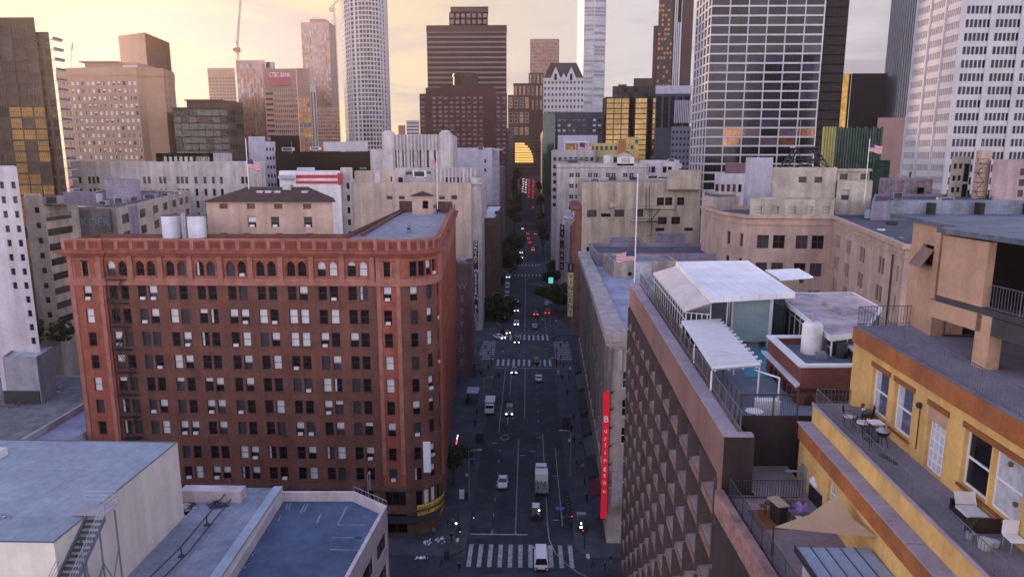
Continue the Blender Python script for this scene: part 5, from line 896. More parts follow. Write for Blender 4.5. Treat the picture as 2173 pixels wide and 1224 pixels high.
# ------------------------------------------------------------------ brown hotel with rooftop pool
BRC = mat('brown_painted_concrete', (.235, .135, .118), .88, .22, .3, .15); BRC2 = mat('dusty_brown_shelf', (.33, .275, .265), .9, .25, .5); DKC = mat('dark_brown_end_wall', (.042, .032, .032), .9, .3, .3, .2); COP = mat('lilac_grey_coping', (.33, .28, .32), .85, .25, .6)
zt = 44.; Pn, Pf = Vector((10.11, 33.84)), Vector((11.63, 77.98)); ZD = 42.9
hp = [(Pn.x, Pn.y), (11.65, Pn.y), (11.65, 36.9), (16.5, 37.0), (28, 37.4), (29, 78), (Pf.x, Pf.y)]
root = empty('brown_hotel', (18, 52, 0), 'brown concrete hotel with egg crate facade and rooftop pool terrace', 'building')
mb = MB(); ws = []
n = len(hp)
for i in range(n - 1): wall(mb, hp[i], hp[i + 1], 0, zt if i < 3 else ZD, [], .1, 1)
# egg crate facade: shelves and fins stand out from recessed glass
A, B = Pf, Pn; dv = (B - A).normalized(); nv = Vector((dv.y, -dv.x)); Lh = (B - A).length; FL = 2.68; NB = 12; bw = (Lh - 1.2) / NB; ztop = zt - 2.5
inn = 1.15
q4 = lambda u, off_: A + dv * u + nv * off_
def fbx(u0, u1, o0, o1, z0, z1, m): mb.prism([tuple(q4(u0, o1)), tuple(q4(u1, o1)), tuple(q4(u1, o0)), tuple(q4(u0, o0))], z0, z1, m, None, True)
fbx(0, Lh, -inn, .0, ztop, zt, 0)                                  # top fascia
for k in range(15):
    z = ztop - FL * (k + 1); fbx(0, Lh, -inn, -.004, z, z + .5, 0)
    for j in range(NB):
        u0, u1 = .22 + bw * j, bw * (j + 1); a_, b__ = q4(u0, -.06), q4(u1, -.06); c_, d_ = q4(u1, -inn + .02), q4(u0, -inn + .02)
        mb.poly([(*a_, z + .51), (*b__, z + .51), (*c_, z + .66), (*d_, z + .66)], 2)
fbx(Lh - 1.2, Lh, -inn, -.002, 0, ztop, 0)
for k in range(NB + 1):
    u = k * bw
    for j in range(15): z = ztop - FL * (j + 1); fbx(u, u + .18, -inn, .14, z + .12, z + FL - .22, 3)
rowsw = [(ztop - FL * (k + 1) + .67, ztop - FL * k, [(.3 + bw * j, bw * (j + 1) - .1) for j in range(NB)], dict(g=[G_DARK, BLACKG, G_MID, G_DARK], st='ddddc', nx=2, ny=1, fw=.06, bl=BLIND2)) for k in range(15)]
Ai, Bi = A - nv * inn, B - nv * inn; ws += wall(mb, (Ai.x, Ai.y), (Bi.x, Bi.y), 0, ztop, rowsw, .12, 1)
mb.prism(rect(Pn.x - .02, 11.64, Pn.y - .04, Pn.y - .003), 0, zt, 1)
mb.build('facade', [BRC, DKC, BRC2, mat('shaded_concrete_fin', (.095, .072, .074), .9, .25, .4)], root)  # fin colour darkened for the shade on their near sides
windows(root, ws, 100)
b = MB(); b.prism([tuple(Pf + nv * .05), tuple(Pn + nv * .05), (Pn.x + 1.46, Pn.y - .02), (Pn.x + 1.46, Pn.y + .4), (Pn.x + .75, Pn.y + .4), (Pf.x + .9, Pf.y)], zt, zt + .14); b.build('coping', [COP], root)
b = MB(); b.poly([(Pn.x + .02, Pn.y + .02, ZD), (11.64, Pn.y + .02, ZD), (11.64, 36.88, ZD), (28, 37.3, ZD), (29, 77.9, ZD), (Pf.x + .02, Pf.y, ZD)]); b.build('roof_deck', [mat('grey_pool_deck', (.20, .22, .27), .85, .3, .4)], root)
b = MB(); A_, B_ = P(1601, 1031, Y=35.2), P(1643, 1009, Y=35.2); p = P(1628, 1009, Y=36.8); b.box(p.x - .6, p.x + .6, 36.7, 36.89, p.z, p.z + .06); b.build('light_bar', [MET_GR], root)
# fence along the coping
b = MB(); A, B = Vector((Pn.x + .95, Pn.y + .55, 0)), Vector((Pf.x + 1.1, Pf.y - .3, 0)); np_ = 27; Hf = 1.55
for k in range(np_ + 1): p = A.lerp(B, k / np_); b.bar((p.x, p.y, ZD), (p.x, p.y, zt + Hf - .3), .035)
for h in (.25, 1.2): b.path([(A.x, A.y, zt + h), (B.x, B.y, zt + h)], .03)
for k in range(160): p = A.lerp(B, k / 160); b.bar((p.x, p.y, zt + .2), (p.x, p.y, zt + 1.2), .009)
b.build('fence', [mat('grey_brown_fence_steel', (.13, .115, .12), .6, .2, 1.)], label='tall steel fence along the coping of the brown hotel roof', cat='fence', loc=(A.x, A.y, ZD))
b = MB(); gx0, gx1, gy = 10.5, 13.1, 32.9
p = [P(1688, 921, z=ZD), P(1568, 921, z=ZD), P(1530, 862, z=ZD)]
zf = ZD + 2.3
for (xa, ya), (xb, yb) in (((p[0].x, p[0].y), (p[1].x, p[1].y)),):
    b.path([(xa, ya, zf), (xb, yb, zf)], .05); b.path([(xa, ya, ZD + .15), (xb, yb, ZD + .15)], .03)
    for k in range(34): t = k / 33; b.bar((xa + (xb - xa) * t, ya, ZD), (xa + (xb - xa) * t, ya, zf), .05 if k in (0, 14, 33) else .012)
b.path([(p[1].x, p[1].y, zf), (p[2].x, p[2].y, zf)], .05); b.path([(p[1].x, p[1].y, ZD + 1.3), (p[2].x, p[2].y, ZD + 1.3)], .03)
for k in range(5): v = p[1].lerp(p[2], k / 4); b.bar((v.x, v.y, ZD), (v.x, v.y, zf), .04)
b.build('gate', [mat('dark_brown_steel', (.07, .05, .05), .6, .2, 1.)], label='brown steel barred gate enclosure at the near end of the pool terrace', cat='gate', loc=tuple(p[0]))
# things behind the gate
def tbl(name, label, c, rr, h, m, cat='table'):
    r_ = empty(name, c, label, cat); b = MB(); b.cyl((c[0], c[1], c[2]), rr, h - .05, h, 20); b.build('table_top', [m], r_); b = MB(); b.cyl((c[0], c[1], c[2]), .05, 0, h - .05, 8); b.cyl((c[0], c[1], c[2]), rr * .55, 0, .04, 14); b.build('pedestal', [MET_DK], r_); return r_
q = P(1600, 885, z=ZD + .6); tbl('round_table', 'white round table behind the barred gate', (q.x, q.y, ZD), .5, 1.0, WHITE)
def boxy(name, label, cat, x0, x1, y0, y1, z0, z1, m, bev=.03):
    b = MB(); b.box(x0, x1, y0, y1, z0, z1); b.box(x0 - bev, x1 + bev, y0 - bev, y1 + bev, z1 - .08, z1 + .001); b.box(x0 + .1, x1 - .1, y0 - bev - .01, y0, z0 + .12, z1 - .16); return b.build(name, [m], label=label, cat=cat, loc=((x0 + x1) / 2, (y0 + y1) / 2, z0))
boxy('bar_counter', 'white topped bar counter behind the barred gate', 'counter', 13.6, 14.9, 39.4, 40.0, ZD + .01, ZD + 1.05, WHITE)
b = MB(); b.cyl((14.6, 39.0, ZD), .05, 0, 2.6, 6); b.bar((14.6, 39.0, ZD + 2.6), (14.0, 41.5, ZD + 2.3), .05); b.build('shower_pole', [WHITE], label='white pole leaning beside the brick parapet inside the pool gate', cat='pole', loc=(14.6, 39.0, ZD))
TPC = mat('blue_tarpaulin', (.10, .17, .30), .7, .3, 1.); b = MB(); b.poly([(12.3, 37.3, ZD + .03), (14.2, 37.2, ZD + .03), (14.3, 39, ZD + .06), (12.5, 39.2, ZD + .05)]); 
for k in range(6): b.poly([(12.5 + .25 * k, 37.4, ZD + .04), (12.7 + .25 * k, 37.35, ZD + .12), (12.85 + .25 * k, 39, ZD + .1), (12.6 + .25 * k, 39, ZD + .04)])
b.build('tarpaulin', [TPC], label='blue tarpaulin spread on the floor behind the gate', cat='tarpaulin', loc=(13, 38, ZD))
# white glass house: lean-to plus flat main roof
GH = empty('pool_house', (16, 61, ZD), 'white framed pool house with flat white roof and lean-to glass side', 'pavilion')
WRF = mat('white_membrane', (.74, .75, .79), .75, .16, .3, seam=1.5); WRB = mat('ribbed_white_roof', (.62, .56, .54), .7, .2, .4); GLS = glass('pool_house_glass', (.05, .06, .08), .08)
m0, m1, m2, m3 = (P(v, w_, z=47.55) for v, w_ in ((1437, 556), (1585, 554), (1684, 621), (1511, 631)))
mn = [tuple(v.xy) for v in (m3, m2, m1, m0)]
b = MB(); b.prism(mn, 47.25, 47.55, bottom=True); b.ring(offs(mn, .12), offs(mn, .002), 47.15, 47.59); b.build('flat_roof', [WRF], GH)
l0, l1, l2, l3 = P(1385, 580, z=46.05), P(1452, 661, z=46.05), m3.copy(), m0.copy(); l2 = Vector((m3.x + .1, m3.y + .2, 47.1)); l3 = Vector((m0.x - .1, m0.y, 47.1))
b = MB(); nr = 26
for k in range(nr):
    a0, a1 = l1.lerp(l0, k / nr), l1.lerp(l0, (k + .86) / nr); c0, c1 = l2.lerp(l3, k / nr), l2.lerp(l3, (k + .86) / nr); e1 = l1.lerp(l0, (k + 1) / nr); e2 = l2.lerp(l3, (k + 1) / nr); dz_ = Vector((0, 0, .06))
    b.poly([a0 + dz_, c0 + dz_, c1 + dz_, a1 + dz_]); b.poly([a1 + dz_, c1 + dz_, e2, e1]); b.poly([a0, c0, c0 + dz_, a0 + dz_])
b.poly([l1 - Vector((0, 0, .1)), l0 - Vector((0, 0, .1)), l3 - Vector((0, 0, .1)), l2 - Vector((0, 0, .1))]); b.build('lean_to_roof', [WRB], GH)
def glazed(nm, A, B, z0, z1, n, rails, parent, th=.07):
    b = MB(); c = MB(); A = Vector(A); B = Vector(B); dd = (B - A).normalized(); a_ = math.atan2(dd.y, dd.x); Lw = (B - A).length
    b.obox((A + B) / 2, a_, Lw, .02, z0, z1)
    for k in range(n + 1): p = A.lerp(B, k / n); c.obox(p, a_, th, .08, z0, z1)
    for z in rails: c.obox((A + B) / 2, a_, Lw, .075, z, z + th)
    o = b.build('glazing', [GLS], parent); c.build('frame', [MET_WH], o)
glazed('', (l1.x + .25, l1.y + .4), (l0.x + .25, l0.y - .1), ZD, 46.0, 14, (ZD + .05, 45.85, 45.2), GH); glazed('', (l1.x + .25, l1.y + .4), (m3.x + .5, m3.y + 1.4), ZD, 45.95, 5, (ZD + .05, 44.8, 45.85), GH); glazed('', (m3.x + .3, m3.y + 1.3), (m3.x + 1.6, m3.y + 1.4), ZD, 47.2, 1, (47.0,), GH)
pA, pB = P(1555, 642, Y=55.3), P(1632, 640, Y=55.3); b = MB(); b.box(pA.x, pB.x, 55.1, 55.3, ZD + .5, 47.0); b.box(pA.x - .15, pA.x, 55.0, 55.4, ZD, 47.24, 1); b.box(pB.x, pB.x + .25, 55.0, 55.4, ZD, 47.24, 1)
b.build('screen_wall', [mat('aqua_glass_screen', (.30, .41, .45), .35, .2, .5), MET_WH], GH)
b = MB(); b.box(pB.x + .3, m2.x - .2, 55.6, 55.8, ZD, 47.24); b.build('back_glazing', [GLS], GH)
# pergola
PG = empty('pergola', (13, 47, ZD), 'white slatted pergola with projecting beam ends beside the pool', 'pergola')
g0, g1, g2, g3 = (P(v, w_, z=45.55) for v, w_ in ((1446, 681), (1522, 677), (1612, 772), (1511, 780)))
b = MB(); n = 38
for k in range(n + 1):
    t = k / n; A, B = g0.lerp(g3, t), g1.lerp(g2, t); ex = (B - A).normalized(); B2 = B + ex * (.35 if k % 3 == 0 else .05); dy = (g3 - g0).normalized() * .11; up = Vector((0, 0, .1))
    for (s, e) in ((A, B2),): b.prism([tuple((s + dy).xy), tuple((e + dy).xy), tuple((e - dy).xy), tuple((s - dy).xy)], 45.45, 45.57, 0, None, True)
b.build('slat', [MET_WH], PG)
b = MB()
for t in (.06, .35, .65, .94): A, B = g0.lerp(g1, t), g3.lerp(g2, t); b.bar(A - Vector((0, 0, .2)), B - Vector((0, 0, .2)), .08)
b.bar(g3 + Vector((0, -.05, -.02)), g2 + Vector((0, -.05, -.02)), .13)
for v in (g0, g1, g2, g3, g0.lerp(g3, .5), g1.lerp(g2, .5)): b.bar((v.x, v.y, ZD), (v.x, v.y, 45.35), .06)
b.build('frame', [MET_WH], PG)
# pool
POOL = mat('pool_water', (.06, .30, .42), .08, .2, 1.2, spec=.6, bump=.15); w0, w1, w2_, w3 = (P(v, w_, z=ZD + .03) for v, w_ in ((1560, 716), (1640, 716), (1640, 800), (1590, 800)))
b = MB(); b.poly([(w0.x, w0.y, ZD + .03), (w3.x - .3, w3.y, ZD + .03), (w2_.x + .4, w2_.y, ZD + .03), (w1.x + .5, w1.y, ZD + .03)][::1]); b.build('pool_water', [POOL], kind='structure')
b = MB(); pts = [(w0.x - .2, w0.y + .1), (w1.x + .6, w1.y + .1), (w1.x + .6, w1.y + .6), (w0.x - .2, w0.y + .6)]; b.prism(pts, ZD, ZD + .35)
b.path([(w0.x - .2, w0.y + .4, ZD + 1.2), (w1.x + .6, w1.y + .4, ZD + 1.2)], .03)
for k in range(5): x = w0.x - .2 + (w1.x - w0.x + .8) * k / 4; b.bar((x, w0.y + .4, ZD), (x, w0.y + .4, ZD + 1.2), .03)
b.build('pool_rail', [MET_GR], label='low rail and kerb at the far edge of the pool', cat='railing', loc=(w0.x, w0.y, ZD))
# small canopy and spotted roof
c0, c1, c2_, c3 = (P(v, w_, z=46.6) for v, w_ in ((1622, 575), (1694, 572), (1726, 590), (1655, 596))); cv = empty('canopy', tuple(c0), 'small white scalloped canopy behind the pool house', 'canopy'); b = MB(); n = 8
for k in range(n):
    A, B = c3.lerp(c0, k / n), c3.lerp(c0, (k + 1) / n); D_, E_ = c2_.lerp(c1, k / n), c2_.lerp(c1, (k + 1) / n); M1, M2 = (A + B) / 2 + Vector((0, 0, .18)), (D_ + E_) / 2 + Vector((0, 0, .18)); b.poly([A, D_, M2, M1]); b.poly([M1, M2, E_, B])
b.build('fabric', [WRF], cv); b = MB()
for v in (c0, c1, c2_, c3): b.bar((v.x, v.y, ZD - .0), v, .05)
b.build('post', [MET_GR], cv)
SPOT = mat('pink_spotted_roof', (.50, .40, .39), .85, .15, .3, c2=(.27, .25, .30)); s0, s1, s2, s3, s4 = (P(v, w_, z=46.4) for v, w_ in ((1645, 622), (1808, 621), (1868, 653), (1826, 705), (1763, 713)))
RW = empty('roof_pavilion', (23, 51, ZD), 'low pavilion with a pinkish spotted flat roof beside the pool house', 'pavilion'); pl_ = [tuple(v.xy) for v in (s4, s3, s2, s1, s0)]
b = MB(); b.prism(pl_, 46.2, 46.4, 0, None, True); b.ring(offs(pl_, .1), offs(pl_, .002), 46.1, 46.44, 1); u0, u1, u2, u3 = (P(v, w_, z=46.7) for v, w_ in ((1745, 637), (1790, 660), (1848, 652), (1800, 634))); b.prism([tuple(v.xy) for v in (u1, u2, u3, u0)], 46.41, 46.7, 0); b.build('flat_roof', [SPOT, MET_WH], RW)
glazed('', (s0.x + .4, s0.y - .6), (s4.x + .3, s4.y + .5), ZD, 46.1, 9, (ZD + .05, 45.4, 45.95), RW); glazed('', (s4.x + .3, s4.y + .4), (s3.x - .2, s3.y + .4), ZD, 46.1, 3, (45.9,), RW); glazed('', (s0.x - 1.2, s0.y - .3), (s0.x + .6, s0.y - .3), ZD, 46.1, 2, (45.4, 45.95), RW)
# brick parapet block with white coping
BPK = mat('dusky_red_brick', (.20, .075, .06), .9, .3, .5); k0, k1 = P(1636, 720, z=45.3), P(1699, 794, z=44.9)
zA = 44.9; bp = [(k1.x, k1.y), (21.8, k1.y + .2), (22.2, 49.2), (k0.x - .05, 49)]
r = building('brick_annex', 'dark brick annex with white coping and blind arches beside the yellow building', bp, zA, z0=28, wm=BPK, rm=mat('cluttered_roof', (.14, .15, .2), .9, .4, 1.), specs={}, par=(.45, .3))
b = MB(); b.ring(offs(bp, .12), offs(bp, -.4), zA + .45, zA + .58); lft_ = offs(bp, .35); b.prism([lft_[3], lft_[0], (bp[0][0] - .003, bp[0][1]), (bp[3][0] - .003, bp[3][1])], zA - .75, zA - .6, 0, None, True); b.build('coping', [WHITE], r)
b = MB()
for k in range(5):
    x = bp[0][0] + .35 + .86 * k; pr = [(x + .3 + .3 * math.cos(R(t)), k1.y - .03, 43.2 + .42 * math.sin(R(t))) for t in range(0, 181, 20)]; b.poly([(x + .6, k1.y - .03, 42.4)] + pr + [(x, k1.y - .03, 42.4)])
for k in range(6): y = k1.y + .5 + 1.05 * k; xw = bp[0][0] + (bp[3][0] - bp[0][0]) * (y - k1.y) / (49 - k1.y); b.box(xw - .06, xw - .01, y, y + .45, zA - 2.4, zA - 1.3)
b.box(bp[0][0], bp[1][0], k1.y - .1, k1.y - .003, zA - 1.15, zA - .9); b.build('blind_arch', [DKC], r)
# water tank
tx, ty = XX(1722, 46.5, 725), 46.5; WT = empty('water_tank', (tx, ty, zA + .01), 'white cylindrical water tank with a small valve cap on the brick annex', 'tank'); b = MB(); b.cyl((tx, ty), .66, zA + .01, zA + 1.95, 24); b.cyl((tx, ty), .66, zA + 1.95, zA + 2.2, 24, .5); b.build('tank_body', [WHITE], WT)
b = MB(); b.cyl((tx, ty), .13, zA + 2.2, zA + 2.65, 10, .05); b.cyl((tx + .05, ty), .07, zA + 2.65, zA + 2.82, 8); b.build('valve_cap', [mat('pinkish_metal', (.4, .3, .3), .6, .2)], WT)
rng = random.Random(11)
for i, (px, py, s, lab, mm) in enumerate(((1762, 745, .5, 'dark grey box unit beside the white tank', PURP), (1800, 738, .45, 'dull red round drum unit near the yellow wall', BPK), (1785, 758, .35, 'small dark crate in front of the red drum', MET_DK), (1742, 762, .3, 'grey low planter just right of the white tank', MET_GR))):
    p = P(px, py, z=zA + .02); b = MB()
    if 'drum' in lab: b.cyl((p.x, p.y), s, zA + .02, zA + 1.0, 14); b.cyl((p.x, p.y), s * 1.06, zA + .9, zA + 1.06, 14)
    else: b.box(p.x - s, p.x + s, p.y - s * .7, p.y + s * .7, zA + .02, zA + .02 + s * 1.5); b.box(p.x - s * .8, p.x + s * .8, p.y - s * .5, p.y + s * .5, zA + .02 + s * 1.5, zA + .1 + s * 1.5)
    b.build('roof_unit', [mm], label=lab, cat='roof unit', loc=(p.x, p.y, zA + .02))
# ------------------------------------------------------------------ yellow building with stepped terraces
YEL2 = mat('warm_yellow_plaster', (.66, .42, .155), .88, .2, .5, .22, c2=(.60, .37, .13)); ORG = mat('orange_painted_band', (.40, .135, .04), .85, .3, .6, .25, c2=(.33, .125, .055)); ORD = mat('brown_orange_lintel', (.26, .09, .03), .85, .25, .6); PLT = mat('grey_lilac_terrace_floor', (.21, .19, .22), .9, .3, .5); TANP = mat('peach_tan_plaster', (.46, .285, .195), .9, .22, .35, .2)
YB = empty('yellow_building', (17, 28, 0), 'yellow plaster building with orange bands and stepped terraces in the right foreground', 'building')
z1, zf, zr_ = 45.3, 45.3, 49.5
Wa, Wb = Vector((16.95, 35.4)), Vector((15.9, 12.0)); wd = (Wb - Wa).normalized(); wn = Vector((wd.y, -wd.x)); wl = lambda u, o=0.: Wa + wd * u + wn * o
mb = MB()
def onw(px, py):                          # position along the yellow wall under a pixel
    rr_ = _f + _r * ((px - 1086.5) / F) - _u * ((py - 612) / F); A = Vector((wn.x, wn.y)); t = (Wa.dot(A)) / (rr_.x * A.x + rr_.y * A.y); p = Vector((0, 0, CH)) + rr_ * t; return (Vector((p.x, p.y)) - Wa).dot(wd), p.z
ops = []
wspec = [((1851, 800), (1876, 915), 'c'), ((1897, 838), (1925, 965), 'c'), ((2043, 955), (2085, 1104), 'd'), ((2103, 1003), (2155, 1152), 'b')]
wz = [(z1 + .55, z1 + 2.75)]
rows = []
for (a, b_, st) in wspec:
    u0, u1 = onw(*a)[0], onw(*b_)[0]; rows.append((z1 + .55, z1 + 2.75, [(u0, u1)], dict(st=st, g=G_BLUE if st != 'd' else G_DARK, f=FR_WHITE, bl=mat('net_curtain', (.42, .44, .5), .8, .3, 3.), nx=1, ny=2, fw=.085, split=True)))
ud0, ud1 = onw(1968, 900)[0], onw(1992, 1045)[0]; rows.append((z1 + .02, z1 + 2.15, [(ud0, ud1)], dict(st='b', g=G_BLUE, f=FR_WHITE, bl=mat('pale_door_glass', (.45, .47, .55), .3, .2, 3.), nx=4, ny=5, fw=.06, split=True, name='door')))
ws = wall(mb, tuple(Wa), tuple(Wb), z1 - 6, zr_ - .85, rows, .22)
wall(mb, (24, 36.2), tuple(Wa), z1 - 6, zr_ - .85, [], .1) if False else wall(mb, tuple(Wb), (26, 12), 30, zr_, [], .1)
wall(mb, (26, 36.4), tuple(Wa), z1 - 6, zr_ - .85, [], .1)
W0a, W0b = Vector((15.1, 35.4)), Vector((13.9, 12)); z0f = 41.05; LW = Vector((-.55, 0))
rows0 = [(z0f + .02, z0f + 2.0, [(4.2, 5.2)], dict(st='c', g=G_DARK, f=FR_WHITE, bl=BLIND2, nx=2, ny=3, fw=.07, name='door'))]
ws += wall(mb, tuple(W0a + LW), tuple(W0b + LW), 28, 44.2, rows0, .2); wall(mb, tuple(W0a), tuple(W0b), 44.2, zf - .02, [], .1); wall(mb, tuple(W0a), tuple(W0a + LW), 28, 44.2, [], .1); wall(mb, tuple(Wa), tuple(W0a), 30, zf, [], .1)
mb.build('wall', [YEL2], YB); windows(YB, ws)
b = MB(); f_ = lambda w_, o, z0, z1_: b.prism([tuple(w_(0, o)), tuple(w_(24, o)), tuple(w_(24, 0.002)), tuple(w_(0, 0.002))], z0, z1_, 0, None, True)
f_(wl, .12, zr_ - .85, zr_ - .02)
w0d = (W0b - W0a).normalized(); w0n = Vector((w0d.y, -w0d.x)); wl0 = lambda u, o=0.: W0a + w0d * u + w0n * o
f_(wl0, .66, 43.35, 44.2); b.build('orange_band', [ORG], YB)
b = MB()
for k in range(8): b.prism([tuple(wl0(.03 + 3 * k, .74)), tuple(wl0(3 * k + 2.97, .74)), tuple(wl0(3 * k + 2.97, .004)), tuple(wl0(3 * k + .03, .004))], 44.2, 44.28)
f_(wl0, .06, zf - .1, zf + .06)
b.build('stone_coping', [COP], YB)
for (u0, u1, zl_) in [(onw(*a)[0], onw(*b_)[0], z1 + 2.75) for a, b_, st in wspec] + [(ud0, ud1, z1 + 2.7)]:
    b = MB(); b.prism([tuple(wl(u0 - .12, .05)), tuple(wl(u1 + .12, .05)), tuple(wl(u1 + .12, .002)), tuple(wl(u0 - .12, .002))], zl_, zl_ + .23); b.build('lintel', [ORD], YB)
    if u0 != ud0: b = MB(); b.prism([tuple(wl(u0 - .06, .1)), tuple(wl(u1 + .06, .1)), tuple(wl(u1 + .06, .002)), tuple(wl(u0 - .06, .002))], z1 + .45, z1 + .55); b.build('sill', [ORD], YB)
b = MB(); b.prism([tuple(wl(ud0, .01)), tuple(wl(ud1, .01)), tuple(wl(ud1, .002)), tuple(wl(ud0, .002))], z1 + 2.16, z1 + 2.69); b.build('door_panel', [TANP], YB)
b = MB(); b.poly([(*wl0(0, -.0), zf), (*wl0(24, -.0), zf), (*wl(24), zf), (*wl(0), zf)]); b.build('terrace_floor', [PLT], YB)
b = MB(); b.poly([(*wl(0, .1), zr_ - .015), (*wl(24, .1), zr_ - .015), (27, 12, zr_ - .015), (27, 36.3, zr_ - .015)]); b.build('roof_terrace', [mat('lilac_roof_floor', (.25, .23, .28), .9, .3, .4)], YB)
b = MB(); u = onw(1945, 950)[0]; b.bar((*wl(u, .04), z1 + .5), (*wl(u, .04), z1 + 2.4), .02, 6); pz = wl(u, .1); b.cyl((pz.x, pz.y, z1 + 2.45), .13, -.06, .06, 12, axis='x'); b.build('drain_pipe', [MET_DK], YB)
b = MB()
for px, py in ((2150, 985), (2160, 1070)): u, z = onw(px, py); p = wl(u, .08); b.obox(p, math.atan2(wd.y, wd.x), .12, .12, z - .07, z + .07)
b.build('wall_lamp', [mat('dull_bronze_lamp', (.14, .08, .06), .6, .2)], YB)
# lower terrace
b = MB(); T0, T1 = Vector((9.62, 33.3)), Vector((10.1, 12)); b.poly([(T0.x, T0.y, z0f), (T1.x, T1.y, z0f), (*(W0b + LW), z0f), (*(W0a + LW), z0f), (14.6, 36.9, z0f), (11.66, 36.9, z0f), (11.66, 33.3, z0f)]); b.build('lower_terrace_floor', [mat('lilac_brown_terrace', (.27, .22, .24), .9, .3, .4, c2=(.30, .22, .2))], YB)
b = MB(); p = [P(v, w_, z=z0f + .004) for v, w_ in ((1585, 1082), (1668, 1078), (1682, 1122), (1612, 1124))]; b.poly([(v.x, v.y, z0f + .006) for v in p]); b.build('wooden_deck', [mat('ochre_deck', (.22, .10, .04), .8, .3, 1.)], YB)
b = MB(); b.prism([tuple(T0), tuple(T1), (T1.x + .42, T1.y), (T0.x + .42, T0.y)], z0f - .9, z0f + .32, 0); b.prism([(T0.x + .42, T0.y), (11.6, T0.y), (11.6, T0.y - .25), (T0.x + .42, T0.y - .25)], z0f - .3, z0f + .05, 0); b.prism([(T0.x + .05, T0.y - .05), (T1.x + .05, T1.y), (15, 12), (15.0, 31.0)], 20, z0f - .05, 1); b.build('brick_parapet', [mat('worn_pink_brick', (.34, .20, .18), .9, .4, 1.2, c2=(.26, .15, .14)), DKC], YB)
def rail(nm, label, pts, z, h, nb, m, parent=None, rb=.012, cat='railing'):
    b = MB()
    for A, B in zip(pts, pts[1:]):
        A, B = Vector(A), Vector(B); Ln = (B - A).length; n = max(2, int(Ln / nb))
        for hh in (.08, h): b.path([(A.x, A.y, z + hh), (B.x, B.y, z + hh)], .022)
        for k in range(n + 1): p = A.lerp(B, k / n); b.bar((p.x, p.y, z), (p.x, p.y, z + h), .024 if k % 10 == 0 else rb)
    return b.build(nm, [m], label=label, cat=cat, loc=(pts[0][0], pts[0][1], z))
RL = mat('grey_railing_steel', (.11, .11, .14), .5, .2, 1.)
rail('railing', 'long grey picket railing on the orange cornice of the yellow building', [tuple(wl(0, -.1) + Vector((4.2, .4))), tuple(wl(0, -.1)), tuple(wl(23.5, -.1))], zr_, 1.0, .16, RL)
rail('railing', 'low grey railing along the edge of the yellow upper terrace', [tuple(wl0(.1, -1.8)), tuple(wl0(.1, -.12)), tuple(wl0(23.5, -.12))], zf + .06, .75, .17, RL)
rail('railing', 'dark railing along the pink brick parapet of the lower terrace', [(T1.x + .6, T1.y + 2), (T0.x + .62, T0.y - .3)], z0f + .02, 1.1, .13, mat('blue_black_railing', (.035, .04, .06), .5, .2, 1.))
rail('railing', 'black picket railing closing the far end of the lower terrace', [(10.3, 33.0), (13.9, 33.0)], z0f + .02, 1.0, .13, MET_DK, rb=.016)
# upper tower, portico
UT = empty('roof_tower', (19, 30, zr_), 'peach tan stair tower with propped shutter and open portico on the yellow building', 'building')
q0, q1 = P(1917, 681, z=zr_), P(1973, 712, z=zr_); zt2 = 54.75; mb = MB()
A, B = Vector(q0.xy), Vector(q1.xy); Lt = (B - A).length
wsx = wall(mb, tuple(A), tuple(B), zr_ - .02, zt2, [(zt2 - 1.95, zt2 - .95, [(Lt * .42, Lt * .82)], dict(st='d', g=BLACKG, fw=.04, f=FR_BR, nx=1, ny=1))], .2)
C_ = B + Vector((1.6, .1)); E_ = Vector((C_.x + 4.0, C_.y - 3.3))
wall(mb, tuple(B), tuple(C_), zr_ - .02, zt2, [], .1, 0); mb.build('wall', [TANP], UT); windows(UT, wsx)
c2a, c2b = P(2000, 620, X=C_.x + .0), None
b = MB(); D0 = Vector((18.3, 31.0)); s = (Vector((18.62, 28.4)) - D0).normalized()
D1 = D0 + s * 2.62; zm = zr_ + 2.2
nx_ = Vector((-s.y, s.x)) * .35
if nx_.x < 0: nx_ = -nx_
def slab_(u0, u1, z0, z1_, m=0, th=1.): P0, P1 = D0 + s * u0, D0 + s * u1; b.prism([tuple(P0), tuple(P1), tuple(P1 + nx_ * th), tuple(P0 + nx_ * th)], z0, z1_, m, None, True)
slab_(0, 2.62, zm + .28, zt2 - .1, 0); slab_(-.6, 2.75, zm - .75, zm, 0); slab_(2.45, 3.25, zr_ - .01, zm - .01, 0, 1.6); b.build('portico_panel', [TANP], UT)
b = MB(); slab_(-.05, 9, zm + .01, zm + .26, 0, 3); slab_(3.26, 9, zm - .75, zm - .02, 0, 3); b.build('floor_slab', [mat('dark_concrete_edge', (.06, .055, .06), .9, .3, .5)], UT)
b = MB(); Rf = [tuple(A + Vector((-.1, .1))), tuple(B + Vector((-.1, -.1))), tuple(D0 + Vector((1.1, .6))), tuple(D0 + Vector((-.15, .3))), tuple(D0 + s * 11 + Vector((-.2, 0))), (34, 18), (34, A.y + 2.4), (A.x, A.y + 2.4)]
b.prism(Rf, zt2, zt2 + .22, 0, None, True); b.prism([(A.x, A.y + 2.4), (34, A.y + 2.4), (34, A.y + 2.9), (A.x, A.y + 2.9)], zt2 + .22, zt2 + .95, 1); 
for k in range(5): x = A.x + 1.9 + 2.6 * k; b.prism(rect(x, x + .25, A.y + 1.9, A.y + 2.39), zt2 + .22, zt2 + .85, 2)
b.build('roof', [mat('wet_dark_roof', (.10, .125, .18), .45, .5, .5, c2=(.18, .2, .26), seam=1.), mat('stained_parapet_concrete', (.24, .27, .34), .9, .4, .8, .4), DKC], UT)
b = MB(); b.box(21.3, 34, 34.6, 34.8, zr_, zt2 - .02); b.box(27, 27.2, 12, 34.5, zr_, zt2 - .02); b.build('inner_wall', [DKC], UT)
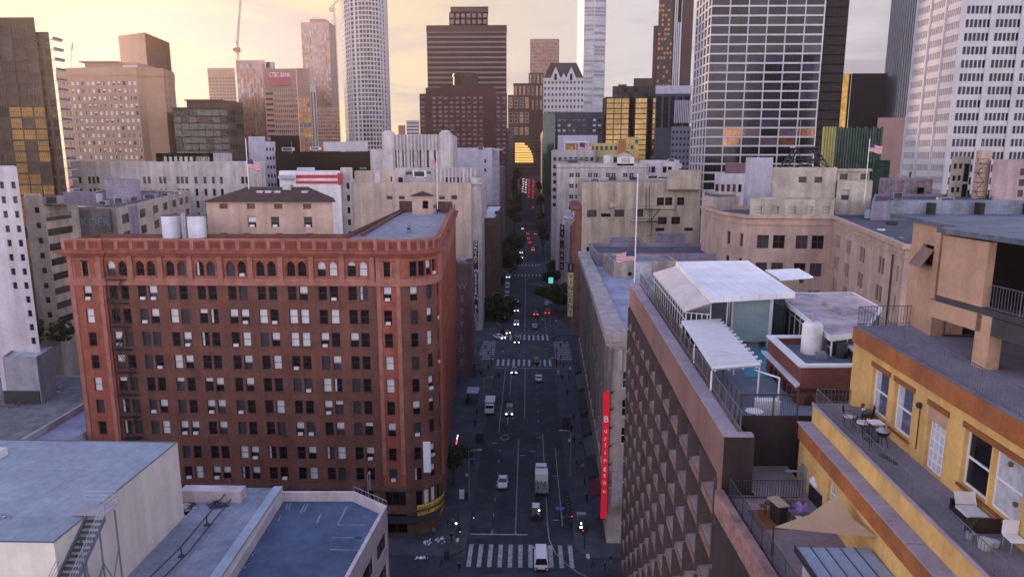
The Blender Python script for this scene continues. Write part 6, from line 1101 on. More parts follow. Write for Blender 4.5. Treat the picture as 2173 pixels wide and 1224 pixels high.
b = MB(); u = A.lerp(B, .62); o = Vector((-(B - A).y, (B - A).x)).normalized(); o = -o if o.x > 0 else o
z = zt2 - 1.15; p0, p1 = A.lerp(B, .4), A.lerp(B, .84); b.poly([(p0.x, p0.y, z), (p1.x, p1.y, z), (p1.x + o.x * .55, p1.y + o.y * .55, z - .85), (p0.x + o.x * .55, p0.y + o.y * .55, z - .85)]); b.poly([(p0.x, p0.y, z + .04), (p0.x + o.x * .55, p0.y + o.y * .55, z - .81), (p1.x + o.x * .55, p1.y + o.y * .55, z - .81), (p1.x, p1.y, z + .04)]); b.build('shutter', [mat('weathered_shutter_boards', (.22, .15, .12), .85, .4, 2.)], UT)
rail('railing', 'grey upper balcony railing on the dark concrete slab', [tuple(D0 + s * 2.9 + nx_ * .3), tuple(D0 + s * 9 + nx_ * .3)], zm + .25, 1.0, .15, RL)
b = MB(); p = D0 + s * 5.2 + Vector((2.2, 0)); b.cyl((p.x, p.y), .2, zr_ + 2.6, zt2 + .6, 14); b.build('flue_pipe', [MET_GR], label='grey metal flue pipe rising behind the balcony railing', cat='pipe', loc=(p.x, p.y, zr_ + 2.6))
b = MB(); p = q1 + Vector((.6, .1, 0)); fr_ = [(p.x, p.y - .2), (p.x + 1.5, p.y - .4), (p.x + 1.7, p.y + .5), (p.x + .2, p.y + .7)]
for h in (.05, .75): b.path([(*v, zr_ + h) for v in fr_ + fr_[:1]], .035)
for v in fr_: b.bar((*v, zr_), (*v, zr_ + .75), .035)
b.build('tube_stand', [MET_DK], label='black cube of steel tube at the foot of the stair tower', cat='stand', loc=tuple(p))
# furniture on the terraces
BLKF = mat('black_patio_iron', (.018, .018, .02), .5, .2, 2.); CUSH = mat('cream_cushion', (.6, .56, .52), .9, .1, 2.)
def chair(label, c, rz, cush=None, s=1.0):
    r_ = empty('patio_chair', c, label, 'chair', 'chairs on the yellow terrace', rz); I = Vector(c)
    def part(nm, b, m): return link(nm, b.mesh(nm, [m]), r_)
    b = MB(); b.box(-.24, .24, -.24, .24, .42, .46); part('seat', b, BLKF)
    b = MB(); b.path([(-.22, .24, .46), (-.24, .3, .95), (.24, .3, .95), (.22, .24, .46)], .02)
    for k in range(5): b.bar((-.18 + .09 * k, .25, .46), (-.19 + .095 * k, .3, .95), .012)
    part('backrest', b, BLKF)
    for x in (-.21, .21):
        for y in (-.21, .21): b = MB(); b.bar((x, y, 0), (x * .95, y * .95, .42), .018); part('leg', b, BLKF)
        b = MB(); b.path([(x * 1.1, .25, .68), (x * 1.15, -.2, .66), (x * 1.1, -.21, .44)], .016); part('armrest', b, BLKF)
    if cush: b = MB(); b.cyl((0, 0), .27, .46, .54, 18); part('cushion', b, cush)
    return r_
def at(px, py, z): v = P(px, py, z=z); return (v.x, v.y, z)
chair('black patio chair with round cream seat in front of the dark table', at(1829, 917, zf), R(-60), CUSH); chair('black patio chair with a white cushion, left of the dark table', at(1800, 903, zf), R(60), CUSH); chair('black patio chair with arms pushed against the yellow wall', at(1838, 900, zf), R(-110)); chair('empty black patio chair nearest the white square table', at(1846, 953, zf), R(100))
t = at(1822, 900, zf); tb_ = empty('patio_table', t, 'dark oval patio table with cups at the back of the upper terrace', 'table'); b = MB(); b.cyl(t, .48, .70, .74, 20); b.build('table_top', [mat('slate_table_top', (.11, .12, .14), .4, .2, 1.)], tb_); b = MB()
for k in range(4): a_ = R(45 + 90 * k); b.bar((t[0] + .4 * math.cos(a_), t[1] + .4 * math.sin(a_), t[2]), (t[0] + .2 * math.cos(a_), t[1] + .2 * math.sin(a_), t[2] + .7), .02)
b.build('leg', [BLKF], tb_)
b = MB(); b.cyl((t[0] + .12, t[1] - .1, t[2]), .07, .74, .84, 12, .1); b.build('bowl', [CUSH], label='white bowl standing on the dark oval patio table', cat='bowl', loc=(t[0] + .12, t[1] - .1, t[2] + .74))
b = MB(); b.cyl((t[0] + .22, t[1] + .22, t[2]), .08, .74, .92, 12, .06); b.cyl((t[0] + .22, t[1] + .22, t[2]), .11, .92, 1.0, 8, .03); b.build('pot', [mat('dark_red_pot', (.12, .03, .03), .7, .2)], label='dark red pot on the far side of the dark patio table', cat='pot', loc=(t[0] + .22, t[1] + .22, t[2] + .74))
t = at(1856, 925, zf); b = MB(); b.box(t[0] - .3, t[0] + .3, t[1] - .3, t[1] + .3, zf + .66, zf + .7); o = b.build('side_table', [WHITE], label='white square table beside the black grill', cat='table', loc=t); b = MB()
for x in (-.26, .26):
    for y in (-.26, .26): b.bar((t[0] + x, t[1] + y, zf), (t[0] + x, t[1] + y, zf + .66), .018)
b.build('leg', [BLKF], o)
t = at(1870, 950, zf); g_ = empty('kettle_grill', t, 'round kettle grill with grey lid against the yellow wall', 'grill'); b = MB(); b.cyl(t, .2, .6, .75, 16, .3); b.cyl(t, .3, .75, .8, 16); b.build('bowl', [BLKF], g_); b = MB(); b.cyl(t, .3, .8, .92, 16, .16); b.cyl(t, .16, .92, .96, 12, .05); b.build('lid', [MET_GR], g_); b = MB()
for k in range(3): a_ = R(120 * k); b.bar((t[0] + .3 * math.cos(a_), t[1] + .3 * math.sin(a_), zf), (t[0] + .12 * math.cos(a_), t[1] + .12 * math.sin(a_), zf + .62), .02)
b.build('leg', [BLKF], g_)
b = MB(); a_, c_ = at(1868, 966, zf + .02), at(1902, 985, zf + .02); b.path([(a_[0], a_[1], zf + .06), ((a_[0] + c_[0]) / 2, (a_[1] + c_[1]) / 2 + .1, zf + .07), (c_[0], c_[1], zf + .06)], .08, 6); b.build('hose', [BLKF], label='black rolled cover lying on the upper terrace floor', cat='cover', loc=a_)
# planters, lounger at the lower right
t = at(2075, 1170, zf); b = MB(); u0 = onw(2050, 1140)[0]; pw = wl(u0 + 1.05, .9); b.obox(wl(u0 + 1.9, .62), math.atan2(wd.y, wd.x) + R(90), 1.25, .05, zf, zf + .55); b.build('screen', [mat('dark_rattan_screen', (.05, .03, .025), .8, .3, 2.)], label='dark brown privacy screen beside the lounge chair', cat='screen', loc=(*wl(u0 + 1.9, .62), zf))
L_ = empty('lounge_chair', (*wl(u0 + .9, .55), zf), 'dark lounge chair with white cushions under the yellow building windows', 'chair'); b = MB(); b.obox(wl(u0 + .9, .55), math.atan2(wd.y, wd.x), 1.1, .8, zf, zf + .28); b.obox(wl(u0 + .4, .55), math.atan2(wd.y, wd.x), .1, .8, zf + .28, zf + .5); b.build('frame', [BLKF], L_)
b = MB(); b.obox(wl(u0 + 1.05, .55), math.atan2(wd.y, wd.x), .85, .7, zf + .281, zf + .38); p0 = wl(u0 + .62, .2); p1 = wl(u0 + .62, .9); p2 = wl(u0 + .42, .9); p3 = wl(u0 + .42, .2); b.poly([(*p0, zf + .4), (*p1, zf + .4), (*p2, zf + .8), (*p3, zf + .8)]); b.poly([(*wl(u0 + .72, .2), zf + .38), (*p0, zf + .4), (*p3, zf + .8), (*wl(u0 + .5, .2), zf + .82)]); b.build('cushion', [CUSH], L_)
LEAF = mat('dusty_green_leaf', (.07, .10, .035), .8, .4, 4.)
def spiky(label, c, h, pot_r, potm, n=16, seed=1):
    r_ = empty('potted_plant', c, label, 'plant'); b = MB(); b.cyl(c, pot_r * .8, 0, pot_r * 1.5, 14, pot_r); b.cyl(c, pot_r * 1.08, pot_r * 1.4, pot_r * 1.55, 14); b.build('pot', [potm], r_); rg = random.Random(seed); b = MB()
    for k in range(n):
        a_ = rg.uniform(0, 6.3); l = h * rg.uniform(.6, 1); o = .35 * l; w_ = .025; z = c[2] + pot_r * 1.5; v = Vector((math.cos(a_), math.sin(a_), 0)); sd = Vector((-v.y, v.x, 0)) * w_; p = Vector((c[0], c[1], z)); m_ = p + v * o * .5 + Vector((0, 0, l * .7)); e = p + v * o + Vector((0, 0, l)); b.poly([p - sd, p + sd, m_ + sd, m_ - sd]); b.poly([m_ - sd, m_ + sd, e])
    b.build('leaves', [LEAF], r_)
spiky('spiky green plant in a pale pot behind the terrace railing', (*wl(u0 + 2.3, 1.3), zf), .6, .14, CONC, 14, 2); POTW = mat('pale_grey_pot', (.45, .44, .44), .8, .2, 1.)
for du, o_, lab, rr_ in ((2.9, 1.15, 'round pale pot with bare soil, larger one by the railing', .24), (2.75, .75, 'small blue grey bucket between the pots', .15)):
    c = (*wl(u0 + du, o_), zf); b = MB(); b.cyl(c, rr_ * .8, 0, rr_ * 1.3, 16, rr_); b.cyl(c, rr_ * .85, rr_ * 1.25, rr_ * 1.301, 16); b.build('plant_pot', [POTW], label=lab, cat='pot', loc=c)
W2 = empty('folding_chair', (*wl(u0 + 3.0, .25), zf), 'white folding chair at the lower right corner of the upper terrace', 'chair'); c = wl(u0 + 3.0, .3); b = MB(); b.obox(c, math.atan2(wd.y, wd.x), .5, .5, zf + .42, zf + .46); b.build('seat', [WHITE], W2); b = MB(); b.obox(c + wd * -.28, math.atan2(wd.y, wd.x), .05, .5, zf + .46, zf + .95); b.build('backrest', [WHITE], W2); b = MB()
for x in (-.22, .22):
    for y in (-.22, .22): p = c + wd * x + wn * y; b.bar((p.x, p.y, zf), (p.x, p.y, zf + .42), .018)
b.build('leg', [MET_GR], W2)
# shade sail
SAIL = mat('tan_shade_sail', (.38, .26, .16), .85, .1, .6); s0, s1, s2 = P(1642, 1118, z=42.4), P(1778, 1048, z=43.5), P(1862, 1139, z=43.1)
SS = empty('shade_sail', tuple(s0), 'tan triangular shade sail stretched over the lower terrace', 'shade sail'); b = MB(); n = 10; cen = (s0 + s1 + s2) / 3
def sp_(i, j):
    a, b_, c_ = 1 - i / n, (i - j) / n, j / n; p = s0 * a + s1 * b_ + s2 * c_; pull = 27 * a * b_ * c_; e = max(0, 1 - min(a, b_, c_) * 9); k_ = (1 - max(a, b_, c_)); return p + (cen - p) * (.32 * e * k_) - Vector((0, 0, .25 * k_))
for i in range(n):
    for j in range(i + 1):
        b.poly([sp_(i, j), sp_(i + 1, j), sp_(i + 1, j + 1)])
        if j < i: b.poly([sp_(i, j), sp_(i + 1, j + 1), sp_(i, j + 1)])
b.build('fabric', [SAIL], SS, smooth=True); b = MB(); b.bar((s0.x, s0.y, z0f), (s0.x, s0.y, s0.z + .08), .035, 8); b.build('pole', [MET_DK], SS)
# metal roofed shed
SHR = mat('blue_grey_metal_roof', (.26, .31, .38), .55, .2, .3); v0, v1 = P(1690, 1161, z=42.4), P(1888, 1141, z=42.4); SH = empty('metal_shed', tuple(v0), 'blue grey sheet metal roof over the lower terrace at the bottom edge', 'shed')
b = MB(); xa, ya = v0.x, v0.y; xb = 13.95
for k in range(5): x0 = xa + (xb - xa) * k / 5; x1 = xa + (xb - xa) * (k + 1) / 5; b.prism([(x0, ya - 9), (x1 - .015, ya - 9), (x1 - .015, ya), (x0, ya)], 42.35, 42.42, 0, None, True); b.box(x1 - .04, x1 - .016, ya - 9, ya, 42.421, 42.46, 1) if k < 4 else None
b.prism([(xa - .08, ya - 9), (xa - .003, ya - 9), (xa - .003, ya + .05), (xa - .08, ya + .05)], 42.2, 42.46, 1, None, True); b.build('roof', [SHR, MET_DK], SH); b = MB(); b.box(xa + .1, xb, ya - 9, ya - .5, z0f, 42.34); b.build('wall', [PINKP], SH)
# clutter on the lower terrace
BRWN = mat('brown_lacquered_wood', (.10, .04, .025), .6, .3, 1.); TANW = mat('tan_table_top', (.42, .31, .22), .7, .2, 1.)
t = at(1650, 1108, z0f); o = empty('bar_table', t, 'tall bar table with a tan top and dark base', 'table'); b = MB(); b.obox((t[0], t[1] + .1), R(12), .55, 1.0, z0f + .98, z0f + 1.04); b.build('table_top', [TANW], o); b = MB(); b.obox((t[0] + .05, t[1] + .05), R(12), .4, .8, z0f, z0f + .98); b.build('cabinet', [BLKF], o)
for i, (px, py, lab) in enumerate(((1617, 1098, 'small red brown stool on the ochre deck, left of the bar table'), (1628, 1092, 'brown bar stool half behind the tall bar table'))):
    t = at(px, py, z0f); o = empty('bar_stool', t, lab, 'stool'); b = MB(); b.cyl(t, .17, .6, .66, 12); b.build('seat', [BRWN], o); b = MB()
    for k in range(4): a_ = R(45 + 90 * k); b.bar((t[0] + .16 * math.cos(a_), t[1] + .16 * math.sin(a_), z0f), (t[0] + .11 * math.cos(a_), t[1] + .11 * math.sin(a_), z0f + .6), .018)
    b.build('leg', [BRWN], o)
t = at(1692, 1098, z0f); b = MB(); b.box(t[0] - .45, t[0] + .45, t[1] - .3, t[1] + .4, z0f, z0f + .4); b.box(t[0] - .45, t[0] + .45, t[1] + .3, t[1] + .42, z0f + .4, z0f + .8); o = b.build('sofa', [mat('wicker_brown', (.2, .14, .12), .8, .3, 2.)], label='small wicker sofa heaped with a purple blanket', cat='sofa', loc=t)
PRP = mat('purple_blanket', (.35, .22, .5), .9, .2, 2.); heap('blanket', 'crumpled purple and white blanket on the wicker sofa', (t[0], t[1], z0f + .42), .42, .3, .35, PRP, 'blanket', 22); heap('cloth_heap', 'white cloth heap in front of the purple blanket', (t[0] - .1, t[1] - .45, z0f + .02), .3, .15, .3, WHITE, 'cloth', 14)
t = at(1728, 1072, z0f); o = empty('outdoor_counter', t, 'outdoor kitchen counter against the yellow lower wall', 'counter'); b = MB(); b.obox((t[0] + .35, t[1] - .3), R(93), 2.2, .6, z0f, z0f + .85); b.build('cabinet', [BLKF], o); b = MB(); b.obox((t[0] + .35, t[1] - .3), R(93), 2.3, .66, z0f + .851, z0f + .9); b.build('worktop', [mat('pale_worktop', (.45, .40, .38), .6, .2, 1.)], o)
b = MB(); b.obox((t[0] + .3, t[1] + .5), R(93), .7, .55, z0f + .905, z0f + 1.08); b.obox((t[0] + .32, t[1] + .5), R(93), .6, .4, z0f + 1.08, z0f + 1.2); b.build('gas_grill', [WHITE], label='white lidded gas grill on the outdoor counter', cat='grill', loc=(t[0] + .3, t[1] + .5, z0f + .9))
heap('kitchen_clutter', 'grey kitchen clutter on the pale worktop near the shade sail', (t[0] + .38, t[1] - .5, z0f + .92), .25, .4, .15, MET_GR, 'clutter', 14)
b = MB(); t = at(1686, 1036, z0f); b.box(t[0] - .5, t[0] + .35, t[1] - .08, t[1] + .08, z0f + .95, z0f + 1.0); b.box(t[0] + .35, t[0] + .6, t[1] - .3, t[1] + .3, z0f, z0f + 1.25); b.build('shelf_unit', [MET_GR], label='grey metal shelf unit at the corner of the black picket railing', cat='shelf', loc=t)
# ------------------------------------------------------------------ vehicles
LHT = mat('lit_headlight', (1, .93, .8), .3, 0, emit=9.); LHO = mat('unlit_headlight', (.55, .55, .6), .2, 0); TLT = mat('lit_tail_light', (1, .03, .02), .3, 0, emit=5.); TLO = mat('dark_tail_light', (.16, .012, .012), .3, 0); TYRE = mat('black_tyre', (.015, .015, .016), .9, 0); RIM = mat('alloy_rim', (.3, .3, .32), .35, 0, metal=.6); CGL = mat('car_window_glass', (.012, .014, .02), .08, 0, spec=.6); BUMP = mat('black_car_trim', (.02, .02, .022), .6, 0)
PNT = {k: mat(k + '_car_paint', c, .28, .06, 1., spec=.5) for k, c in dict(white=(.66, .66, .68), silver=(.32, .33, .36), grey=(.11, .115, .13), black=(.014, .014, .018), blue=(.03, .06, .16), red=(.22, .015, .018), maroon=(.08, .015, .02), tan=(.28, .23, .18)).items()}
def cloft(b, st, m=0):
    rings = []
    for (y, hw, zb, zm, zt_) in st:
        i = len(b.v); b.v += [(-hw * .9, y, zb), (-hw, y, zm), (-hw * .95, y, zt_), (hw * .95, y, zt_), (hw, y, zm), (hw * .9, y, zb)]; rings.append(i)
    for a, c in zip(rings, rings[1:]):
        for k in range(6): b.f.append((a + k, a + (k + 1) % 6, c + (k + 1) % 6, c + k)); b.m.append(m)
    b.f.append(tuple(rings[0] + k for k in range(6))); b.f.append(tuple(rings[-1] + k for k in reversed(range(6)))); b.m += [m, m]
KIND = {   # length, half width, hood height, cabin y0..y3 (base front, roof front, roof rear, base rear), roof height
 'sedan': (4.6, .9, .88, -.95, -.25, .95, 1.75, 1.42), 'hatch': (4.1, .87, .9, -.9, -.3, 1.25, 1.95, 1.48), 'suv': (4.7, .95, 1.02, -1.0, -.45, 1.75, 2.2, 1.74), 'van': (5.3, 1.0, 1.15, -2.1, -1.3, 2.45, 2.6, 2.15)}
VM = {}
def vparts(kind):
    if kind in VM: return VM[kind]
    Ln, hw, hh, y0, y1, y2, y3, rh = KIND[kind]; h = Ln / 2; b = MB()
    cloft(b, [(-h, hw * .8, .32, .5, .66), (-h + .18, hw * .94, .24, .55, hh - .12), (-h + .7, hw, .22, .58, hh), (y0, hw, .22, .6, hh + .04), (y3 if y3 < h - .25 else h - .35, hw, .22, .62, hh + .06), (h - .12, hw * .95, .25, .6, hh - (.02 if kind == 'sedan' else -.02)), (h, hw * .86, .36, .6, hh - .14)])
    zb = hh + .03; a = hw * .93; t = hw * .74
    base = [(-a, y0), (a, y0), (a, y3), (-a, y3)]; top = [(-t, y1), (t, y1), (t, y2), (-t, y2)]; g = MB()
    for i in range(4):
        p, q, r_, s = (*base[i], zb), (*base[(i + 1) % 4], zb), (*top[(i + 1) % 4], rh - .06), (*top[i], rh - .06); g.poly([p, q, r_, s])
        b.bar(p, s, .05)
    if kind in ('suv', 'van', 'hatch'):
        for y in ((y1 * .3 + y2 * .7),) + ((y1 * .65 + y2 * .35,) if kind == 'van' else ()):
            for s in (-1, 1): b.bar((s * a, y, zb), (s * t, y, rh - .06), .09)
    if kind == 'van':
        for s in (-1, 1): b.poly([(s * (a + .012), .2, zb), (s * (a + .012), y3 - .1, zb), (s * (t + .012), y2 - .05, rh - .06), (s * (t + .012), .25, rh - .06)])
    i = len(b.v); e = .07; b.v += [(x, y, z) for z, o in ((rh - .07, .03), (rh - .02, .03), (rh, -.08)) for x, y in ((-t - o, y1 - o), (t + o, y1 - o), (t + o, y2 + o), (-t - o, y2 + o))]
    for l in (0, 4):
        for k in range(4): b.f.append((i + l + k, i + l + (k + 1) % 4, i + l + 4 + (k + 1) % 4, i + l + 4 + k)); b.m.append(0)
    b.f.append((i + 8, i + 9, i + 10, i + 11)); b.m.append(0)
    b.box(-hw * .8, hw * .8, -h - .05, -h + .1, .3, .5, 1); b.box(-hw * .8, hw * .8, h - .1, h + .05, .34, .54, 1)
    for s in (-1, 1): b.box(s * hw * 1.0 - .02, s * hw * 1.0 + s * .16, y0 + .15, y0 + .3, hh + .02, hh + .16)
    wh = MB(); wh.cyl((0, 0, 0), .33, -.11, .11, 14, axis='x'); wh.cyl((0, 0, 0), .19, -.118, .118, 10, m=1, axis='x')
    hl = MB(); hl.box(-.2, .2, -.05, .05, -.085, .085); tl = MB(); tl.box(-.17, .17, -.05, .05, -.09, .09)
    VM[kind] = dict(b=b, g=g.mesh('cabin_glass', [CGL]), w=wh.mesh('wheel', [TYRE, RIM]), hl={on: hl.mesh('headlight', [LHT if on else LHO]) for on in (0, 1)}, tl={on: tl.mesh('tail_light', [TLT if on else TLO]) for on in (0, 1)}, body={}, p=(h, hw, hh))
    return VM[kind]
def ground(px, py):
    p = P(px, py, z=0)
    if p.y > 555:
        lo, hi = 400., 1000.
        for _ in range(50):
            m_ = (lo + hi) / 2
            if P(px, py, Y=m_).z > gz(m_): lo = m_
            else: hi = m_
        p = P(px, py, Y=lo)
    return p
def car(label, kind, col, px, py, face='f', lights=1, rz=0., group='cars in the street traffic', far=False, pos=None):
    p = pos or ground(px, py); V = vparts(kind); h, hw, hh = V['p']; slope = 0 if p.y < 560 else math.atan(.1)
    r_ = empty(kind if kind == 'van' else {'sedan': 'sedan_car', 'hatch': 'hatchback_car', 'suv': 'suv_car'}[kind], (p.x, p.y, gz(p.y) + .012), label, 'van' if kind == 'van' else 'car', group, rz + (0 if face == 'f' else math.pi))
    if slope: r_.rotation_euler.x = slope if face != 'f' else slope
    if slope and face != 'f': r_.rotation_euler.x = -slope
    if col not in V['body']: V['body'][col] = V['b'].mesh('body', [PNT[col], BUMP])
    link('body', V['body'][col], r_); link('cabin_glass', V['g'], r_)
    if not far:
        for x in (-hw + .08, hw - .08):
            for y in (-h * .62, h * .6): link('wheel', V['w'], r_, (x, y, .33))
    fr_on = lights and face == 'f'; bk_on = lights and face == 'b'
    for s in (-1, 1):
        link('headlight', V['hl'][1 if fr_on else 0], r_, (s * hw * .68, -h + .03, .62)); tl_ = link('tail_light', V['tl'][1 if bk_on else 0], r_, (s * hw * .7, h, .72)); tl_.scale = (1.25, 1, 1.6) if bk_on else (1, 1, 1)
    return r_
# near to far; px, py = where the car meets the road in the photograph
car('white van seen from behind on the near zebra crossing', 'van', 'white', 1148, 1192, 'b', 0)
o = car('black boxy off-roader with a pale roof rack behind the flatbed truck', 'suv', 'black', 1137, 1090, 'b', 0)
b = MB(); b.box(-.55, .55, -.3, 1.2, 1.76, 1.84)
for k in range(4): b.box(-.6, .6, -.25 + .42 * k, -.17 + .42 * k, 1.85, 1.89)
link('roof_rack', b.mesh('roof_rack', [MET_WH]), o); b = MB(); b.cyl((0, 2.42, .95), .34, -.1, .1, 14, axis='y'); link('spare_wheel', b.mesh('spare_wheel', [TYRE]), o)
car('white saloon with dark windscreen driving towards the viewer in the left lane', 'sedan', 'white', 1067, 1028, 'f', 0)
car('dark grey car with a silver roof and lit headlights right of the delivery van', 'suv', 'grey', 1081, 876, 'f', 1)
car('white saloon seen from behind just before the middle crossing', 'sedan', 'white', 1143, 806, 'b', 0)
car('dark grey car with two bright headlights just past the middle crossing', 'sedan', 'grey', 1091, 790, 'f', 1)
car('dark maroon car seen from behind on the stripes of the middle crossing', 'suv', 'maroon', 1138, 770, 'b', 0)
car('black car with a pale roof entering the middle junction', 'suv', 'black', 1097, 726, 'f', 1)
car('white car turning at the left corner of the far zebra crossing', 'sedan', 'white', 1059, 718, 'f', 1, R(40))
car('dark car with headlights waiting behind the turning white car', 'sedan', 'black', 1073, 707, 'f', 1, R(25))
car('silver saloon seen from behind beyond the far zebra crossing', 'sedan', 'silver', 1135, 695, 'b', 0)
car('white car with bright headlights next to the centre line beyond the junction', 'hatch', 'white', 1096, 689, 'f', 1)
car('silver car with headlights, nearer one of the tight pair below the big tree', 'suv', 'silver', 1096, 660, 'f', 1)
car('white car right behind the silver car with headlights', 'sedan', 'white', 1096, 642, 'f', 1)
car('dark red car with dim tail lights in the right half of the street', 'sedan', 'maroon', 1137, 668, 'b', 1)
car('red car braking hard beside the right kerb below the yellow sign', 'suv', 'red', 1161, 665, 'b', 1)
car('white car just ahead of the braking red car', 'hatch', 'white', 1160, 648, 'b', 0)
car('mauve grey car parked at the right kerb ahead of the white one', 'hatch', 'grey', 1171, 646, 'b', 0)
car('pale pinkish car with tail lights in front of the right hand tree', 'hatch', 'silver', 1148, 612, 'b', 1)
for i, (py, c, k, lab) in enumerate(((634, 'white', 'hatch', 'white hatchback, nearest of the row parked at the left kerb'), (622, 'silver', 'sedan', 'silver saloon, second nearest in the parked row at the left kerb'), (611, 'white', 'van', 'white van in the middle of the row parked at the left kerb'), (601, 'grey', 'sedan', 'dark grey car behind the parked white van at the left kerb'), (589, 'white', 'suv', 'white off-roader, farthest of the row parked at the left kerb'))): car(lab, k, c, 1075.5 + i * .7, py, 'f', 1 if i == 4 else 0, group='cars parked at the left kerb')
car('white van with red tail lights just beyond the second junction', 'van', 'white', 1131, 532, 'b', 1); car('pale car ahead of the white van beyond the second junction', 'sedan', 'silver', 1136, 521, 'b', 0)
for px, py, c, k, lab in ((1107, 548, 'white', 'hatch', 'white oncoming car right of the big dark tree'), (1106, 537, 'silver', 'suv', 'silver oncoming car, middle of the three beside the big dark tree'), (1105, 523, 'black', 'sedan', 'black oncoming car with bright headlights beside the left trees')): car(lab, k, c, px, py, 'f', 1)
for px, py, c, lab in ((1124, 516, 'red', 'red car at the tail of the three braking cars'), (1121.5, 507, 'black', 'black car with red tail lights in the middle of three braking cars'), (1120, 497.5, 'maroon', 'maroon car at the head of the three braking cars before the third crossing'), (1136, 498, 'maroon', 'dark red car in the right lane just before the third crossing'), (1109, 486, 'white', 'white oncoming car on the third crossing')): car(lab, 'sedan', c, px, py, 'f' if 'oncoming' in lab else 'b', 1)
car('dark car climbing alone just beyond the third crossing', 'suv', 'black', 1131, 441, 'b', 1)
rng = random.Random(21); n = 0
for i in range(9):
    for j, px in enumerate((1122.5, 1131.5)):
        py = 382 + 4.6 * i + j * 2; car('distant car with red tail lights in the jam on the hill', ('sedan', 'suv', 'hatch')[(i + j) % 3], rng.choice(['black', 'red', 'grey', 'silver']), px + rng.uniform(-.6, .6) - (py - 400) * .02, py, 'b', 1, group='jam of tail lights on the hill', far=True)
for i in range(6):
    for j, px in enumerate((1109.5, 1116.0)):
        py = 381 + 5.2 * i + j * 2; car('distant oncoming car with white headlights coming down the hill', ('sedan', 'suv')[(i + j) % 2], rng.choice(['white', 'silver', 'black']), px - (py - 400) * .07, py, 'f', 1, group='headlights coming down the hill', far=True)
# delivery van and flatbed truck
def truck(label, px, py, face, parts, cat='truck', nm='box_truck', lights=0):
    p = ground(px, py); r_ = empty(nm, (p.x, p.y, .012), label, cat, None, 0 if face == 'f' else math.pi)
    for (nm_, boxes, m) in parts:
        b = MB()
        for q in boxes: b.box(*q)
        link(nm_, b.mesh(nm_, [m]), r_)
    ys = sorted(q[2] for _, bs, _ in parts for q in bs); ye = max(q[3] for _, bs, _ in parts for q in bs); wh = MB(); wh.cyl((0, 0, 0), .42, -.14, .14, 14, axis='x'); wh.cyl((0, 0, 0), .22, -.15, .15, 10, m=1, axis='x'); me = wh.mesh('wheel', [TYRE, RIM])
    for x in (-.9, .9):
        for y in (ys[0] + .9, ye - 1.2): link('wheel', me, r_, (x, y, .42))
        hb = MB(); hb.box(-.14, .14, -.05, .05, -.1, .1); link('headlight', hb.mesh('headlight', [LHT if lights and face == 'f' else LHO]), r_, (x * .85, ys[0] - .0, .85)); link('tail_light', hb.mesh('tail_light', [TLO]), r_, (x * .9, ye + .01, .85))
    return r_
BLUP = PNT['blue']; WHP = PNT['white']
truck('white roofed delivery van with a blue body parked at the left kerb', 1040, 872, 'f', [('cargo_box', [(-1.1, 1.1, -1.2, 3.2, .5, 2.55)], BLUP), ('box_roof', [(-1.14, 1.14, -1.25, 3.24, 2.551, 2.68)], WHP), ('cab', [(-1.05, 1.05, -2.9, -1.21, .45, 1.5), (-.98, .98, -2.3, -1.21, 1.5, 2.3), (-.95, .95, -3.0, -2.91, .5, 1.05)], WHP), ('windscreen', [(-.9, .9, -2.36, -2.301, 1.52, 2.2)], CGL), ('bumper', [(-1.08, 1.08, -3.1, -3.001, .35, .6)], BUMP)], 'van', 'delivery_van')
LOAD = mat('mixed_scrap_load', (.16, .2, .15), .8, .5, 2., c2=(.3, .32, .3))
tr = truck('white and blue flatbed truck carrying a mixed green load, seen from behind', 1149, 1030, 'b', [('cab', [(-1.05, 1.05, -4.6, -2.9, .5, 1.6), (-1.0, 1.0, -4.2, -2.9, 1.6, 2.45)], WHP), ('windscreen', [(-.9, .9, -4.27, -4.201, 1.65, 2.35)], CGL), ('sleeper_box', [(-1.1, 1.1, -2.89, -1.6, .6, 2.2)], BLUP), ('cargo_box', [(-1.15, 1.15, -1.59, .9, .6, 2.6)], WHP), ('flatbed', [(-1.15, 1.15, .91, 4.4, .75, .95), (-1.15, -1.08, .91, 4.4, .951, 1.6), (1.08, 1.15, .91, 4.4, .951, 1.6), (-1.07, 1.07, 4.33, 4.4, .951, 1.4)], MET_GR)], nm='flatbed_truck')
b = MB(); rg = random.Random(4)
for k in range(40):
    x, y, s = rg.uniform(-.85, .85), rg.uniform(1.2, 4.0), rg.uniform(.12, .35); v = [Vector((x, y, rg.uniform(1.0, 1.7))) + Vector((rg.uniform(-s, s), rg.uniform(-s, s), rg.uniform(-.15, .2))) for _ in range(3)]; b.poly(v); b.poly([v[0], v[1], v[2] + Vector((0, 0, -.4))])
b.box(-.8, -.1, 3.0, 3.9, .96, 1.5); link('load', b.mesh('load', [LOAD]), tr)
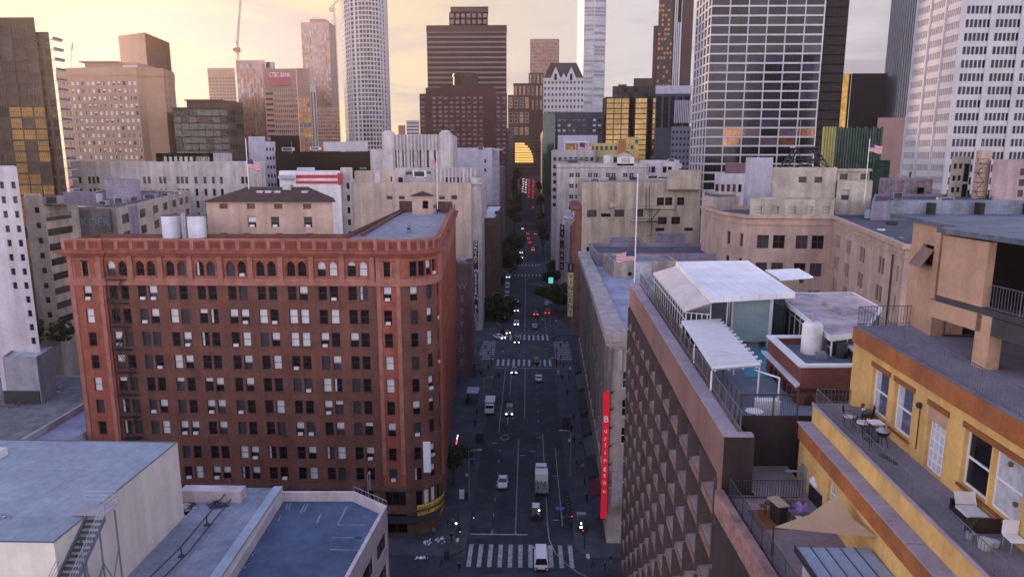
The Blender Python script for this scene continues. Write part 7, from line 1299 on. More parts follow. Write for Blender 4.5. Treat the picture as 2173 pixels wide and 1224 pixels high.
# ------------------------------------------------------------------ trees
BARK = mat('grey_brown_bark', (.07, .055, .045), .9, .3, 3.); CROWN = [mat(n_, c, .9, .45, .35, c2=c3) for n_, c, c3 in (('deep_green_foliage', (.028, .042, .020), (.05, .066, .028)), ('dark_olive_foliage', (.035, .04, .018), (.058, .062, .028)))]
CM = []
for s_ in range(4):
    rg = random.Random(40 + s_); b = MB(); cl = [(Vector((rg.gauss(0, .42), rg.gauss(0, .42), rg.gauss(0, .30))), rg.uniform(.26, .46)) for _ in range(20)]
    for c, rr in cl:
        for k in range(105):
            d_ = Vector((rg.gauss(0, 1), rg.gauss(0, 1), rg.gauss(0, 1))).normalized(); p = c + d_ * rr * rg.uniform(.55, 1.08); n_ = (d_ + Vector((rg.gauss(0, .5), rg.gauss(0, .5), rg.gauss(0, .5)))).normalized(); u = n_.orthogonal().normalized() * rg.uniform(.06, .105); v = n_.cross(u) * rg.uniform(.6, 1.1); b.poly([p - u - v, p + u - v * .6, p + u * .8 + v, p - u * .5 + v])
    CM.append([b.mesh('crown', [m]) for m in CROWN])
def tree(label, px, pyc, rpx, Y, hz_=.85, group='street trees', zbase=None, k=0):
    c = P(px, pyc, Y=Y); rr = rpx * (1.35 if Y < 300 else 1.0 if Y < 450 else .75) * Y / F; zb = gz(Y) + .15 if zbase is None else zbase; r_ = empty('street_tree', (c.x, Y, zb), label, 'tree', group); H = c.z - zb; b = MB(); rg = random.Random(int(px * 7 + pyc)); top = Vector((rg.uniform(-.2, .2), rg.uniform(-.2, .2), H - rr * .2)); b.bar((0, 0, 0), top * .55, .035 * H + .06, 7, r2=.028 * H); b.bar(top * .55, top, .028 * H, 6, r2=.05)
    for q in range(5): a_ = q * 1.3; b.bar(top * .5, top * .75 + Vector((math.cos(a_) * rr * .6, math.sin(a_) * rr * .6, rr * .15)), .018 * H, 5, r2=.03)
    link('trunk', b.mesh('trunk', [BARK]), r_); o = link('crown', CM[k % 4][k % 2], r_, (0, 0, H)); o.scale = (rr, rr, rr * hz_); o.rotation_euler.z = rg.uniform(0, 6); return r_
TR = [('round dark street tree by the lamp post, nearest on the left', 1065, 655, 26, 248, .95), ('broad dark street tree at the second junction, left side', 1081, 549, 33, 342, .85), ('narrow dark tree left of the parked row', 1052, 592, 15, 300, 1.5), ('dark tree beyond the second junction on the left', 1088, 516, 22, 392, 1.0), ('slim tree between the yellow light and the big dark tree', 1068, 532, 12, 400, 1.3), ('tall dark tree at the third junction, left side', 1092, 452, 22, 540, 1.5), ('dark tree just below the hill, left side', 1097, 425, 17, 600, 1.3), ('dark tree on the hill above the third junction, left side', 1090, 392, 14, 680, 1.6), ('dark tree at the top of the hill on the left', 1097, 372, 11, 760, 1.5),
      ('dark tree below the yellow vertical sign, nearest on the right', 1180, 622, 24, 262, .9), ('dark tree holding the green lit sign on the right', 1172, 583, 20, 300, 1.0), ('tree with a reddish glow beside the striped banners, right side', 1176, 566, 16, 330, .9), ('dark tree beyond the second junction on the right', 1153, 500, 13, 420, 1.2), ('tall dark tree near the third junction on the right', 1150, 483, 13, 470, 1.2), ('dark tree at the foot of the hill, right side', 1149, 458, 11, 560, 1.2), ('dark tree halfway up the hill on the right', 1148, 425, 12, 640, 1.4), ('small dark tree at the top of the hill, right side', 1144, 395, 9, 740, 1.5), ('very dark tree in front of the red hotel side wall', 962, 968, 22, 117, 1.15)]
for i, (lab, px, py, rp_, Y, hz_) in enumerate(TR): tree(lab, px, py, rp_, Y, hz_, k=i)
tree('dark bushy tree between the lilac and the cream blocks at the left edge', 55, 705, 48, 133, .9, None, 0, 2); tree('smaller dark tree left of the hut on the gravel roof', 20, 730, 22, 130, .9, None, 0, 3)
# ------------------------------------------------------------------ people
SKIN = [mat('light_skin', (.42, .25, .18), .7, 0), mat('brown_skin', (.16, .085, .055), .7, 0)]; HAIR = mat('dark_hair', (.015, .012, .01), .8, 0); SHOE = mat('dark_shoes', (.02, .02, .02), .7, 0)
CLO = {k: mat(k + '_clothing', c, .9, .1, 3.) for k, c in dict(black=(.015, .015, .018), white=(.6, .6, .6), navy=(.02, .025, .06), grey=(.12, .12, .13), red=(.22, .02, .03), tan=(.25, .18, .12), denim=(.04, .06, .11), green=(.05, .09, .05)).items()}
PMS = {}
def person_mesh(pose):
    if pose in PMS: return PMS[pose]
    st = {'stand': (0, 0, .1), 'walk': (.28, -.28, .22), 'step': (-.2, .22, -.16)}[pose]; a, c, arm = st
    V = [(0, 0, .95, .155), (0, .01, 1.18, .15), (0, .01, 1.40, .17), (0, 0, 1.52, .062), (0, -.015, 1.62, .092), (0, -.02, 1.74, .085)]; E = [(0, 1), (1, 2), (2, 3), (3, 4), (4, 5)]
    def ch(root, pts):
        p = root
        for q in pts: V.append(q); E.append((p, len(V) - 1)); p = len(V) - 1
    V.append((0, -.105, 1.63, .022)); E.append((4, 6))
    for s, l, r_ in ((-1, a, arm), (1, c, -arm)):
        ch(0, [(s * .1, 0, .88, .105), (s * .1, -l * .55 - .03, .5, .07), (s * .1, -l * .9 + .04, .1, .05), (s * .1, -l * .9 - .12, .045, .042)])
        ch(2, [(s * .19, .01, 1.4, .075), (s * .25, r_ * .5 + .02, 1.13, .05), (s * .25, r_ - .04, .90, .038), (s * .24, r_ - .06, .80, .042)])
    me = bpy.data.meshes.new('person'); me.from_pydata([v[:3] for v in V], E, []); o = bpy.data.objects.new('tmp', me); COL.objects.link(o); sm = o.modifiers.new('s', 'SKIN'); o.modifiers.new('d', 'SUBSURF').levels = 1
    for i, v in enumerate(V): d_ = me.skin_vertices[0].data[i]; d_.radius = (v[3], v[3]); d_.use_root = i == 0
    dg = bpy.context.evaluated_depsgraph_get(); m2 = bpy.data.meshes.new_from_object(o.evaluated_get(dg)); bpy.data.objects.remove(o); m2.name = 'person'; m2.materials.clear()
    for q in (SHOE, CLO['black'], CLO['black'], SKIN[0], HAIR): m2.materials.append(q)
    for f in m2.polygons:
        x, y, z = f.center; f.material_index = 0 if z < .09 else (4 if z > 1.7 or (z > 1.57 and y > .01) else 3 if z > 1.5 or (abs(x) > .2 and z < .95) else 2 if z > .92 else 1)
    PMS[pose] = m2; return m2
def person(label, px, py, top, trs, pose='walk', rz=0., sk=0, base=.15, pos=None):
    p = pos or P(px, py, z=base); o = link('person', person_mesh(pose), None, (p.x, p.y, base + .006 if pos is None else p[2]), rz); tag(o, label, 'person', 'people on the pavements')
    for i, m in ((1, CLO[trs]), (2, CLO[top]), (3, SKIN[sk])): o.material_slots[i].link = 'OBJECT'; o.material_slots[i].material = m
    return o
PE = [('person in a white top standing at the lower right street corner', 1247, 1195, 'white', 'grey', 'stand', 0), ('person in dark clothes just right of the one in white at the lower corner', 1258, 1207, 'navy', 'black', 'walk', 2), ('person all in black at the bottom edge of the right pavement', 1283, 1212, 'black', 'black', 'stand', 1), ('person in dark clothes on the lower left corner pavement', 937, 1205, 'navy', 'black', 'walk', 2.6), ('person in black at the bottom edge near the left kerb', 974, 1216, 'black', 'navy', 'walk', 0), ('person in a white shirt sitting near the left kerb corner', 971, 1160, 'white', 'grey', 'stand', 1), ('person in a grey top leaving the dark canopy on the left corner', 962, 1118, 'grey', 'black', 'walk', 3), ('person in black beside the white cabinet on the left pavement', 990, 1062, 'black', 'black', 'walk', 0), ('person in a pale jacket walking on the left pavement near the hotel', 990, 1020, 'white', 'black', 'walk', 3.1), ('person in navy close to the red hotel corner', 950, 1120, 'navy', 'denim', 'stand', 2),
 ('person in black on the right pavement near the food cart', 1245, 1066, 'black', 'black', 'walk', 0), ('person in navy under the blue awning', 1240, 1030, 'navy', 'black', 'stand', 2), ('person in a white top and black trousers on the right pavement', 1208, 946, 'white', 'black', 'walk', 0), ('person in black right of the one with the white top', 1218, 942, 'black', 'navy', 'walk', 3), ('person in grey nearest the shop front on the right', 1231, 944, 'grey', 'black', 'walk', .5), ('person in black alone on the pale right pavement', 1217, 893, 'black', 'black', 'walk', 0), ('person in a tan coat under the dark right awning', 1207, 805, 'tan', 'black', 'walk', 3), ('person in a white coat beside the dark awning on the right', 1209, 790, 'white', 'grey', 'walk', 0), ('person in red near the right end of the middle crossing', 1196, 780, 'red', 'black', 'stand', 1), ('person in navy at the right end of the middle crossing', 1190, 764, 'navy', 'black', 'walk', 1.5), ('person in black crossing the right side street', 1190, 738, 'black', 'denim', 'walk', 0), ('person in blue jeans crossing the right side street ahead', 1198, 731, 'grey', 'denim', 'walk', 3), ('person in black by the kerb beyond the right side street', 1176, 724, 'black', 'black', 'stand', 0), ('person in dark grey waiting below the yellow sign', 1189, 698, 'grey', 'black', 'walk', 2), ('person in white near the marquee below the yellow sign', 1180, 688, 'white', 'navy', 'stand', 0),
 ('person in black walking across the far zebra crossing', 1075, 725, 'black', 'black', 'walk', 1.5), ('person in navy on the left side crossing', 1036, 755, 'navy', 'black', 'walk', 0), ('person in a red top on the left side crossing', 1030, 741, 'red', 'navy', 'walk', 3), ('person in grey at the far end of the left side crossing', 1024, 732, 'grey', 'black', 'walk', 0), ('person in green at the corner by the left side crossing', 1016, 745, 'green', 'black', 'stand', 1), ('person in black at the left pavement edge near the junction', 1059, 803, 'black', 'black', 'walk', 0), ('person in navy, left one of two walking together on the left pavement', 1021, 800, 'navy', 'black', 'walk', 3), ('person in tan, right one of two walking together on the left pavement', 1026, 799, 'tan', 'navy', 'walk', 3), ('person in a black coat on the left pavement near the corner sign', 1036, 786, 'black', 'black', 'walk', 0),
 ('person in black on the left corner pavement right of the bag heaps', 958, 1150, 'black', 'black', 'walk', 1), ('person in grey beside the bag heaps on the left corner', 920, 1138, 'grey', 'black', 'stand', 0), ('person in navy at the bottom of the left corner pavement', 905, 1195, 'navy', 'black', 'walk', 2), ('person in tan walking along the left kerb near the hotel', 996, 960, 'tan', 'black', 'walk', 0), ('person in black walking up the left pavement beyond the dark tree', 1008, 905, 'black', 'navy', 'walk', 3), ('person in green by the left shelter', 1012, 880, 'green', 'black', 'stand', 0), ('person in grey between the right kerb and the shop awnings', 1224, 985, 'grey', 'navy', 'walk', 3), ('person in tan on the right pavement past the wine red awning', 1236, 1000, 'tan', 'black', 'walk', 0), ('person in black below the dark kiosk on the right', 1212, 915, 'black', 'black', 'walk', 3), ('person in red farther up the right pavement under the awnings', 1204, 838, 'red', 'black', 'walk', 0), ('person in navy near the grey litter bin on the right', 1193, 808, 'navy', 'denim', 'walk', 3), ('person in black at the bottom right edge by the kerb', 1296, 1198, 'black', 'grey', 'walk', 1)]
for i, (lab, px, py, tp, tr_, po, rz) in enumerate(PE): person(lab, px, py, tp, tr_, po, rz, i % 2, base=.006 if 'cross' in lab and 'corner' not in lab and 'end of the middle' not in lab else .15)
# ------------------------------------------------------------------ street furniture
def lamp(label, x, y, h, side):
    r_ = empty('street_lamp', (x, y, gz(y) + .15), label, 'street lamp', 'street lamps'); z = gz(y) + .15; b = MB(); b.cyl((x, y), .16, z, z + .5, 8, .1); b.bar((x, y, z + .5), (x, y, z + h), .075, 8, r2=.05); b.build('pole', [MET_GR], r_); b = MB(); b.path([(x, y, z + h), (x + side * .6, y, z + h + .3), (x + side * 2.0, y, z + h + .35)], .04, 6); b.build('arm', [MET_GR], r_); b = MB(); b.box(x + side * 1.9 - .3, x + side * 1.9 + .35, y - .13, y + .13, z + h + .25, z + h + .4); b.build('lamp_head', [MET_GR], r_)
p = P(1046.5, 677, z=.15); lamp('tall grey street lamp in front of the nearest left tree', p.x, p.y, 9.5, 1); lamp('street lamp at the left kerb beside the delivery van', RX0 - .7, 152, 8.5, 1); lamp('street lamp at the left kerb near the red hotel corner', RX0 - .8, 112, 8.5, 1); lamp('street lamp at the right kerb by the bicycle dock', RX1 + .7, 121, 8.5, -1); lamp('street lamp at the right kerb before the middle crossing', RX1 + .7, 168, 8.5, -1); lamp('street lamp at the right kerb below the yellow sign', RX1 + .7, 240, 8.5, -1); lamp('street lamp at the left kerb near the parked row', RX0 - .7, 310, 8.5, 1); lamp('street lamp at the right kerb before the second junction', RX1 + .7, 325, 8.5, -1)
SGR = mat('lit_green_signal', (.05, .8, .5), .4, 0, emit=2.); SRD = mat('lit_red_signal', (1., .05, .03), .4, 0, emit=2.5)
def signal(label, x, y, side, col, ln=3.2):
    z = .15; r_ = empty('traffic_signal', (x, y, z), label, 'traffic light', 'traffic lights'); b = MB(); b.cyl((x, y), .12, z, z + 5.6, 8, .08); b.bar((x, y, z + 5.3), (x + side * ln, y, z + 5.6), .06, 6); b.build('pole', [MET_DK], r_)
    for xx, zz_ in ((x + side * ln, z + 5.0), (x + side * .3, z + 2.7)):
        b = MB(); b.box(xx - .17, xx + .17, y - .14, y + .14, zz_ - .5, zz_ + .5)
        for k in range(3): b.cyl((xx, y - .14, zz_ + .3 - .3 * k), .1, -.06, 0, 8, axis='y')
        o = b.build('signal_head', [MET_DK], r_); b = MB(); k = 0 if col is SRD else 2; b.cyl((xx, y - .2, zz_ + .3 - .3 * k), .085, -.01, .005, 8, axis='y'); b.build('lens', [col], o)
signal('traffic light at the left corner before the middle crossing', RX0 - .9, 189, 1, SGR); signal('traffic light with a red lens at the right corner before the middle crossing', RX1 + .9, 189, -1, SRD, 2.4); signal('traffic light at the far left corner of the middle junction', RX0 - .9, 228, 1, SRD, 2.6); signal('traffic light at the far right corner of the middle junction', RX1 + .9, 228, -1, SGR); signal('traffic light at the lower right corner by the curved line', RX1 + 1.4, 96.5, -1, SRD, 2.0); signal('traffic light at the lower left corner by the hotel canopy', RX0 - 1.2, 96.8, 1, SGR, 2.4)
p = P(1169, 595, Y=262); o = empty('hanging_sign', (p.x, p.y, p.z), 'small green lit street sign hanging in front of the right trees', 'sign'); b = MB(); b.box(p.x - .9, p.x + .9, p.y - .08, p.y + .08, p.z - 1.1, p.z + 1.1); b.build('sign_box', [mat('lit_green_sign', (.12, .75, .6), .5, .2, 2., emit=.7)], o); b = MB(); b.bar((p.x + 2.2, p.y + .1, .15), (p.x + 2.2, p.y + .1, p.z + 1.3), .09, 8); b.bar((p.x + 2.2, p.y + .1, p.z + 1.2), (p.x - 1, p.y + .1, p.z + 1.2), .06, 6); b.build('pole', [MET_DK], o)
# bus shelter, kiosk, cabinet, cart, bins
p = P(1004, 850, z=.15); o = empty('bus_shelter', tuple(p), 'bus shelter with a pale flat roof on the left pavement', 'shelter'); b = MB(); b.box(p.x - 1.4, p.x + 1.4, p.y - 2.2, p.y + 2.2, 2.75, 2.92); b.build('shelter_roof', [LILAC], o); b = MB(); b.box(p.x - 1.25, p.x - 1.2, p.y - 2.1, p.y + 2.1, .3, 2.7); b.build('glass_panel', [G_DARK], o); b = MB()
for x in (-1.2, 1.2):
    for y in (-2, 2): b.bar((p.x + x, p.y + y, .15), (p.x + x, p.y + y, 2.75), .05, 6)
b.box(p.x - 1.0, p.x - .6, p.y - 1.6, p.y + 1.6, .55, .62); b.build('frame', [MET_DK], o)
def cabinet(label, px, py, w_, d_, h, m, cat, nm='cabinet'):
    p = P(px, py, z=.15); b = MB(); b.box(p.x - w_, p.x + w_, p.y - d_, p.y + d_, .2, .15 + h); b.box(p.x - w_ - .03, p.x + w_ + .03, p.y - d_ - .03, p.y + d_ + .03, .15, .22); b.box(p.x - w_ - .02, p.x + w_ + .02, p.y - d_ - .02, p.y + d_ + .02, .15 + h, .2 + h); b.box(p.x - w_ * .7, p.x + w_ * .7, p.y - d_ - .02, p.y - d_ - .002, .4, .1 + h * .9); return b.build(nm, [m], label=label, cat=cat, loc=tuple(p))
cabinet('white utility cabinet on the left pavement', 980, 1056, .4, .3, 1.4, WHITE, 'cabinet'); cabinet('dark news stand on the left pavement near the bus shelter', 1018, 938, .8, .5, 2.0, MET_DK, 'kiosk', 'news_stand'); cabinet('dark kiosk on the right pavement below the awning', 1200, 905, .8, .9, 2.4, MET_DK, 'kiosk', 'kiosk'); cabinet('dark blue litter bin at the left kerb', 1003, 985, .35, .35, 1.1, PNT['blue'], 'bin', 'litter_bin'); cabinet('black litter bin near the lower left corner', 948, 1182, .35, .35, 1.1, MET_DK, 'bin', 'litter_bin'); cabinet('grey litter bin at the right kerb near the middle crossing', 1185, 795, .35, .35, 1.1, MET_GR, 'bin', 'litter_bin')
p = P(1234, 1122, z=.15); o = empty('food_cart', tuple(p), 'dark food cart with a white canopy and lit bulbs on the right pavement', 'cart'); b = MB(); b.box(p.x - .6, p.x + .6, p.y - .9, p.y + .9, .55, 1.15); b.build('counter', [MET_DK], o); b = MB(); b.box(p.x - .75, p.x + .75, p.y + .2, p.y + 1.3, 2.3, 2.4); b.build('canopy', [MET_GR], o); b = MB()
for x in (-.6, .6): b.bar((p.x + x, p.y + .3, 1.15), (p.x + x, p.y + .3, 2.3), .03)
b.build('post', [MET_GR], o); b = MB(); b.box(p.x - .35, p.x + .05, p.y - .95, p.y - .9, .9, 1.1); b.cyl((p.x - .1, p.y - .4), .09, 1.3, 1.48, 8); b.build('bulb', [LHT], o); wb = MB()
for x in (-.62, .62): wb.cyl((p.x + x, p.y - .5, .5), .34, -.04, .04, 14, axis='x'); 
wb.build('wheel', [TYRE], o)
heap('rubbish_bags', 'white rubbish bags piled on the lower left corner pavement', tuple(P(908, 1152, z=.16)), .7, .7, .7, WHITE, 'rubbish', 26); heap('rubbish_bags', 'second heap of white bags right of the first on the left corner', tuple(P(934, 1148, z=.16)), .9, .8, .8, WHITE, 'rubbish', 30); heap('rubbish_bags', 'small white litter patch below the bag heaps', tuple(P(893, 1184, z=.16)), .9, .3, .25, WHITE, 'litter', 16)
# bicycle dock
BIK = {}
def bike_meshes():
    w_ = MB()
    for k in range(16): a0, a1 = R(22.5 * k), R(22.5 * k + 22.5); w_.bar((0, .33 * math.cos(a0), .33 * math.sin(a0)), (0, .33 * math.cos(a1), .33 * math.sin(a1)), .022)
    for k in range(4): a0 = R(45 * k); w_.bar((0, .32 * math.cos(a0), .32 * math.sin(a0)), (0, -.32 * math.cos(a0), -.32 * math.sin(a0)), .006)
    f = MB(); f.path([(0, -.5, .35), (0, -.35, .85), (0, .15, .8), (0, 0, .35), (0, .5, .35), (0, .15, .8)], .025, 6); f.bar((0, -.36, .75), (0, 0, .35), .028, 6); f.box(-.12, .12, -.75, -.45, .78, .98)
    h = MB(); h.path([(-.28, -.2, 1.02), (-.2, -.36, 1.0), (.2, -.36, 1.0), (.28, -.2, 1.02)], .018, 6); s = MB(); s.box(-.08, .08, .05, .3, .93, .99)
    return w_.mesh('wheel', [TYRE]), f.mesh('frame', [PNT['black']]), h.mesh('handlebar', [MET_GR]), s.mesh('saddle', [BUMP])
BW, BF, BH, BS = bike_meshes()
BIKL = ['nearest black hire bicycle in the dock', 'black hire bicycle next to the nearest in the dock', 'third hire bicycle from the near end of the dock', 'fourth hire bicycle from the near end of the dock', 'hire bicycle left of the middle post of the dock', 'hire bicycle right in the middle of the dock', 'hire bicycle just beyond the middle of the dock', 'third hire bicycle from the far end of the dock', 'hire bicycle next to the farthest in the dock', 'farthest black hire bicycle in the dock']
for i, lab in enumerate(BIKL):
    y = 103.2 + 1.15 * i; r_ = empty('bicycle', (RX1 - .75, y, .012), lab, 'bicycle', 'hire bicycles in the kerbside dock', R(68)); link('wheel', BW, r_, (0, -.5, .34)); link('wheel', BW, r_, (0, .5, .34)); link('frame', BF, r_); link('handlebar', BH, r_); link('saddle', BS, r_)
b = MB(); b.box(RX1 - 1.5, RX1 - .12, 102.6, 114.6, .0, .06)
for k in range(11): b.box(RX1 - .35, RX1 - .2, 102.6 + 1.15 * k, 102.75 + 1.15 * k, .06, .8)
b.build('bicycle_dock', [MET_DK], label='dark kerbside dock holding the hire bicycles', cat='bike dock', loc=(RX1 - .8, 108, 0))
x, y = RX1 - 2.0, 104.6; o = empty('dock_panel', (x, y, 0), 'blue topped information panel beside the bicycle dock', 'sign'); b = MB(); b.box(x - .7, x + .7, y - .06, y + .06, 2.1, 2.5); b.build('panel', [mat('blue_sign_panel', (.06, .16, .5), .5, .1, 1.)], o); b = MB(); b.bar((x, y + .08, .0), (x, y + .08, 2.4), .06, 6); b.build('post', [MET_DK], o)
for i, (px, py) in enumerate(((1205, 1098), (1196, 1100))):
    p = P(px, py, z=.02); spiky(('green planter nearest the food cart' , 'green planter left of the other by the dock')[i], (p.x, p.y, .02), .7, .22, PNT['grey'], 26, 5 + i)
# awnings over the shop fronts (parts of the corner block) and neon
AWN = [('dark_shop_awning', (.03, .028, .032)), ('blue_shop_awning', (.02, .03, .07)), ('wine_shop_awning', (.10, .02, .03)), ('grey_shop_awning', (.08, .08, .09))]
for k, (y0, y1) in enumerate(((100, 106), (107.5, 113), (114, 121), (123, 131), (133, 142), (145, 158), (161, 172), (174, 185))):
    xw = CBX + CBS * (y0 - 98); q = MB(); q.poly([(xw - .02, y0, 3.9), (xw - 1.7, y0, 3.1), (xw - 1.7, y1, 3.1), (xw - .02, y1, 3.9)]); q.poly([(xw - 1.7, y0, 3.1), (xw - 1.7, y0, 2.75), (xw - 1.7, y1, 2.75), (xw - 1.7, y1, 3.1)]); q.poly([(xw - .02, y0, 3.9), (xw - .02, y0, 3.0), (xw - 1.7, y0, 2.75), (xw - 1.7, y0, 3.1)]); n_, c = AWN[(1, 2, 0, 3, 0, 0, 3, 0)[k]]; q.build('awning', [mat(n_, c, .8, .2, 1.)], CB_ROOT)
NEO = mat('red_neon_tube', (1., .05, .05), .4, 0, emit=4.); NEOW = mat('white_neon_tube', (1., .9, .85), .4, 0, emit=3.)
p = P(968, 932, Y=122); b = MB(); b.bar((p.x, p.y, p.z - .9), (p.x + .15, p.y, p.z + .1), .09, 6); b.bar((p.x + .15, p.y, p.z + .1), (p.x + .35, p.y, p.z + .9), .07, 6, m=1); b.build('neon_sign', [NEO, NEOW], label='short red and white neon strip on the side of the red hotel', cat='neon sign', loc=tuple(p))
p = P(1251, 903, Y=143); b = MB(); b.bar((p.x, p.y, p.z - .6), (p.x, p.y, p.z + .6), .09, 6); b.build('neon_sign', [NEO], label='small red neon strip on the right shop front', cat='neon sign', loc=tuple(p))
for px, py, lab in ((1238, 863, 'tiny white shop lamp on the right wall'), (1144, 1082, 'white lamp globe beside the black off-roader lane'), (968, 1110, 'white lamp globe near the hotel canopy')):
    p = P(px, py, z=2.6); b = MB(); b.cyl((p.x, p.y), .05, .02, 2.5, 6); b.cyl((p.x, p.y), .1, 2.5, 2.6, 8, .16, m=1); b.cyl((p.x, p.y), .16, 2.6, 2.75, 8, .06, m=1); b.build('globe_lamp', [MET_DK, LHT], label=lab, cat='lamp', loc=(p.x, p.y, .02))
for px, py, lab in ((1077, 525, 'yellow street light left of the trees beyond the second junction'), (1071, 462, 'amber lights by the left pavement near the third junction')):
    Y = 395 if py > 500 else 520; p = P(px, py, Y=Y); b = MB(); b.cyl((p.x, Y), .12, .15, p.z, 6); b.cyl((p.x, Y), .5, p.z, p.z + .9, 8, .2, m=1); b.build('globe_lamp', [MET_DK, mat('lit_amber_lamp', (1., .55, .1), .4, 0, emit=3.)], label=lab, cat='lamp', loc=(p.x, Y, .15))
# ------------------------------------------------------------------ street signs on the buildings
def vsign(name, label, s, px, y0, y1, Y, w_, face, lm, size, gap=None, border=None):
    x = XX(px, Y, (y0 + y1) / 2); z1, z0 = ZZ(y0, Y), ZZ(y1, Y); o = empty(name, (x, Y, z0), label, 'sign'); b = MB(); b.prism(rect(x - w_ / 2, x + w_ / 2, Y, Y + .5), z0, z1, 0, None, True); b.build('sign_box', [face], o)
    if border: b = MB(); e = .12; [b.box(*q) for q in ((x - w_/2, x - w_/2 + e, Y - .05, Y - .002, z0, z1), (x + w_/2 - e, x + w_/2, Y - .05, Y - .002, z0, z1), (x - w_/2 + e, x + w_/2 - e, Y - .05, Y - .002, z1 - e, z1), (x - w_/2 + e, x + w_/2 - e, Y - .05, Y - .002, z0, z0 + e))]; b.build('border', [border], o)
    n_ = len(s); st = (z1 - z0 - .6) / n_
    for i, ch in enumerate(s):
        if ch != ' ': text(ch, size, lm, o, (x, Y - .06, z1 - .3 - st * (i + .5)), name='letter')
    b = MB()
    for t in (.15, .5, .85): z = z0 + (z1 - z0) * t; sd = -1 if px < 1120 else 1; b.bar((x + sd * w_ / 2, Y + .25, z), (x + sd * (w_ / 2 + 1.6), Y + .6, z), .07)
    b.build('bracket', [MET_DK], o); return o
SGB = mat('black_sign_face', (.012, .012, .016), .5, .1, 1.); SGW = mat('pale_sign_letters', (.6, .6, .66), .6, 0); SGY = mat('cream_yellow_sign_face', (.62, .55, .28), .6, .15, .5); SGR_ = mat('brown_red_sign_face', (.09, .03, .025), .6, .1, 1.); SGYL = mat('amber_sign_letters', (.5, .32, .1), .6, 0)
vsign('vertical_sign', 'tall black vertical sign with white letters on the white street front', 'GREAT WESTERN BLDG', 1010, 510, 687, 228.4, 1.9, SGB, SGW, 1.75, border=SGW)
vsign('vertical_sign', 'brown vertical sign with small amber letters beside the tall black sign', 'JEWELRY', 1025, 590, 658, 252, 1.5, SGR_, SGYL, 1.5)
vsign('vertical_sign', 'cream yellow vertical sign with dark letters on the right hand street wall', 'VINCENT', 1210.5, 578, 671, 224, 1.7, SGY, SGB, 2.0)
vsign('vertical_sign', 'short dark cap sign on top of the cream yellow sign', 'ST', 1211, 559, 577, 224, 1.9, SGB, SGW, 1.2)
vsign('vertical_sign', 'tall black vertical sign with outlined letters farther down the right side', 'BIN GAGS', 1192.5, 476, 572, 292, 1.9, SGB, SGW, 2.0)
CRY = mat('lilac_lattice_metal', (.42, .40, .50), .5, .2, 1.)
def lattice(label, px, py, Y, rpx, zp):
    p = P(px, py, Y=Y); rr = rpx * Y / F; o = empty('lattice_sign', tuple(p), label, 'sign'); b = MB(); rg = random.Random(int(px))
    for k in range(26):
        v = [Vector((p.x + rg.uniform(-rr, rr), p.y + rg.uniform(-.6, .6), p.z + rg.uniform(-rr, rr) * 1.2)) for _ in range(2)]; b.bar(v[0], v[1], .09)
        if k % 3 == 0: b.poly([v[0], v[1], v[1] + Vector((.4, .1, .7)), v[0] + Vector((.3, 0, .6))])
    b.build('lattice', [CRY], o)
    if zp is not None: b = MB(); b.bar((p.x + .3, p.y + .3, zp), (p.x + .3, p.y + .3, p.z - rr), .28, 8); b.build('pole', [MET_GR], o)
lattice('tangled pale lattice sign on a pole beside the red hotel', 977, 562, 186, 15, .15); lattice('pale ornate lattice sign on the right brick front', 1207, 462, 228, 14, None)
# dim brick block with ghost lettering between the hotel and the junction
a = pp(566, (962, 179), (1001, 179)); r = building('street_block', 'dim mauve brick block with faded painted letters beside the red hotel', [a[0], a[1], (a[1][0] - .2, 189.5), (a[0][0], 189.5)], ZZ(566, 179), wm=mat('mauve_brown_brick', (.17, .115, .12), .9, .3, .3, .3), rm=ROOF_DK, specs={1: [d(n=3, w=1.6, h=2, fl=3.8, top=3, zmin=6, g=G_DARK)]}, par=(.6, .3))
GHO = mat('ghost_lettering_paint', (.33, .29, .33), .9, .3, 2.)
for i, ch in enumerate('WESTJUS'): text(ch, 2.3, GHO, r, (XX(982 - i * .6, 178.9, 690), 178.9, ZZ(608 + 27 * i, 178.9)), name='letter')
b = MB(); x = a[1][0]; b.box(x, x + 2.0, 179.5, 189, 3.4, 3.7); b.build('canopy', [MET_DK], r)
# ------------------------------------------------------------------ flags and cranes
FW = mat('white_flag_stripe', (.62, .60, .62), .9, 0); FRD = mat('red_flag_stripe', (.42, .03, .06), .9, 0); FBL = mat('blue_flag_canton', (.05, .05, .14), .9, 0)
def flag(label, px, zb, py_top, Y, wpx, side, hpx, drop=.12, fy=None, droop=False):
    p1 = P(px, py_top, Y=Y); wd_, h = wpx * Y / F, hpx * Y / F; o = empty('flagpole', (p1.x, Y, zb), label, 'flag'); b = MB(); b.bar((p1.x, Y, zb), (p1.x, Y, p1.z), .05 + Y * .0003, 8, r2=.03 + Y * .0003); b.cyl((p1.x, Y), .08 + Y * .0003, p1.z, p1.z + .12 + Y * .0004, 8, .02); b.build('pole', [MET_WH], o)
    zt_ = P(px, fy, Y=Y).z if fy else p1.z - .1; b = MB(); n = 18
    def q(i, j):
        t = i / n
        if droop: return (p1.x + side * (.06 + wd_ * t * .9), Y - .25 * math.sin(t * 7 + j * .3), zt_ - h * j / 13 - wd_ * 1.3 * t)
        return (p1.x + side * (.06 + wd_ * t), Y - .16 * wd_ * math.sin(t * 7.5 + j * .12) * t, zt_ - h * j / 13 - drop * wd_ * t + .05 * wd_ * math.sin(t * 6))
    for j in range(13):
        for i in range(n): b.poly([q(i, j), q(i + 1, j), q(i + 1, j + 1), q(i, j + 1)], 2 if (j < 7 and i < n * .4) else (1 if j % 2 == 0 else 0))
    b.build('flag', [FW, FRD, FBL], o)
flag('stars and stripes on a tall pole over the red hotel penthouse', 521, ZZ(402, 115), 296, 115, 27, 1, 20, .15, 338)
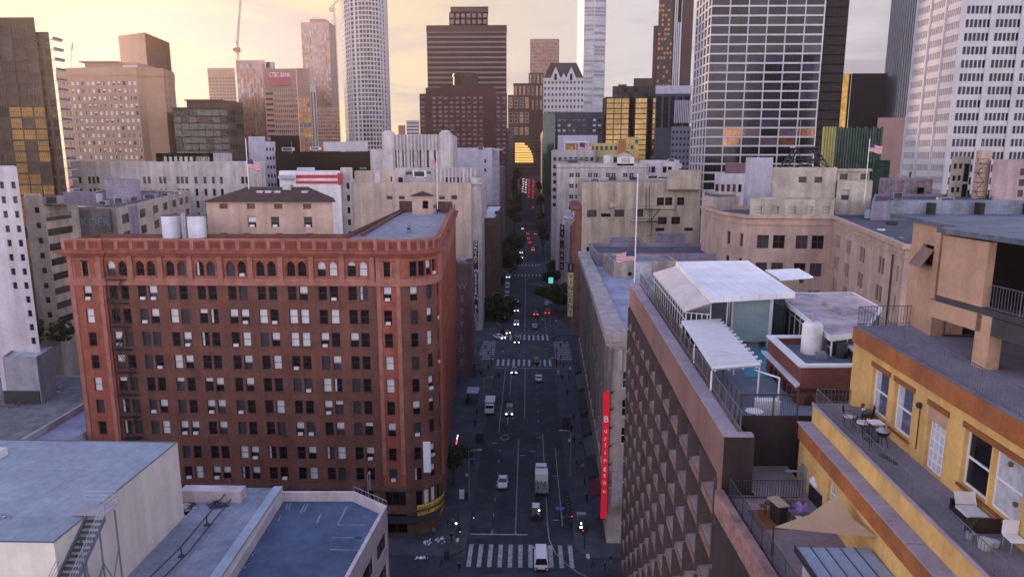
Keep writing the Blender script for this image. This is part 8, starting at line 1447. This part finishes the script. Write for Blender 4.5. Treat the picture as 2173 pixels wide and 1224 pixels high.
flag('drooping stars and stripes on the red hotel wing pavilion', 926, ZZ(415, 158) - 3, 322, 157.4, 9, -1, 22, .3, 330, True)
flag('stars and stripes on the white block roof farther down the street', 1229, ZZ(322, 395), 300, 397, 26, 1, 17, .2, 303)
flag('stars and stripes on a tall white pole at the brown hotel roof corner', 1353.5, 43, 372, 79, 40, -1, 21, .05, 534)
flag('stars and stripes flying before the green corrugated block', 1846, ZZ(432, 160), 296, 160, 25, 1, 17, .15, 305)
CRN = mat('pale_crane_steel', (.45, .42, .42), .6, .2, 1.); CRR = mat('red_crane_cab', (.4, .2, .16), .6, .2)
def mast(b, p, q, w_, n):
    p, q = Vector(p), Vector(q); e = [Vector((w_, 0, 0)), Vector((0, w_, 0)), Vector((-w_, 0, 0)), Vector((0, -w_, 0))]
    for k in range(4):
        b.bar(p + e[k], q + e[k], .16)
        for j in range(n): b.bar(p.lerp(q, j / n) + e[k], p.lerp(q, (j + 1) / n) + e[(k + 1) % 4], .1)
o = empty('tower_crane', (XX(504, 545, 128), 545, ZZ(128, 545)), 'tower crane with a steep boom above the striped pink tower', 'crane'); A = P(504, 128, Y=545); B_ = P(504, 100, Y=545); C_ = P(512, -25, Y=545); b = MB(); mast(b, A - Vector((0, 0, 20)), B_, .9, 8); b.build('mast', [CRN], o); b = MB(); mast(b, B_, C_, .6, 16); b.build('boom', [CRN], o); b = MB(); b.box(B_.x - 1.3, B_.x + 1.6, 543.6, 546.4, B_.z - 4, B_.z - .5); b.box(B_.x - 3.2, B_.x - 1.3, 543.8, 546.2, B_.z - 3, B_.z - 1); b.build('cab', [CRR], o); b = MB(); b.bar(P(501, 88, Y=545), P(512, -25, Y=545), .1); b.bar(B_, P(501, 88, Y=545), .3); b.build('cable', [MET_DK], o)
o = empty('tower_crane', (XX(709, 790, 300), 790, 0), 'tower crane with a short jib behind the tall hazy tower', 'crane'); b = MB(); A, B_ = P(709, 290, Y=790), P(709, 14, Y=790); mast(b, (B_.x, 790, 0), B_, 1.0, 40); b.build('mast', [CRN], o); b = MB(); mast(b, P(700, 18, Y=790), P(735, -14, Y=790), .8, 12); b.bar(P(709, 14, Y=790), P(712, -12, Y=790), .4); b.build('jib', [CRN], o); b = MB(); c = P(703, 17, Y=790); b.box(c.x - 2, c.x + 2, 788.5, 791.5, c.z - 4, c.z); b.build('counterweight', [CRN], o)
o = empty('mast', (XX(152, 700, 200), 700, 30), 'slender distant mast in the bright sky left of the hotel penthouse', 'mast'); b = MB(); A, B_ = P(151, 150, Y=700), P(154, 91, Y=700); b.bar((A.x, 700, 30), A, .5, 6); b.bar(A, P(152, 108, Y=700), .35, 6); b.build('lower_pole', [GREY_T], o); b = MB(); b.bar(P(152, 108, Y=700), B_, .9, 6); b.build('head', [MET_GR], o)
# ------------------------------------------------------------------ rooftop machinery
def ac(label, px, py, z, w_, d_, h, m=MET_GR, nm='air_unit', cat='air unit', legs=True):
    p = P(px, py, z=z); b = MB(); b.box(p.x - w_, p.x + w_, p.y, p.y + 2 * d_, z + .2, z + h); b.cyl((p.x, p.y + d_), min(w_, d_) * .7, z + h, z + h + .12, 12, m=1); b.box(p.x - w_ * .8, p.x + w_ * .8, p.y - .03, p.y - .002, z + .35, z + h - .15, 1)
    for x in (-.8, .8): b.box(p.x + x * w_ - .06, p.x + x * w_ + .06, p.y + .1, p.y + 2 * d_ - .1, z + .01, z + .2, 1)
    return b.build(nm, [m, MET_DK], label=label, cat=cat, loc=(p.x, p.y, z))
def tank(label, px, py, z, r_, h, m=WHITE, legs=0.):
    p = P(px, py, z=z); o = empty('water_tank', (p.x, p.y + r_, z), label, 'tank'); b = MB(); b.cyl((p.x, p.y + r_), r_, z + legs, z + legs + h, 24); b.cyl((p.x, p.y + r_), r_ * 1.03, z + legs + h - .1, z + legs + h, 24); b.cyl((p.x, p.y + r_), r_, z + legs + h, z + legs + h + r_ * .12, 24, r_ * .6); b.build('tank_body', [m], o); b = MB()
    for k in range(8): a_ = R(45 * k); b.bar((p.x + r_ * .9 * math.cos(a_), p.y + r_ + r_ * .9 * math.sin(a_), z), (p.x + r_ * .9 * math.cos(a_), p.y + r_ + r_ * .9 * math.sin(a_), z + legs + .05), .07)
    if legs: b.build('leg', [MET_DK], o)
    return o
def duct(label, pts, r_, m=MET_GR, sup=None):
    b = MB(); b.path(pts, r_, 8)
    for q in pts: b.bar(q, (q[0], q[1], q[2] - .8), .06)
    return b.build('roof_duct', [m], label=label, cat='duct', loc=tuple(pts[0]))
zR = ZT - .9; TW = mat('white_tank_paint', (.62, .63, .7), .6, .15, .6, .2)
for px, lab in ((364, 'left one of two big white water tanks on the red hotel'), (417, 'right one of two big white water tanks on the red hotel')):
    x = XX(px, 108, 480); zb_ = zR + .4; o = empty('water_tank', (x, 108, zR), lab, 'tank', 'water tanks on the red hotel'); b = MB(); b.cyl((x, 108), 1.38, zb_, ZZ(459, 108), 28); b.build('tank_body', [TW], o); b = MB(); b.cyl((x, 108), 1.45, ZZ(459, 108), ZZ(459, 108) + .1, 28); b.build('rim', [MET_DK], o); b = MB()
    for k in range(10): a_ = R(36 * k); b.box(x + 1.25 * math.cos(a_) - .08, x + 1.25 * math.cos(a_) + .08, 108 + 1.25 * math.sin(a_) - .08, 108 + 1.25 * math.sin(a_) + .08, zR + .0, zb_)
    b.build('foot', [MET_DK], o)
x = XX(391, 107, 480); b = MB(); b.box(x - .3, x + .3, 106.8, 107.4, zR, ZZ(452, 107)); b.path([(x, 106.7, zR + 1), (x, 106.7, ZZ(448, 107))], .06); b.path([(x - .8, 106.9, ZZ(462, 107)), (x + .8, 106.9, ZZ(462, 107))], .08); b.build('pump_stack', [MET_GR], label='grey pipe stack between the two white water tanks', cat='pipes', loc=(x, 107, zR))
ac('small dark vent box on the grey roof of the hotel wing', 868, 493, zR, .35, .35, 1.0); 
p = P(876, 488, z=zR); b = MB(); b.cyl((p.x, p.y), .1, zR, zR + 1.1, 8); b.cyl((p.x, p.y), .16, zR + 1.0, zR + 1.2, 8); b.build('vent_pipe', [MET_GR], label='thin vent pipe beside the vent box on the hotel wing roof', cat='vent', loc=(p.x, p.y, zR))
for i, (px, py, z, w_, d_, h, lab, m) in enumerate(((195, 432, 46, 1.6, 1.2, 2.6, 'pale box unit at the left end of the loft roof', LILAC), (218, 438, 46, .9, .8, 1.4, 'small grey unit beside the pale box on the loft roof', MET_GR), (252, 434, 46, 1.2, 1.0, 1.8, 'grey unit before the lilac graffiti hut', MET_GR), (285, 428, 46, 1.0, .9, 1.3, 'low grey unit right of the graffiti hut', PURP), (318, 424, 46, 1.6, 1.0, 1.6, 'mauve box unit in the middle of the loft roof', PURP), (350, 418, 46, 1.0, .8, 1.2, 'small pale unit toward the far end of the loft roof', LILAC), (375, 414, 46, .8, .8, 1.0, 'smallest unit at the far end of the loft roof', WHITE),
    (110, 436, 49.3, 1.2, .9, 1.7, 'grey roof unit on the dirty cream block', MET_GR), (1318, 520, 27, 1.2, 1.0, 2.2, 'dark unit left of the flag on the grey storey roof', MET_DK), (1420, 538, 26, 1.0, .8, 1.6, 'grey air unit with a fan in the dark yard roof', MET_GR), (1446, 536, 26, 1.2, .9, 1.9, 'pale air unit next to the fan unit in the yard', LILAC), (1480, 528, 26, 1.1, .9, 1.5, 'square mauve unit near the steel trestle', PURP), (1400, 556, 26, .8, .7, 1.2, 'small dark unit behind the white pool house roof', MET_DK), (1475, 548, 26, 1.5, 1.1, 1.3, 'low wide unit behind the white pool house roof', PURP),
    (1860, 462, 45, .6, .5, 1.2, 'small white box by the blue grey tank on the peach block', WHITE), (1895, 478, 45, .9, .6, .7, 'low dark unit on the peach block roof near the tan tower', MET_DK), (1872, 492, 45, .5, .4, .5, 'tiny white unit on the peach block roof', WHITE), (1905, 512, 45, 1.0, .5, .6, 'flat grey unit close to the tan tower wall', PURP), (1905, 425, ZZ(432, 150) + .02, 1.1, .8, 1.8, 'mauve door like unit on the dark flat hall', PURP), (2010, 428, ZZ(432, 150) + .02, 1.6, .8, .9, 'low grey unit on the dark flat hall', MET_GR), (2125, 420, ZZ(432, 150) + .02, 1.4, .8, 1.6, 'white cabinet unit at the right end of the dark flat hall', WHITE),
    (1215, 348, ZZ(352, 300), 3.0, 1.0, 2.2, 'long dark roof unit on the pale cream block', PURP), (1250, 345, ZZ(352, 300), 2.4, 1.0, 2.6, 'second long roof unit on the pale cream block', MET_GR), (1425, 344, ZZ(343, 312), 1.2, .8, 1.2, 'small unit on the lilac white upper floor', MET_GR), (1262, 386, ZZ(392, 230), 1.8, .8, 1.0, 'low lilac unit on the left of the yellowish roof', LILAC), (1300, 384, ZZ(392, 230), 1.4, .8, 1.4, 'rusty brown unit on the yellowish roof', BRK), (1345, 383, ZZ(392, 230), 1.6, .8, 1.2, 'dark unit on the yellowish roof right of the rusty one', MET_DK), (1385, 381, ZZ(392, 230), 2.2, .8, 1.6, 'pale long unit beside the raised block on the yellowish roof', LILW),
    (890, 378, ZZ(362, 250), 1.4, .8, 1.6, 'pale machine on the fluted lower stage', WHITE), (868, 374, ZZ(362, 250) + .02, 1.0, .8, 1.2, 'small grey machine left of the pale one on the fluted stage', MET_GR), (908, 372, ZZ(362, 250) + .02, 1.1, .8, 1.0, 'grey box machine right of the pale one on the fluted stage', LILAC), (770, 360, ZZ(366, 232) + .02, 1.2, .6, .8, 'small unit on the tan penthouse roof', MET_GR), (745, 352, ZZ(362, 229), .9, .6, 2.2, 'pair of tall vents on the narrow white tower', MET_GR), (1055, 455, 36, 1.0, .8, 1.2, 'dark unit on the white low street roof', MET_DK), (1020, 318, ZZ(318, 335), 1.4, .8, 1.6, 'vent unit on the lilac blue block', MET_GR), (610, 322, ZZ(326, 300), 1.6, .8, 1.2, 'pale unit on the long black warehouse', LILAC), (668, 320, ZZ(326, 300), 1.2, .8, .9, 'small pale unit on the black warehouse beside the screen', WHITE), (430, 345, ZZ(350, 262) + .02, 1.6, .9, 1.4, 'pale unit right of the upper stage on the long white block', WHITE), (500, 343, ZZ(350, 262) + .02, 1.6, .9, 1.8, 'lilac hut like unit near the right end of the long white block', LILAC))):
    ac(lab, px, py, z, w_, d_, h, m)
heap('vent_cluster', 'small dark vent cluster at the left edge of the blue grey roof', tuple(P(6, 1100, z=32.02)), .5, .4, .4, MET_GR, 'vent', 18)
rg = random.Random(9)
for k in range(12):
    px = 200 + k * 15; p = P(px, 440 - k * 2.3, z=46); b = MB(); h = rg.uniform(.8, 2.2); b.cyl((p.x, p.y), .09, 46, 46 + h, 8); b.cyl((p.x, p.y), .2, 46 + h, 46 + h + .25, 10, .08); b.build('vent_pipe', [MET_GR], label='thin grey vent pipe among the machines on the loft roof', cat='vent', group='vent pipes on the loft roof', loc=(p.x, p.y, 46))
tank('pale squat water tank behind the yellowish block', 1292, 349, ZZ(352, 300), 2.6, 3.8, WHITE, .6); tank('blue grey cylinder tank on the peach block roof', 1848, 466, 45, .9, 1.7, mat('blue_grey_tank', (.25, .32, .42), .5, .2, 1.), .2)
p = P(1871, 452, z=46); b = MB(); 
for k in range(5): z0_, z1_ = 45.3 + .22 * k, 45.3 + .22 * (k + 1); f0, f1 = (math.sqrt(max(.01, 1 - ((z - 45.85) / .56) ** 2)) * .55 for z in (z0_, z1_)); b.cyl((p.x, p.y), f0, z0_, z1_, 14, f1)
b.bar((p.x, p.y, 45), (p.x, p.y, 45.4), .1); b.build('buoy_ball', [mat('deep_blue_plastic', (.04, .05, .4), .4, .1)], label='deep blue ball on the peach block roof', cat='ball', loc=(p.x, p.y, 45))
r = building('roof_shed', 'small gabled white roof shed right of the squat tank', fb(1310, 1346, 328, 302, 5), ZZ(333, 302), z0=ZZ(352, 300), wm=WHITE, rm=ROOF_LT, specs={0: [d(n=1, w=3.4, h=2.4, fl=9, top=.6, rows=1, st='b', bl=LILW, fw=.1)]}, par=None)
b = MB(); x0, x1 = XX(1308, 302, 330), XX(1348, 302, 330); ze, zp = ZZ(333, 302), ZZ(323, 302); b.poly([(x0, 301.6, ze), ((x0 + x1) / 2, 301.6, zp), ((x0 + x1) / 2, 307.5, zp), (x0, 307.5, ze)]); b.poly([((x0 + x1) / 2, 301.6, zp), (x1, 301.6, ze), (x1, 307.5, ze), ((x0 + x1) / 2, 307.5, zp)]); b.poly([(x0 + .5, 301.9, ze), (x1 - .5, 301.9, ze), ((x0 + x1) / 2, 301.9, zp - .05)]); b.build('gable_roof', [LILW], r)
duct('long dark roof pipe along the pale cream block', [tuple(P(1192, 340, z=ZZ(352, 300) + 2.4)), tuple(P(1272, 338, z=ZZ(352, 300) + 2.4))], .5, PURP)
# steel trestles on the roofs
def trestle(label, pts4, z0, z1, tw, th, m=MET_DK):
    b = MB(); cx_ = sum(p[0] for p in pts4) / 4; cy_ = sum(p[1] for p in pts4) / 4; tp_ = [(cx_ + (p[0] - cx_) * tw, cy_ + (p[1] - cy_) * tw) for p in pts4]
    for i in range(4):
        b.bar((*pts4[i], z0), (*tp_[i], z1), th); j = (i + 1) % 4; b.bar((*tp_[i], z1), (*tp_[j], z1), th); b.bar((*pts4[i], z0), (*[(tp_[j][k] + pts4[j][k]) / 2 for k in (0, 1)], (z0 + z1) / 2), th * .6); b.bar((*[(tp_[i][k] + pts4[i][k]) / 2 for k in (0, 1)], (z0 + z1) / 2), (*[(tp_[j][k] + pts4[j][k]) / 2 for k in (0, 1)], (z0 + z1) / 2), th * .7)
    return b.build('steel_trestle', [m], label=label, cat='frame', loc=(cx_, cy_, z0))
zt2 = ZZ(362, 165) + .02; x0, x1 = XX(1667, 168, 350), XX(1762, 168, 350); trestle('dark steel frame on the dirty cream penthouse roof', rect(x0, x1, 167.5, 173), zt2, ZZ(316, 168), .42, .22)
xm = (x0 + x1) / 2; b = MB(); b.box(xm - 3.0, xm + 3.0, 168.3, 172, ZZ(316, 168) + .23, ZZ(316, 168) + .5); b.bar((xm - 2.6, 168.4, ZZ(316, 168)), (xm - 1.2, 168.4, zt2 + 2), .12); b.bar((xm + 2.6, 168.4, ZZ(316, 168)), (xm + 1.2, 168.4, zt2 + 2), .12); b.build('tank_platform', [MET_DK], label='empty tank platform topping the dark steel frame', cat='platform', loc=(xm, 170, ZZ(316, 168)))
heap('vent_cluster', 'rusty brown debris under the dark steel frame', tuple(P(1695, 352, z=zt2)), 2.6, 1.2, 1.6, BRK, 'debris', 40)
p0 = P(1540, 548, z=26); trestle('dark steel trestle standing in the yard behind the pool house', rect(p0.x - 3.2, p0.x + 3.2, p0.y, p0.y + 6), 26, 32.5, .25, .2)
p = P(1441, 352, Y=314); o = empty('satellite_dish', tuple(p), 'white satellite dish on the lilac white upper floor', 'dish'); b = MB(); n = 14
for k in range(n): a0, a1 = 2 * math.pi * k / n, 2 * math.pi * (k + 1) / n; b.poly([(p.x, p.y + .5, p.z), (p.x + 1.3 * math.cos(a0), p.y, p.z + 1.3 * math.sin(a0)), (p.x + 1.3 * math.cos(a1), p.y, p.z + 1.3 * math.sin(a1))])
b.build('reflector', [WHITE], o); b = MB(); b.bar((p.x, p.y + .5, p.z), (p.x, p.y + .5, ZZ(343, 312)), .12); b.build('post', [MET_GR], o)
# thin antennas
for px, y0, y1, Y, zb_, lab in ((1177, 270, 320, 394, ZZ(322, 392), 'thin dark antenna at the street end of the white block roof'), (1370, 362, 395, 231, ZZ(392, 230), 'short antenna on the yellowish roof edge'), (618, 300, 340, 299, ZZ(326, 300), 'pale lamp mast at the left of the black warehouse'), (784, 1000, 1040, 69.3, 23, 'thin mast on the car park parapet before the hotel'), (2086, 300, 325, 172, ZZ(322, 171), 'short rod on the thin chimney tower'), (1700, 250, 318, 169, ZZ(316, 168), 'thin rod above the tank platform')):
    p = P(px, y0, Y=Y); b = MB(); b.bar((p.x, Y, zb_), (p.x, Y, p.z), .05 + Y * .0003, 6, r2=.03); b.cyl((p.x, Y), .12, p.z - .3, p.z, 6); b.build('antenna', [MET_GR], label=lab, cat='antenna', loc=(p.x, Y, zb_))
# plants on the terraces
spiky('leafy green plant in front of the aqua glass screen', tuple(P(1577, 700, z=ZD)), 1.3, .2, MET_DK, 40, 21); spiky('tall palm like plant right of the aqua glass screen', tuple(P(1660, 712, z=ZD)), 2.4, .25, MET_DK, 60, 22); spiky('bushy plant near the small white canopy', tuple(P(1700, 600, z=44.8)), 1.2, .25, MET_DK, 50, 23); spiky('small roof plant on the patched lilac roof block', tuple(P(1930, 384, z=ZZ(384, 186))), 2.2, .4, CONC, 40, 24); spiky('small yellowish plant behind the peach cornice', tuple(P(1822, 446, z=45.02)), 2.2, .35, CONC, 40, 25)
# ------------------------------------------------------------------ haze in the air of the whole scene
hz = bpy.data.materials.new('city_haze'); hz.use_nodes = True; t = hz.node_tree; t.nodes.clear()
pv = t.nodes.new('ShaderNodeVolumePrincipled'); pv.inputs['Color'].default_value = (.95, .86, .84, 1); pv.inputs['Density'].default_value = .00009; pv.inputs['Anisotropy'].default_value = .68
ot = t.nodes.new('ShaderNodeOutputMaterial'); t.links.new(pv.outputs[0], ot.inputs['Volume'])
b = MB(); b.box(-1500, 1500, -320, 1600, -9, 300); b.build('haze', [hz], kind='stuff')
